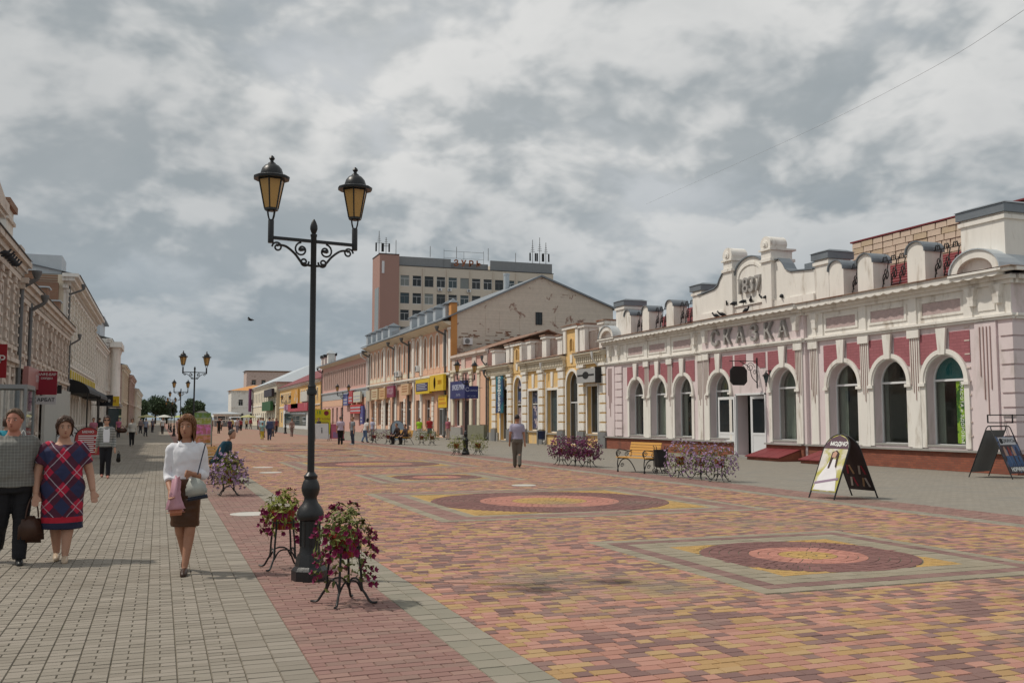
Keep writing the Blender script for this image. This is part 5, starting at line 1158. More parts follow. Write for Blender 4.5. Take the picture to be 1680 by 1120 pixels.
def planter(loc, label, flm, leafm, seed, rz=0, h=.52, rad=.26, nl=700, nf=60, indiv=True, trail=.3, size=.035, group='flower stands along the street', fsz=.034, potm='pot', lean=0):
    rn = random.Random(seed); o = empty('flower_stand', loc, rz, label, 'flower stand', group)
    mb = MB().tube([(.125*math.cos(k*math.pi/8), .125*math.sin(k*math.pi/8), h-.02) for k in range(17)], .009, 5)
    for k in range(4):
        a = math.pi/4+k*math.pi/2; c_, s_ = math.cos(a), math.sin(a)
        mb.tube(spline([(c_*.125, s_*.125, h+.02), (c_*.13, s_*.13, h-.08), (c_*.15, s_*.15, h*.55), (c_*.16, s_*.16, h*.28), (c_*.19, s_*.19, .09), (c_*.24, s_*.24, .02), (c_*.30, s_*.30, .018)], 4), .011, 6)
        a2 = a+math.pi/2; p0 = Vector((c_*.158, s_*.158, h*.22)); p1 = Vector((math.cos(a2)*.158, math.sin(a2)*.158, h*.22)); mid = (p0+p1)/2
        mb.tube(spline([p0, p0.lerp(mid, .4)+Vector((0, 0, .08)), mid+Vector((0, 0, .10)), p1.lerp(mid, .4)+Vector((0, 0, .08)), p1], 3), .009, 5)
    mb.build('stand', K['iron'], o, 60)
    MB().lathe([(.08, h-.10), (.095, h-.09), (.125, h+.08), (.14, h+.085), (.14, h+.115), (.125, h+.115), (.118, h+.09), (.02, h+.09)], 16).build('pot', K[potm], o, 40)
    vs, fs, pts = foliage(rn, nl, (lean, 0, h+.16), rad, size, trail, .95)
    me = bpy.data.meshes.new('leaves'); me.from_pydata(vs, [], fs); me.materials.append(K[leafm]); l_ = link('leaves', me, o); l_['kind'] = 'stuff'
    fm = petal_mesh(K[flm], fsz); rn.shuffle(pts)
    outer = sorted(pts, key=lambda t: -(Vector((t[0].x, t[0].y, max(t[0].z, h+.05)))-Vector((lean, 0, h+.16))).length+rn.random()*.22)[:nf]
    if indiv:
        for p_, d in outer:
            q = (d+Vector((rn.uniform(-.6, .6), rn.uniform(-.9, .3), .3))).to_track_quat('Z', 'Y').to_euler(); link('petunia_flower', fm, o, p_+d*.02, q, rn.uniform(.7, 1.15))
    else:
        vs, fs = [], []
        for p_, d in outer:
            q = (d+Vector((rn.uniform(-.6, .6), rn.uniform(-.9, .3), .3))).to_track_quat('Z', 'Y').to_matrix(); s = rn.uniform(.7, 1.15); m = len(vs)
            vs += [tuple(p_+d*.02+q@(v.co*s)) for v in fm.vertices]; fs += [tuple(i+m for i in f.vertices) for f in fm.polygons]
        me = bpy.data.meshes.new('flowers'); me.from_pydata(vs, [], fs); me.materials.append(K[flm]); f_ = link('flowers', me, o); f_['kind'] = 'stuff'
    # trailing stems
    st = MB()
    for k in range(10):
        a = rn.uniform(0, 6.3); r1 = rad*rn.uniform(.8, 1.15); st.tube(spline([(math.cos(a)*.1, math.sin(a)*.1, h+.12), (math.cos(a)*r1*.7, math.sin(a)*r1*.7, h+.16), (math.cos(a)*r1, math.sin(a)*r1, h+.06), (math.cos(a)*r1*1.05, math.sin(a)*r1*1.05, h-trail*.25)], 3), .0025, 4)
    st.build('stems', K[leafm], o)
    return o
planter((1.57, 8.62, 0), 'magenta petunia stand with red pot in front of the foreground lamp', 'magenta', 'leaf', 11, R(20), h=.50, rad=.225, nl=700, nf=110, trail=.48, fsz=.033)
planter((1.30, 10.85, 0), 'magenta petunia stand behind and left of the foreground lamp', 'magenta', 'leafy', 12, R(5), h=.52, rad=.19, nl=480, nf=60, trail=.34, fsz=.033)
planter((1.42, 21.5, 0), 'lilac flower stand beside the seated man on left', 'lilac', 'leafy', 13, 0, h=.40, rad=.36, nl=1000, nf=330, indiv=False, trail=.25)
for i, (x, y) in enumerate(((13.65, 23.7), (13.72, 22.75), (13.68, 21.75))): planter((x, y, 0), ['lilac flower stand right of the litter bin, farthest of three', 'lilac flower stand, middle of the three right of the bench', 'lilac flower stand, nearest of the three right of the bench'][i], 'lilac' , 'leafy' if i == 0 else 'leaf', 20+i, .3*i, h=.46, rad=.42, nl=700, nf=210, indiv=False, trail=.4)
for i, (x, y) in enumerate(((13.4, 31.6), (13.55, 30.7), (13.65, 29.8))): planter((x, y, 0), ['plum flower stand left of the bench, farthest of three', 'plum flower stand left of the bench, middle of three', 'plum flower stand left of the bench, nearest of three'][i], 'plum', 'leaf', 30+i, .3*i, h=.46, rad=.42, nl=600, nf=480, indiv=False, trail=.2)
planter((12.55, 41.6, 0), 'yellow green plant stand left of the right lantern post', 'leafy', 'leafy', 40, 0, h=.40, rad=.38, nl=700, nf=20, indiv=False, trail=.2)
planter((13.7, 42.0, 0), 'yellow green plant stand right of the right lantern post', 'leafy', 'leafy', 41, 0, h=.40, rad=.44, nl=800, nf=20, indiv=False, trail=.2)
for i, (x, y) in enumerate(((13.2, 62.4), (14.0, 61.8), (15.4, 58.6), (15.9, 58.0))): planter((x, y, 0), ['rust coloured flower stand left of the seated pair, left one', 'rust coloured flower stand just left of the seated pair', 'green plant stand just right of the seated pair', 'green plant stand right of the seated pair, farther right'][i], 'plum' if i < 2 else 'leafy', 'leaf', 50+i, 0, h=.45, rad=.42, nl=350, nf=120, indiv=False, trail=.1)

# ---------------------------------------------------------------- benches, bins
def make_bench(): 
    o = empty('park_bench', (0, 0, 0))
    for s in (-1, 1):
        x = s*.66; mb = MB(); r = .017
        mb.tube(spline([(x, -.34, 0), (x, -.30, .15), (x, -.20, .33), (x, -.05, .40), (x, .1, .36), (x, .25, .2), (x, .36, 0)], 5), r, 6)
        mb.tube(spline([(x, -.30, .0), (x, -.33, .25), (x, -.30, .42)], 4), r, 6)
        mb.tube([(x, -.32, .42), (x, .16, .42)], r, 6); mb.tube(spline([(x, .16, .40), (x, .22, .6), (x, .30, .92)], 4), r, 6)
        mb.tube(spline([(x, -.26, .42), (x, -.36, .52), (x, -.36, .62), (x, -.26, .68), (x, -.05, .66), (x, .12, .62), (x, .22, .66)], 5), r, 6)
        for cy, cz, rr in ((-.28, .56, .08), (.02, .53, .08), (-.15, .2, .07)): mb.tube([(x, cy+rr*(1-i/30)*math.cos(i*.4), cz+rr*(1-i/30)*math.sin(i*.4)) for i in range(24)], .01, 5)
        mb.build('iron_end', K['iron'], o, 60)
    for k in range(5): y = -.33+k*.105; MB().box(-.75, .75, y, y+.088, .437, .468).build('seat_slat', K['wood'], o)
    for k in range(5):
        t = k/5; y = .185+.10*t; z = .50+.42*t; b = MB().box(-.75, .75, -.012, .012, 0, .07).build('back_slat', K['wood'], o, loc=(0, y, z), rot=(R(-14), 0, 0))
    return o
bench = make_bench(); bench.location = (13.75, 26.35, 0); bench.rotation_euler = (0, 0, R(-80)); tag(bench, 'yellow slatted iron bench before the pink building', 'bench', 'slatted benches')
b2 = copy_tree(bench); b2.location = (1.32, 25.9, 0); b2.rotation_euler = (0, 0, R(62)); b2['label'] = 'iron bench under the seated man beside the woman in white blouse'
b3 = copy_tree(bench); b3.location = (14.6, 60.2, 0); b3.rotation_euler = (0, 0, R(-70)); b3['label'] = 'bench under the seated pair in dark clothes'
o = empty('litter_bin', (13.72, 24.95, 0), 0, 'black iron litter bin on scrolled stand right of the bench', 'bin')
MB().lathe([(.15, .22), (.19, .25), (.21, .68), (.225, .70), (.225, .73), (.20, .73), (.18, .3), (.02, .26)], 8).build('bucket', K['iron'], o)
mb = MB()
for a in range(4):
    c_, s_ = math.cos(a*math.pi/2+.5), math.sin(a*math.pi/2+.5)
    mb.tube([(c_*(.22+.07*(1-i/30)*math.cos(i*.4)), s_*(.22+.07*(1-i/30)*math.cos(i*.4)), .10+.09*(1-i/30)*math.sin(i*.4)) for i in range(26)], .011, 5); mb.tube(spline([(c_*.05, s_*.05, .12), (c_*.22, s_*.22, .19), (c_*.24, s_*.24, .5), (c_*.22, s_*.22, .78), (c_*.26, s_*.26, .84)], 4), .011, 5)
mb.build('scroll_stand', K['iron'], o, 60)

# ---------------------------------------------------------------- sandwich boards
def printmat(name, c1, c2, s=3, m2=(.48, .52), c3=None):
    return mat(name, c1, rough=.4, var=.35, scale=s*1.7, bump=0, col2=c2, m2=m2, s2=s)
def tilt_panel(parent, name, y0, y1, wd, h, arch, m, d=.02, framew=.03, blank=0.12):
    """panel in the xz plane leaning from y0 (ground) to y1 (top)"""
    g = empty(name, (0, 0, 0), 0, parent=parent); L_ = math.hypot(h, y1-y0); ang = math.atan2(y1-y0, h)
    g.location = (0, y0, 0); g.rotation_euler = (-ang, 0, 0)
    mb = MB()
    pts = [(-wd/2, 0, 0), (-wd/2, 0, L_-(wd/2 if arch else .05))]
    if arch: pts += [(-wd/2*math.cos(t), 0, L_-wd/2+wd/2*math.sin(t)) for t in [math.pi*k/12 for k in range(1, 12)]]
    else: pts += [(-wd/2+.05, 0, L_), (wd/2-.05, 0, L_)]
    pts += [(wd/2, 0, L_-(wd/2 if arch else .05)), (wd/2, 0, 0)]
    mb.tube(pts, .017, 6).build('tube_frame', K['iron'], g, 60)
    out = [(-wd/2+.017, .16), (wd/2-.017, .16), (wd/2-.017, L_-(wd/2 if arch else blank))]
    if arch: out += [((wd/2-.017)*math.cos(t), L_-wd/2+(wd/2-.017)*math.sin(t)) for t in [math.pi*k/12 for k in range(1, 12)]]
    out += [(-wd/2+.017, L_-(wd/2 if arch else blank))]
    MB().poly(out, -d/2, d/2).build('panel', m, g)
    return g, L_
sb = empty('sandwich_board', (13.32, 16.5, 0), R(-84), 'arched sandwich board with white dress photo before the pink building', 'sandwich board', 'sandwich boards')
g1_, L1 = tilt_panel(sb, 'front_panel', -.60, -.02, .70, 1.30, True, printmat('garden print', (.45, .42, .10), (.65, .62, .58), 2.0, (.45, .6)))
MB().poly([(-.33, 1.10), (.33, 1.10), (.30, 1.20), (.2, 1.33), (0, 1.40), (-.2, 1.33), (-.30, 1.20)], -.016, -.011).build('header', pm('plum header', (.10, .055, .075)), g1_)
text('lettering', 'МОДНО', .12, .002, pm('white ink', (.8, .82, .8)), g1_, (.05, -.02, 1.20), bold=.004)
wm_ = pm('photo white dress', (.74, .73, .75), var=.2)
MB().poly([(-.30, .18), (.31, .18), (.22, .55), (.12, .72), (.10, .86), (-.06, .86), (-.12, .70), (-.24, .5)], -.016, -.0115).build('print_dress', wm_, g1_); MB().poly([(-.07, .66), (-.02, .66), (.02, .98), (.08, .98), (.12, .70), (.16, .68), (.14, 1.0), (.05, 1.06), (-.06, 1.02)], -.0195, -.017).build('print_hair', pm('photo dark hair', (.045, .022, .018)), g1_); MB().poly([(-.03, .90), (.07, .90), (.09, 1.0), (.03, 1.04), (-.03, 1.0)], -.023, -.020).build('print_face', pm('photo skin', (.5, .3, .22)), g1_)
MB().poly([(-.31, .30), (.31, .42), (.31, .47), (-.31, .35)], -.020, -.0165).build('print_band', pm('mauve print', (.28, .2, .28)), g1_)
g2_, _ = tilt_panel(sb, 'rear_panel', .60, .02, .70, 1.30, True, pm('dark shoe print', (.035, .026, .03), var=.4))
for k in range(9):
    x = -.24+.16*(k % 4); z = .25+.28*(k//4); MB().poly([(x, z), (x+.05, z), (x+.13*(-1 if k % 2 else 1)*.4+.05, z+.2), (x+.13*(-1 if k % 2 else 1)*.4, z+.2)], -.016, -.0115).build('print_shape', pm(['pale print', 'red print', 'tan print'][k % 3], [(.4, .38, .36), (.22, .02, .04), (.3, .2, .12)][k % 3]), g2_)
sb2 = empty('sandwich_board', (21.95, 20.6, 0), R(14), 'square sandwich board with jeans photo near the pink building corner', 'sandwich board', 'sandwich boards')
g3_, _ = tilt_panel(sb2, 'rear_panel', .62, .04, 1.0, 1.42, False, pm('grey board back', (.16, .165, .165), .5))
g4_, L4 = tilt_panel(sb2, 'front_panel', -.62, -.04, 1.0, 1.42, False, printmat('dark photo print', (.05, .03, .035), (.10, .16, .30), 3, (.5, .6)), blank=.30)
MB().poly([(-.40, .98), (.40, .98), (.40, 1.20), (-.40, 1.20)], -.018, -.0115).build('header', pm('pale header', (.55, .55, .57)), g4_); text('lettering', 'ДЖИНСЫ', .14, .002, pm('black print', (.015, .015, .015)), g4_, (.08, -.02, 1.09)); MB().lathe([(.08, 0), (.08, .004)], 14).build('emblem', pm('black print', (.015, .015, .015)), g4_, loc=(-.3, -.019, 1.09), rot=(R(90), 0, 0))
for k in range(4):
    x = -.30+.2*k; MB().poly([(x-.07, .35), (x-.01, .35), (x+.01, .55), (x+.03, .35), (x+.09, .35), (x+.07, .66), (x-.05, .66)], -.018, -.0115).build('print_jeans', pm('print denim', (.06, .12, .24)), g4_); MB().poly([(x-.06, .661), (x+.08, .661), (x+.07, .84), (x+.03, .93), (x-.01, .93), (x-.05, .84)], -.018, -.0115).build('print_figure', pm(['print skin', 'print red', 'print skin', 'print navy'][k], [(.4, .25, .2), (.25, .05, .05), (.4, .25, .2), (.05, .06, .12)][k]), g4_)
text('lettering', 'НОВИНКА', .15, .002, pm('white ink', (.8, .82, .8)), g4_, (0, -.02, .26), bold=.006)
def board(x, y, wd, h, lab, cc, arch, texts, tcol=(.75, .72, .7), rz=0, frame='iron', lines=0):
    o = empty('sandwich_board', (x, y, 0), rz, lab, 'sandwich board', 'sandwich boards'); g, L_ = tilt_panel(o, 'front_panel', -.35, 0, wd, h, arch, pm('bd %s' % lab[:12], cc, .5, var=.2)); tilt_panel(o, 'rear_panel', .35, 0, wd, h, arch, pm('bd %s' % lab[:12], cc, .5))
    for t, sz, zz in texts: text('lettering', t, sz, .003, pm('ink %s' % (tcol,), tcol), g, (0, -.015, zz), bold=sz*.02)
    for k in range(lines): bx('text_line', pm('ink %s' % (tcol,), tcol), g, -wd*.36, wd*(.36-.12*(k % 2)), -.016, -.0105, .26+k*.085, .30+k*.085)
    return o
board(-2.75, 43.3, .98, 1.28, 'red sandwich board with white text on the left sidewalk', (.38, .035, .035), True, [('МЕНЮ', .14, 1.12)], lines=9)
board(-3.62, 44.6, .85, 1.35, 'white arched board reading АРБАТ beside the red one', (.62, .62, .60), True, [('АРБАТ', .24, .98)], (.02, .02, .03), lines=4)
fb_ = board(2.3, 58.5, 1.1, 2.1, 'tall arched fruit advert board behind the woman in white blouse', (.42, .44, .38), True, [], (.6, .12, .15))
fg = [c_ for c_ in fb_.children if c_.name.startswith('front_panel')][0]
for zz_, hh_, cc_ in ((1.72, .30, (.14, .24, .04)), (1.35, .36, (.30, .34, .06)), (.75, .58, (.48, .16, .20)), (.25, .48, (.42, .20, .05))): bx('print_band', pm('fruit print %s' % (cc_,), cc_, .5, var=.5, scale=4, col2=(cc_[0]*1.4, cc_[1]*1.3, cc_[2]*2+.1), m2=(.48, .55), s2=5), fg, -.48, .48, -.018, -.0105, zz_, zz_+hh_-.02)
board(15.6, 66.0, .9, 1.5, 'blue and white arched board by the seated pair', (.30, .36, .42), True, [], lines=3)
board(12.6, 73.0, .95, 1.35, 'pink and blue striped board behind the standing pair', (.42, .10, .16), False, [], (.12, .2, .4), lines=5)
board(11.2, 71.5, 1.0, 1.4, 'white board with dark print behind the standing pair', (.62, .62, .62), False, [('i', .6, .8)], (.05, .05, .06))
yb = empty('yellow_board', (15.3, 97.0, 0), R(-8), 'tall bright yellow poster board right of the foreground post', 'sign'); bx('board', pm('bright yellow print', (.62, .56, .02), .5), yb, -.78, .78, -.06, .06, .1, 2.55)
MB().lathe([(.24, 0), (.24, .01)], 10).build('flower_print', pm('red print', (.22, .02, .04)), yb, loc=(.35, -.061, 2.2), rot=(R(90), 0, 0)); text('lettering', '18', .5, .003, pm('green ink', (.05, .25, .06)), yb, (-.4, -.066, 2.25)); text('lettering', 'МАГАЗИН', .3, .003, pm('brown ink', (.35, .14, .06)), yb, (0, -.066, 1.6))
for k in range(7): bx('text_line', pm('brown ink', (.35, .14, .06)), yb, -.6, .6-.2*(k % 3), -.066, -.061, .3+k*.15, .34+k*.15)
# overhead cable, flying bird, stroller, van
MB().tube(spline([(50.78, 95, 25.7), (40.9, 55, 21.1), (30.2, 32, 16.3), (20.6, 18, 12.1), (14.5, 10.5, 9.6)], 8), .007, 4).build('overhead_cable', pm('faded grey cable', (.30, .31, .32)))
tag(bpy.data.objects['overhead_cable'], 'thin overhead cable crossing the sky at upper right', 'cable')
fb = MB().tube([(0, -.2, 0), (0, 0, 0), (0, .2, 0)], [.02, .07, .02], 6).add([(0, -.08, .02), (.5, .02, .16), (.25, .14, .06), (0, .08, .02), (-.5, .02, .16), (-.25, .14, .06)], [(0, 1, 2, 3), (0, 3, 5, 4)]).build('flying_bird', K['dark2'], None, loc=(5.2, 62, 7.8), rot=(0, 0, 1.2)); tag(fb, 'small dark bird in flight against the clouds', 'bird')
va = empty('white_van', (14.5, 206, 0), 0, 'white van parked at the end of the plaza', 'van')
MB().polyx([(-2.4, .35), (2.4, .35), (2.4, 2.1), (-1.4, 2.1), (-1.9, 1.3), (-2.4, 1.1)], -1, 1).build('body', K['pvc'], va); MB().box(-.85, .85, -1.95, -1.9, 1.35, 1.9).build('windscreen', K['glass'], va, loc=(0, .15, 0))
for x in (-.85, .85):
    for y in (-1.5, 1.5): MB().lathe([(.34, -.1), (.34, .1)], 14).build('wheel', K['iron'], va, loc=(x, y, .34), rot=(0, R(90), 0))

# ---------------------------------------------------------------- people
def loft(mb, rings, n=14):
    """rings: (centre, half width along side vector, half depth, side vector, depth vector)"""
    vs = []
    for c_, a, b, s, d in rings:
        for k in range(n):
            t = 2*math.pi*k/n; vs.append(Vector(c_)+Vector(s)*(a*math.cos(t))+Vector(d)*(b*math.sin(t)))
    m = len(rings); fs = [(i*n+k, i*n+(k+1) % n, (i+1)*n+(k+1) % n, (i+1)*n+k) for i in range(m-1) for k in range(n)]
    mb.add(vs, fs+[tuple(range(n-1, -1, -1)), tuple((m-1)*n+k for k in range(n))])
def limb(mb, pts, rs, n=12, sub=4):
    P_ = spline(pts, sub); R_ = []
    for i in range(len(rs)-1): R_ += [rs[i]+(rs[i+1]-rs[i])*(k/sub) for k in range(sub)]
    R_.append(rs[-1]); mb.tube(P_, R_, n)
def remesh(mb, vox, sm=5):
    me = mb.mesh('tmp'); o = bpy.data.objects.new('tmp', me)
    r = o.modifiers.new('r', 'REMESH'); r.mode = 'VOXEL'; r.voxel_size = vox; r.use_smooth_shade = True
    s = o.modifiers.new('s', 'SMOOTH'); s.iterations = sm; s.factor = .5
    dg = side_eval(o); out_ = bpy.data.meshes.new_from_object(o.evaluated_get(dg)); bpy.data.objects.remove(o); bpy.data.meshes.remove(me)
    out_.materials.clear(); out_.shade_smooth(); return out_
def wrinkle(me, f):
    ns = [v.normal.copy() for v in me.vertices]; cs = [v.co.copy() for v in me.vertices]; out_ = []
    for c, n in zip(cs, ns): out_ += list(c+n*f(c))
    me.vertices.foreach_set('co', out_); me.update()
XV, YV, ZV = Vector((1, 0, 0)), Vector((0, 1, 0)), Vector((0, 0, 1))
SKIN = mat('skin', (.46, .255, .175), rough=.55, var=.1, scale=12, bump=0); SKIN2 = mat('tanned skin', (.38, .19, .12), rough=.55, var=.1, scale=12, bump=0)
STAND = dict(l=((.115, 0, .63), (.125, -.02, .475)), r=((-.115, 0, .63), (-.125, -.02, .475)), kl=(.05, -.01, .275), al=(.05, .01, .04), kr=(-.05, -.01, .275), ar=(-.05, .01, .04))
WALK1 = dict(l=((.125, .03, .63), (.135, -.05, .48)), r=((-.125, -.01, .63), (-.14, .05, .48)), kl=(.045, -.03, .28), al=(.04, -.09, .045), kr=(-.045, .0, .28), ar=(-.045, .12, .06))
WALK2 = dict(l=((.125, -.01, .63), (.14, .05, .48)), r=((-.125, .03, .63), (-.135, -.05, .48)), kl=(.045, .0, .28), al=(.045, .12, .06), kr=(-.045, -.03, .28), ar=(-.04, -.09, .045))
def head_rings(h, hx, hy, hz, turn):
    pr = [(.862, .022, .024, -.006), (.870, .028, .036, -.010), (.885, .036, .046, -.006), (.905, .0425, .052, -.003), (.93, .0455, .056, .0), (.955, .0455, .057, .002), (.975, .040, .050, .003), (.99, .028, .036, .004), (.998, .012, .016, .004)]
    c_, s_ = math.cos(turn), math.sin(turn); sv = Vector((c_, s_, 0)); dv = Vector((-s_, c_, 0))
    return [(Vector((hx, hy, 0))+dv*(yo*h)+ZV*(z*h+hz), a*h, b*h, sv, dv) for z, a, b, yo in pr], sv, dv
def person(label, loc, rz, h=1.7, pose=STAND, top=None, bottom=None, skin=None, hair=(.05, .03, .02), hairlen='short', w=1.0, belly=0.0, vox=.022, shoes=(.02, .018, .018), turn=0.0, near=False, sleeve='short', legs='trousers', hem=.28, group='people walking in the street', lean=0.0, seated=False, topm=None, botm=None, hemw=1.0, glasses=False, zc=0, neck=.84, topz=None, collar=False):
    skin = skin or SKIN; o = empty('person', loc, rz, label, 'person', group); P_ = pose
    def S(p): return Vector((p[0]*h, p[1]*h, p[2]*h))
    ly = lambda z: -lean*(z-.5)*h                       # forward lean
    shL, shR = Vector((.095*w**.5*h, ly(.8), .786*h+zc)), Vector((-.095*w**.5*h, ly(.8), .786*h+zc)); hz_ = zc
    off = Vector((0, 0, zc))
    E = {k: S(P_[k]) + off for k in ('kl', 'al', 'kr', 'ar')} if not seated else {k: S(P_[k]) for k in ('kl', 'al', 'kr', 'ar')}
    arms = {s: [S(P_[s][0])+off+Vector((0, ly(P_[s][0][2]), 0)), S(P_[s][1])+off+Vector((0, ly(P_[s][1][2])*.8, 0))] for s in ('l', 'r')}
    for s, sg in (('l', 1), ('r', -1)):
        for q in arms[s]: q.x += sg*(w**.5-1)*.10*h
    def torso(k, z0=.46, z1=.85):
        T_ = [(.46, .085, .070), (.50, .098, .078), (.54, .097, .076), (.58, .088, .068+belly*.3), (.62, .082, .064+belly*.45), (.66, .085, .065+belly*.3), (.72, .096, .070), (.77, .100, .066), (.795, .094, .056), (.815, .066, .046), (.832, .042, .038), (.868, .033, .034)]
        return [(Vector((0, ly(z) - (belly*h*.25 if .55 < z < .7 else 0), z*h+zc)), a*h*w*k if z < .81 else a*h*(1+(w-1)*.5)*k, b*h*w*k if z < .81 else b*h*k, XV, YV) for z, a, b in T_ if z0 <= z <= z1]
    mb = MB(); loft(mb, torso(.93, .46, .87))
    hr, sv, dv = head_rings(h, 0, ly(.93)*1.0-.012*h, zc, turn); loft(mb, hr, 16)
    hc = hr[4][0]; fwd = -dv
    if near:
        mb.tube([hc+fwd*.050*h+ZV*.012*h, hc+fwd*.060*h-ZV*.008*h, hc+fwd*.0655*h-ZV*.018*h, hc+fwd*.056*h-ZV*.026*h], [.006*h, .008*h, .010*h, .008*h], 8)
        for sgn in (-1, 1): mb.lathe([(.0, -.016*h), (.009*h, -.012*h), (.012*h, .008*h), (.0, .018*h)], 8, tuple(hc+sv*sgn*.047*h), sy=1.6, sx=.6)
        mb.tube([hc+fwd*.050*h-ZV*.038*h, hc+fwd*.0545*h-ZV*.040*h], [.014*h, .012*h], 8)
    for s, sh in (('l', shL), ('r', shR)):
        e, wr = arms[s]; k = w**.6
        limb(mb, [sh, e, wr], [.034*h*k, .025*h*k, .0165*h*k])
        d = (wr-e).normalized()
        if near:
            pm_ = wr+d*.035*h; side = d.cross(YV); side = side.normalized() if side.length > .2 else XV; nrm = side.cross(d)
            loft(mb, [(wr, .0165*h, .014*h, side, nrm), (wr+d*.02*h, .021*h, .012*h, side, nrm), (wr+d*.052*h, .024*h, .010*h, side, nrm), (wr+d*.058*h, .022*h, .008*h, side, nrm)], 10)
            cur = nrm*(-1 if nrm.y > 0 else 1)
            for q in range(4):
                b_ = wr+d*.054*h+side*(-.018+.012*q)*h; ln = (.036, .043, .045, .038)[q]*h
                mb.tube([b_, b_+d*ln*.45+cur*ln*.06, b_+d*ln*.8+cur*ln*.28, b_+d*ln+cur*ln*.5], [.0062*h, .006*h, .0055*h, .0045*h], 7)
            tb = wr+d*.02*h+side*.020*h*(1 if side.y < 0 or True else -1); mb.tube([tb-side*.006*h, tb+side*.010*h+d*.018*h, tb+side*.012*h+d*.036*h+cur*.008*h], [.0085*h, .0075*h, .0055*h], 7)
        else:
            limb(mb, [wr, wr+d*.05*h, wr+d*.095*h], [.0165*h, .022*h, .012*h], 8, 2)
    hipz = .49*h+zc
    for s, k_, a_ in ((1, E['kl'], E['al']), (-1, E['kr'], E['ar'])):
        hip = Vector((s*.048*h*w**.5, 0, hipz)); calf = k_.lerp(a_, .3)+Vector((0, .012*h, 0))
        limb(mb, [hip, k_, calf, a_], [.056*h*w**.7, .036*h*w**.6, .034*h*w**.6, .019*h*w**.4])
        ft = Vector((0, -1, 0)); mb.tube([a_+Vector((0, .010*h, -.004*h)), a_+ft*.03*h-ZV*.018*h, a_+ft*.06*h-ZV*.028*h], [.018*h, .016*h, .010*h], 8)
    me = remesh(mb, vox if not near else .0075, 4 if near else 3); me.materials.append(skin); link('body', me, o)
    # clothes
    if top or topm:
        mb = MB(); z0 = topz or (.50 if bottom or botm else hem); tr = torso(1.09, max(z0, .46), neck)
        if z0 < .46:
            xw = .098*h*w*1.06*hemw; n_ = 5
            pre = [(Vector((0, 0, z0*h+zc+(.47-z0)*h*q/n_)), xw*(1-.04*(q/n_)), .075*h*w*1.08*hemw, XV, YV) for q in range(n_)]; tr = pre+tr[1:]
        loft(mb, tr, 18)
        for s, sh in (('l', shL), ('r', shR)):
            e, wr = arms[s]; k = w**.6
            if sleeve == 'short': limb(mb, [sh-Vector((sh.x*.4, 0, -.004*h)), sh+Vector((0, 0, .003*h)), sh.lerp(e, .35), sh.lerp(e, .72)], [.036*h*k, .039*h*k, .039*h*k, .039*h*k])
            elif sleeve == 'long': limb(mb, [sh-Vector((sh.x*.4, 0, -.004*h)), sh+Vector((0, 0, .003*h)), sh.lerp(e, .5), e, e.lerp(wr, .55), e.lerp(wr, .95)], [.036*h*k, .038*h*k, .034*h*k, .031*h*k, .027*h*k, .024*h*k])
            elif sleeve == 'mid': limb(mb, [sh-Vector((sh.x*.4, 0, -.004*h)), sh+Vector((0, 0, .003*h)), sh.lerp(e, .5), e, e.lerp(wr, .42)], [.036*h*k, .038*h*k, .034*h*k, .033*h*k, .030*h*k])
        me = remesh(mb, max(vox*.8, .010) if near else vox, 3)
        if near:
            wrinkle(me, lambda c: noise.noise(c*8)*.007+noise.noise(Vector((c.x*14+c.z*9, c.y*14, c.z*16-c.x*8)))*.006+noise.noise(c*30)*.002)
        me.materials.append(topm or pm('cloth %s' % (top,), top, .85, var=.15)); link('dress' if not (bottom or botm) else 'shirt', me, o)
    if bottom or botm:
        mb = MB()
        if legs == 'skirt':
            q = 6; loft(mb, [(Vector((0, 0, (hem+(.60-hem)*i/q)*h+zc)), (.074*hemw+(.099-.074*hemw)*min(1, i/q*1.5))*h*w*1.06*(1 if i < 5 else .90), (.062*hemw+(.076-.062*hemw)*min(1, i/q*1.5))*h*w*1.08, XV, YV) for i in range(q+1)], 18)
        else:
            loft(mb, torso(1.03, .46, .585), 16)
            for s, k_, a_ in ((1, E['kl'], E['al']), (-1, E['kr'], E['ar'])):
                hip = Vector((s*.048*h*w**.5, 0, hipz)); k = w**.6
                end = a_ if legs == 'trousers' else k_.lerp(a_, .0)
                if legs == 'shorts': limb(mb, [hip, hip.lerp(k_, .6), k_.lerp(a_, .05)], [.062*h*k, .054*h*k, .05*h*k])
                else: limb(mb, [hip, k_, k_.lerp(a_, .4)+Vector((0, .006*h, 0)), a_-ZV*.012*h], [.061*h*k, .043*h*k, .040*h*k, .036*h*k])
        me = remesh(mb, max(vox*.8, .010) if near else vox, 3)
        if near:
            wrinkle(me, lambda c: noise.noise(c*9)*.005+noise.noise(Vector((c.x*7, c.y*7, c.z*24)))*.005)
        me.materials.append(botm or pm('cloth %s' % (bottom,), bottom, .8, var=.15)); link('skirt' if legs == 'skirt' else 'trousers', me, o)
    for a_ in (E['al'], E['ar']):
        sh_ = MB(); b0 = a_-ZV*.008*h
        sh_.tube([b0+Vector((0, .022*h, -.012*h)), b0+Vector((0, -.02*h, -.012*h)), b0+Vector((0, -.06*h, -.020*h)), b0+Vector((0, -.10*h, -.026*h)), b0+Vector((0, -.115*h, -.027*h))], [.020*h, .024*h, .023*h, .018*h, .008*h], 10)
        sh_.build('shoe', pm('shoe %s' % (shoes,), shoes, .4), o, 60)
    # hair
    hb = MB(); n = 30 if near else 18; m_ = 14 if near else 11; grid = []; HV = {'short': 1.0, 'bob': 1.10, 'long': 1.05}[hairlen]
    c_ = hc+ZV*.014*h
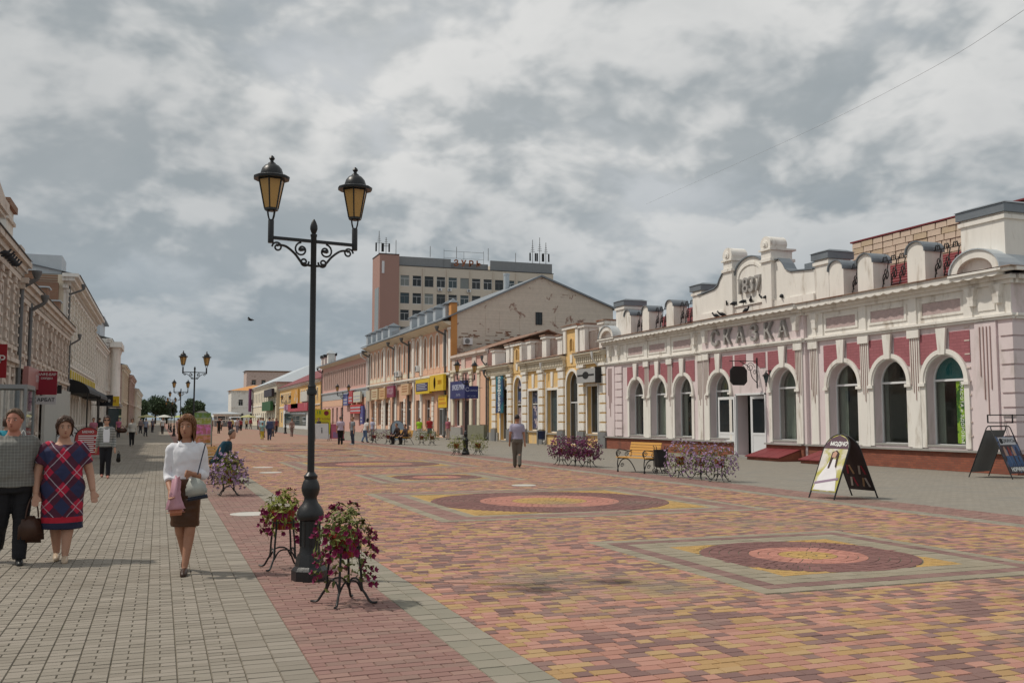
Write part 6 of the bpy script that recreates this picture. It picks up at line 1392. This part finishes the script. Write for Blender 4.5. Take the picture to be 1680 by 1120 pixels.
    for i in range(m_):
        th = math.pi*i/(m_-1)*(.62 if hairlen == 'short' else .66 if hairlen == 'bob' else .70)
        for k in range(n):
            ph = 2*math.pi*k/n; front = -math.sin(ph)          # +1 at the face
            t2 = th*(1-(.60 if hairlen == 'short' else .52)*max(0, front)**.7) if hairlen != 'x' else th
            r = HV*(1.0+.09*noise.noise(Vector((6*math.cos(ph), 6*math.sin(ph), i*.55+h*7))))
            p_ = c_+sv*(.051*h*math.sin(t2)*math.cos(ph)*r)+dv*(.0625*h*math.sin(t2)*math.sin(ph)*r)+ZV*(.063*h*math.cos(t2)*r)
            if hairlen in ('bob', 'long') and i > m_-5 and front < .5: p_ += ZV*(-(.030 if hairlen == 'bob' else .078)*h*(i-(m_-5))/4)+dv*(.004*h)
            grid.append(p_)
    inner = [p_.lerp(c_, .12) for p_ in grid]; N = len(grid)
    fs = [(i*n+k, (i+1)*n+k, (i+1)*n+(k+1) % n, i*n+(k+1) % n) for i in range(m_-1) for k in range(n)]
    hb.add(grid+inner, fs+[(a+N, d+N, c2+N, b+N) for a, b, c2, d in fs]+[((m_-1)*n+k, N+(m_-1)*n+k, N+(m_-1)*n+(k+1) % n, (m_-1)*n+(k+1) % n) for k in range(n)])
    hm = hb.mesh('hair', pm('hair %s' % (hair,), hair, .55, var=.3, scale=30), 80); hob = link('hair', hm, o)
    if near:
        lk_ = MB(); rl_ = random.Random(int(h*1000))
        for q in range(150):
            k = rl_.randrange(n); i0 = rl_.randrange(0, 4); i1 = rl_.randrange(m_-5, m_); dk = rl_.uniform(-1.5, 1.5); pts_ = []
            for i in range(i0, i1):
                kk = k+dk*(i-i0)/m_; a_, b_ = int(math.floor(kk)) % n, (int(math.floor(kk))+1) % n; f_ = kk-math.floor(kk)
                g_ = grid[i*n+a_].lerp(grid[i*n+b_], f_); pts_.append(g_+(g_-c_)*(.03+.03*rl_.random()))
            if len(pts_) > 2: lk_.tube(pts_, [.0012*h]+[.0034*h]*(len(pts_)-2)+[.0008*h], 5)
        lk_.build('hair_locks', pm('locks %s' % (hair,), hair, .5, var=.3, scale=20, island=.45), hob, 60)['kind'] = 'stuff'
    if near:
        for sgn in (-1, 1):
            ep = hc+fwd*.0475*h+sv*sgn*.0195*h+ZV*.004*h
            MB().lathe([(.0, -.0045*h), (.006*h, -.002*h), (.007*h, .001*h), (.0, .0045*h)], 10, tuple(ep), sx=1.25).build('eye', pm('eye white', (.55, .5, .46), .3), o, 80)
            MB().lathe([(.0, -.0042*h), (.0048*h, 0), (.0, .0042*h)], 8, tuple(ep+fwd*.0055*h)).build('iris', pm('dark iris', (.02, .015, .012), .2), o, 80)
            MB().tube([ep+ZV*.012*h-sv*.012*h+fwd*.004*h, ep+ZV*.0145*h+fwd*.006*h, ep+ZV*.012*h+sv*.012*h+fwd*.003*h], [.0016*h, .003*h, .0016*h], 6).build('eyebrow', pm('hair %s' % (hair,), hair), o)
        MB().tube([hc+fwd*.047*h-ZV*.036*h-sv*.016*h, hc+fwd*.0555*h-ZV*.0355*h, hc+fwd*.047*h-ZV*.036*h+sv*.016*h], [.0018*h, .0055*h, .0018*h], 7).build('lips', pm('lips', (.26, .07, .065), .5), o, 80)
    if collar:
        cm = topm or pm('cloth %s' % (top,), top)
        zb = .826*h+zc; q = MB()
        for sgn in (-1, 1):
            q.add([Vector((sgn*.004*h, ly(.83)-.052*h, zb-.022*h)), Vector((sgn*.050*h, ly(.83)-.040*h, zb-.012*h)), Vector((sgn*.056*h, ly(.83)+.01*h, zb+.004*h)), Vector((sgn*.030*h, ly(.83)+.042*h, zb+.018*h)), Vector((0, ly(.83)+.046*h, zb+.02*h)), Vector((0, ly(.83)+.038*h, zb+.034*h)), Vector((sgn*.034*h, ly(.83)+.02*h, zb+.03*h)), Vector((sgn*.038*h, ly(.83)-.022*h, zb+.016*h))],
                  [(0, 1, 7), (1, 2, 6, 7), (2, 3, 6), (3, 4, 5, 6)])
        cme = q.mesh('collar', cm); co_ = link('collar', cme, o); sd_ = co_.modifiers.new('thickness', 'SOLIDIFY'); sd_.thickness = .008
    if glasses:
        for sgn in (-1, 1): MB().lathe([(.0, -.013*h), (.017*h, -.008*h), (.018*h, .006*h), (.0, .012*h)], 10, tuple(hc+fwd*.052*h+sv*sgn*.02*h+ZV*.004*h), sy=.35).build('sunglass_lens', pm('sunglass', (.01, .01, .01), .15), o, 80)
    o['_'] = 1; del o['_']
    return o

# plaid materials
def plaid():
    m = bpy.data.materials.new('diagonal plaid cloth'); m.use_nodes = True
    global nt; nt = m.node_tree; nt.nodes.clear(); b = nd('ShaderNodeBsdfPrincipled'); o = nd('ShaderNodeOutputMaterial'); lk(b.outputs[0], o.inputs[0]); b.inputs['Roughness'].default_value = .85
    t = nd('ShaderNodeTexCoord'); s = nd('ShaderNodeSeparateXYZ'); lk(t.outputs['Object'], s.inputs[0])
    u = mth('ADD', s.outputs[0], mth('MULTIPLY', s.outputs[2], .85)); v = mth('SUBTRACT', s.outputs[0], mth('MULTIPLY', s.outputs[2], .85))
    def fr(x, p, o_=0): return mth('FRACT', mth('ADD', mth('DIVIDE', x, p), 10.13+o_))
    def line(x, p, wd, o_): return mth('LESS_THAN', mth('ABSOLUTE', mth('SUBTRACT', fr(x, p, o_), .5)), wd)
    wv = mth('MULTIPLY_ADD', ntex(t.outputs['Object'], 5, 3, .5), .05, -.025); u = mth('ADD', u, wv); v = mth('ADD', v, wv)
    Pp = .33
    cu, cv = mth('LESS_THAN', fr(u, Pp), .48), mth('LESS_THAN', fr(v, Pp, .2), .44)
    both = mth('MULTIPLY', cu, cv); either = mth('MAXIMUM', cu, cv)
    c = mixc(either, (.022, .028, .085), (.075, .012, .035)); c = mixc(both, c, (.42, .010, .045))
    c = mixc(mth('MULTIPLY', mth('MAXIMUM', line(u, Pp, .018, .33), line(v, Pp, .018, .53)), .55), c, (.55, .55, .62))
    hemz = mth('LESS_THAN', mth('ABSOLUTE', mth('SUBTRACT', s.outputs[2], .475)), .032); c = mixc(hemz, c, (.42, .010, .03)); c = mixc(mth('LESS_THAN', s.outputs[2], .443), c, (.015, .018, .05))
    lk(c, b.inputs['Base Color']); return m
def shirtplaid(name, base, linec, p=.03, wd=.12):
    m = bpy.data.materials.new(name); m.use_nodes = True
    global nt; nt = m.node_tree; nt.nodes.clear(); b = nd('ShaderNodeBsdfPrincipled'); o = nd('ShaderNodeOutputMaterial'); lk(b.outputs[0], o.inputs[0]); b.inputs['Roughness'].default_value = .85
    t = nd('ShaderNodeTexCoord'); s = nd('ShaderNodeSeparateXYZ'); lk(t.outputs['Object'], s.inputs[0])
    def ln(x): return mth('LESS_THAN', mth('FRACT', mth('ADD', mth('DIVIDE', x, p), 20.0)), wd)
    f = ln(s.outputs[2]) if 'stripe' in name else mth('MULTIPLY', mth('ADD', ln(s.outputs[0]), ln(s.outputs[2])), .5)
    lk(mixc(f, base, linec), b.inputs['Base Color']); return m
# --- the three nearest
W1 = person('woman in white blouse and brown leather skirt walking towards us, holding bags', (.28, 10.9, 0), R(-6), 1.65, dict(l=((.116, .02, .62), (.045, -.125, .635)), r=((-.116, .015, .625), (-.085, -.11, .53)), kl=(.035, -.025, .285), al=(.012, -.075, .042), kr=(-.030, .03, .28), ar=(-.0, .13, .07)),
            topm=pm('white cotton', (.74, .74, .78), .8, var=.06), botm=pm('brown leather', (.075, .032, .015), .38, var=.2), legs='skirt', hem=.295, hemw=1.22, sleeve='mid', hair=(.16, .065, .022), hairlen='long', near=True, vox=.013, shoes=(.045, .022, .014), w=.93, skin=SKIN2, turn=R(-10), topz=.56, collar=True)
def bagmesh(name, pts, d, m, parent, sm=2):
    mb = MB().poly(pts, -d/2, d/2); me = mb.mesh(name, m); bm = bmesh.new(); bm.from_mesh(me); bmesh.ops.bevel(bm, geom=list(bm.edges), offset=d*.3, segments=2, affect='EDGES'); bm.to_mesh(me); bm.free(); me.shade_smooth(); return link(name, me, parent)
def place(o, loc, rot=(0, 0, 0)): o.location = loc; o.rotation_euler = rot; return o
pb = empty('pink_plastic_bag', (.28-.10, 10.9-.24, .72), R(-4), 'pink plastic bag hanging from the hands of the woman in white blouse', 'bag')
bagmesh('bag', [(-.04, .30), (.02, .33), (.05, .28), (.04, .14), (.07, .03), (.11, -.05), (-.10, -.06), (-.10, .0), (-.06, .12)], .09, pm('pink film', (.55, .30, .36), .45, var=.25), pb)
bagmesh('contents', [(-.09, -.04), (.10, -.03), (.09, -.09), (-.08, -.10)], .095, pm('orange fruit through film', (.50, .20, .12), .5, var=.3), pb)
cl = empty('clear_clutch', (.28+.09, 10.9-.22, .86), R(-8), 'clear white bag with navy base at the waist of the woman in white blouse', 'bag')
bagmesh('bag', [(-.09, -.06), (.12, -.03), (.12, .05), (.06, .13), (-.05, .16), (-.10, .05)], .07, pm('cloudy film', (.44, .46, .42), .35, var=.25), cl); bagmesh('base', [(-.09, -.10), (.15, -.06), (.14, -.02), (-.09, -.06)], .07, pm('navy cloth', (.05, .06, .09)), cl)
MB().tube(spline([(.10, -.10, .50), (.06, -.01, .36), (.02, 0, .18)], 5), .007, 5).build('strap', pm('navy cloth', (.05, .06, .09)), cl)
W2 = person('stout woman in red and navy plaid dress carrying a brown handbag', (-1.03, 12.3, 0), R(4), 1.63, dict(l=((.150, .01, .63), (.178, -.05, .485)), r=((-.145, .0, .63), (-.150, -.06, .475)), kl=(.045, -.03, .285), al=(.03, -.07, .042), kr=(-.040, .02, .28), ar=(-.025, .06, .05)),
            topm=plaid(), hem=.225, sleeve='short', hair=(.06, .03, .018), hairlen='bob', near=True, vox=.013, shoes=(.50, .38, .27), w=1.38, belly=.03, hemw=.98, neck=.82, turn=R(6))
hbg = empty('brown_handbag', (-1.03-.31, 12.3-.10, .34), R(25), 'brown leather handbag held by the woman in plaid dress', 'handbag')
bagmesh('bag', [(-.14, -.10), (.15, -.12), (.13, .10), (.07, .19), (-.07, .19), (-.13, .12)], .12, pm('worn brown leather', (.06, .028, .018), .4, var=.3), hbg)
MB().tube(spline([(-.07, -.04, .17), (-.05, -.04, .30), (0, -.02, .40), (.05, -.04, .30), (.07, -.04, .17)], 5), .009, 6).build('handle', pm('worn brown leather', (.06, .028, .018)), hbg, 60)
M1 = person('stout man in grey checked shirt and black trousers at the left edge', (-1.55, 12.25, 0), R(10), 1.72, dict(l=((.145, .03, .63), (.15, .0, .49)), r=((-.15, .0, .63), (-.16, -.06, .49)), kl=(.06, -.02, .285), al=(.055, -.06, .042), kr=(-.06, .0, .29), ar=(-.07, .16, .10)),
            topm=shirtplaid('grey check shirt', (.15, .148, .135), (.25, .245, .225), .035, .22), bottom=(.010, .010, .013), sleeve='mid', hair=(.12, .075, .045), near=True, vox=.013, shoes=(.012, .012, .012), w=1.36, belly=.03, skin=mat('ruddy skin', (.46, .20, .14), rough=.55, var=.1, bump=0), turn=R(-22), topz=.47, collar=True)
# --- middle distance
person('woman in striped jacket and white top with sunglasses on left sidewalk', (-1.38, 29.0, 0), R(4), 1.70, WALK1, topm=shirtplaid('stripe jacket', (.10, .105, .10), (.42, .42, .40), .045, .45), bottom=(.010, .010, .014), sleeve='long', hair=(.035, .018, .014), hairlen='bob', vox=.016, glasses=True, w=.95, shoes=(.35, .14, .10))
MB().poly([(-.07, .98), (.08, .98), (.09, 1.2), (.075, 1.37), (.03, 1.33), (-.03, 1.33), (-.075, 1.37), (-.085, 1.2)], -.143, -.115).build('white_top', pm('white cotton', (.74, .74, .78)), bpy.data.objects[[x.name for x in C.objects if x.get('label', '').startswith('woman in striped')][0]])
blk_ = empty('dark_purse', (-1.05, 28.95, .55), R(10), 'black purse hanging from the striped jacket woman', 'handbag'); bagmesh('bag', [(-.06, -.12), (.06, -.13), (.05, .12), (-.03, .14)], .08, pm('black leather', (.012, .01, .01), .4), blk_); MB().tube([(-.02, 0, .13), (0, 0, .2), (.03, 0, .13)], .008, 5).build('handle', pm('black leather', (.012, .01, .01)), blk_)
person('woman in teal top behind the stout couple', (-3.05, 23.0, 0), R(150), 1.66, WALK2, top=(.015, .20, .27), bottom=(.03, .03, .04), hair=(.05, .025, .015), hairlen='bob', vox=.018, sleeve='short', w=1.05)
tb = empty('white_shoulder_bag', (-2.72, 22.9, .98), R(20), 'white shoulder bag of the woman in teal', 'handbag'); bagmesh('bag', [(-.16, -.14), (.16, -.15), (.15, .10), (.0, .15), (-.15, .10)], .12, pm('white leather', (.6, .6, .58), .5), tb); MB().tube(spline([(-.1, 0, .1), (0, 0, .40), (.1, 0, .1)], 5), .012, 5).build('strap', pm('white leather', (.6, .6, .58)), tb)
person('blond woman half hidden between the stout man and the teal top', (-3.4, 23.0, 0), R(160), 1.64, WALK1, top=(.03, .03, .03), bottom=(.04, .04, .05), hair=(.36, .22, .08), hairlen='long', vox=.02)
person('woman in pale top swinging a brown bag on the left sidewalk', (-1.55, 62.5, 0), 0, 1.66, WALK2, top=(.5, .48, .44), bottom=(.012, .012, .014), hair=(.05, .03, .02), hairlen='bob', sleeve='long')
bb = empty('brown_tote', (-2.1, 62.4, .95), R(15), 'brown tote bag of the woman in pale top', 'handbag'); bagmesh('bag', [(-.3, -.16), (.25, -.16), (.28, .1), (-.25, .12)], .15, pm('worn brown leather', (.06, .028, .018)), bb); MB().tube(spline([(-.15, 0, .1), (0, 0, .28), (.15, 0, .1)], 4), .015, 5).build('handle', pm('worn brown leather', (.06, .028, .018)), bb)
person('man in lilac polo and grey trousers walking away across the plaza', (11.25, 30.3, 0), R(160), 1.76, WALK1, top=(.34, .32, .42), bottom=(.13, .115, .095), hair=(.022, .016, .013), vox=.014, w=1.08, belly=.01, sleeve='short', skin=SKIN2, turn=R(-25), topz=.52)
SIT = dict(l=((.15, -.08, .62), (.09, -.24, .56)), r=((-.15, -.08, .62), (-.09, -.24, .56)), kl=(.07, -.27, .275), al=(.07, -.26, .045), kr=(-.07, -.27, .275), ar=(-.08, -.22, .045))
person('man in dark teal jacket hunched on the bench beside lilac flowers', (1.38, 25.95, 0), R(62), 1.72, SIT, top=(.012, .055, .085), bottom=(.02, .02, .025), hair=(.06, .05, .045), sleeve='long', seated=True, zc=-.37, vox=.016, lean=.55, w=1.12, group='people seated on benches')
person('dark clothed man seated on the far bench, left of two', (14.45, 60.8, 0), R(-70), 1.72, SIT, top=(.035, .02, .02), bottom=(.014, .012, .012), hair=(.1, .06, .05), sleeve='long', seated=True, zc=-.37, w=1.1, lean=.2, group='people seated on benches')
person('dark clothed person seated on the far bench, right of two', (14.75, 60.0, 0), R(-70), 1.66, SIT, top=(.05, .035, .04), bottom=(.014, .012, .012), hair=(.05, .03, .03), sleeve='long', seated=True, zc=-.37, lean=.1, group='people seated on benches')
person('man in pale lilac shirt and black trousers seen from behind by the boards', (10.8, 61.3, 0), R(175), 1.78, STAND, top=(.50, .42, .52), bottom=(.010, .010, .012), hair=(.12, .09, .07), vox=.018, w=1.1)
person('man in grey tee and jeans facing the lilac shirt man', (11.55, 61.1, 0), R(-75), 1.76, STAND, top=(.20, .22, .24), bottom=(.05, .065, .10), hair=(.16, .07, .03), vox=.018, shoes=(.6, .6, .6))
person('woman in lime green top and white trousers by the peach shop', (19.2, 73.8, 0), R(-10), 1.68, WALK2, top=(.36, .60, .03), bottom=(.62, .60, .58), hair=(.10, .05, .03), hairlen='bob', w=1.1)
person('man in red shirt, navy vest and shorts by the peach shop', (19.95, 73.5, 0), R(-5), 1.78, WALK1, top=(.38, .03, .035), bottom=(.10, .12, .16), hair=(.012, .012, .012), legs='shorts', w=1.1)
person('person in red checked shirt and pale shorts at the shoe shop steps', (21.6, 74.0, 0), R(-40), 1.7, STAND, top=(.38, .12, .16), bottom=(.48, .38, .33), hair=(.14, .08, .05), legs='trousers')
person('person in blue denim walking away in mid plaza', (7.85, 75.2, 0), R(175), 1.76, WALK1, top=(.06, .08, .16), bottom=(.035, .05, .10), hair=(.04, .03, .025), sleeve='long')
person('child in yellow beside the person in denim', (7.5, 77.0, 0), R(170), 1.35, WALK2, top=(.25, .40, .38), bottom=(.55, .45, .06), hair=(.12, .07, .04))
person('woman bending by the boards with a dark bag', (13.4, 66.4, 0), R(120), 1.66, WALK2, top=(.52, .50, .48), bottom=(.10, .16, .28), hair=(.02, .015, .012), hairlen='long', lean=.3)
person('person in pale blue cap behind the striped board', (15.1, 72.0, 0), R(-60), 1.70, STAND, top=(.40, .40, .52), bottom=(.2, .2, .22), hair=(.28, .32, .42))
person('person in white seated by the orange crates near the yellow board', (13.6, 92.0, 0), R(-70), 1.66, STAND, top=(.6, .56, .54), bottom=(.3, .28, .27), hair=(.03, .02, .02), w=1.1)
person('person in dark top next to the yellow board', (14.3, 93.0, 0), R(-40), 1.72, STAND, top=(.07, .05, .05), bottom=(.03, .03, .03), hair=(.03, .02, .02))
# --- the crowd farther off
cr = [(-3.9, 66, 1.64, (.45, .16, .22), (.25, .1, .14), 'woman in pink top by the cafe awning'), (-4.2, 78, 1.72, (.02, .02, .02), (.02, .02, .02), 'person in black under the awnings'), (-3.4, 92, 1.68, (.42, .12, .20), (.05, .05, .06), 'person in bright pink far down the left sidewalk'),
      (-1.2, 96, 1.74, (.28, .32, .42), (.03, .03, .04), 'man in light blue shirt far down the left sidewalk'), (.3, 108, 1.76, (.62, .62, .62), (.06, .05, .05), 'man in white shirt among the far left walkers'), (-2.0, 116, 1.7, (.25, .2, .2), (.04, .04, .05), 'person in brown far down the left sidewalk'), (-.8, 124, 1.7, (.12, .12, .15), (.02, .02, .03), 'person in dark grey far down the left sidewalk'),
      (1.9, 112, 1.68, (.5, .33, .33), (.4, .3, .3), 'person in pale pink by the left lamps'), (2.6, 96, 1.66, (.55, .48, .05), (.05, .05, .06), 'person in yellow beside the left lamps'), (4.7, 104, 1.68, (.02, .20, .10), (.04, .04, .05), 'woman in green pushing a pushchair'), (6.2, 112, 1.74, (.02, .02, .022), (.02, .02, .02), 'man in black right of the pushchair'), (7.1, 108, 1.68, (.10, .05, .10), (.04, .03, .05), 'woman in plum dress in the far crowd'),
      (8.6, 118, 1.7, (.5, .42, .45), (.2, .2, .25), 'person in pale rose in the far crowd'), (9.6, 100, 1.76, (.45, .38, .48), (.2, .15, .11), 'man in lilac shirt and brown trousers in the far crowd'), (11.4, 116, 1.72, (.06, .05, .05), (.03, .03, .03), 'person in black among the far crowd, centre'), (12.4, 112, 1.68, (.25, .07, .08), (.03, .03, .03), 'person in dark red among the far crowd'), (13.6, 122, 1.72, (.1, .1, .12), (.05, .05, .06), 'person in charcoal right of the far crowd'),
      (8.6, 88, 1.74, (.30, .45, .50), (.06, .08, .13), 'person in aqua shirt behind the denim walker'), (9.9, 92, 1.74, (.14, .14, .18), (.10, .10, .12), 'person in slate shirt and shorts behind the denim walker'), (11.4, 90, 1.66, (.3, .2, .18), (.2, .15, .14), 'person in tan near the right lamps'), (14.8, 100, 1.7, (.3, .22, .2), (.1, .1, .1), 'person in brown by the white shopfront'), (16.5, 108, 1.7, (.05, .05, .06), (.04, .04, .05), 'person in black by the white shopfront'),
      (18.0, 96, 1.68, (.5, .3, .3), (.3, .3, .32), 'person in coral by the white shopfront'), (13.9, 134, 1.7, (.4, .4, .42), (.05, .05, .06), 'far person in pale grey at the right'), (5.4, 140, 1.7, (.5, .5, .5), (.05, .05, .06), 'far person in white in the middle of the street'), (10.5, 140, 1.7, (.15, .03, .05), (.05, .05, .06), 'far person in crimson in the middle of the street')]
for q in range(14): cr.append((3.2+.95*q+rnd.uniform(-.3, .3), 150+rnd.uniform(-12, 12), rnd.uniform(1.6, 1.8), rnd.choice([(.5, .5, .5), (.05, .05, .06), (.3, .05, .06), (.1, .14, .25), (.4, .3, .25), (.55, .45, .2)]), rnd.choice([(.03, .03, .04), (.12, .12, .14), (.3, .27, .22)]), 'distant walker near the end of the plaza, %s from the left' % ('first', 'second', 'third', 'fourth', 'fifth', 'sixth', 'seventh', 'eighth', 'ninth', 'tenth', 'eleventh', 'twelfth', 'thirteenth', 'fourteenth')[q]))
proto = {}
for i, (x, y, h, t, b, lab) in enumerate(cr):
    k = i % 4
    if k not in proto or True:
        if k in proto:
            src = proto[k]; o = copy_tree(src); o['label'] = lab; o.location = (x, y, 0); o.rotation_euler = (0, 0, R([0, 180, 20, 165][(i*7) % 4]+rnd.uniform(-20, 20))); s = h/1.7; o.scale = (s, s, s)
            for ch in o.children:
                nm = ch.name.split('.')[0]
                if nm in ('shirt', 'trousers', 'hair'):
                    ch.data = ch.data.copy(); cc = t if nm == 'shirt' else b if nm == 'trousers' else rnd.choice([(.02, .015, .01), (.06, .035, .02), (.15, .08, .04)])
                    ch.data.materials.clear(); ch.data.materials.append(pm('cloth %s' % (cc,), cc, .85))
        else: proto[k] = person(lab, (x, y, 0), R([0, 180, 20, 165][k]), 1.7, [WALK1, WALK2, STAND, WALK2][k], top=t, bottom=b, vox=.03, w=[1, 1.12, 1.05, .95][k], sleeve=['short', 'long', 'short', 'short'][k])
for o in C.objects:
    if o.get('label', '').startswith('woman in green pushing'):
        o.location = (4.7, 104, 0)
pu = empty('pushchair', (4.75, 102.9, 0), 0, 'dark pushchair in front of the woman in green', 'pushchair')
MB().polyx([(-.4, .35), (.25, .3), (.4, .6), (.3, 1.0), (.05, 1.05), (-.05, .65), (-.4, .55)], -.25, .25).build('seat', pm('charcoal cloth', (.03, .03, .035)), pu); MB().tube([(-.2, .3, .6), (-.2, .65, 1.02), (.2, .65, 1.02), (.2, .3, .6)], .015, 5).build('handle', K['greym'], pu)
for x in (-.25, .25):
    for y in (-.35, .35): MB().lathe([(.13, -.03), (.13, .03)], 12).build('wheel', K['iron'], pu, loc=(x, y, .13), rot=(0, R(90), 0))

bpy.data.scenes.remove(_side)
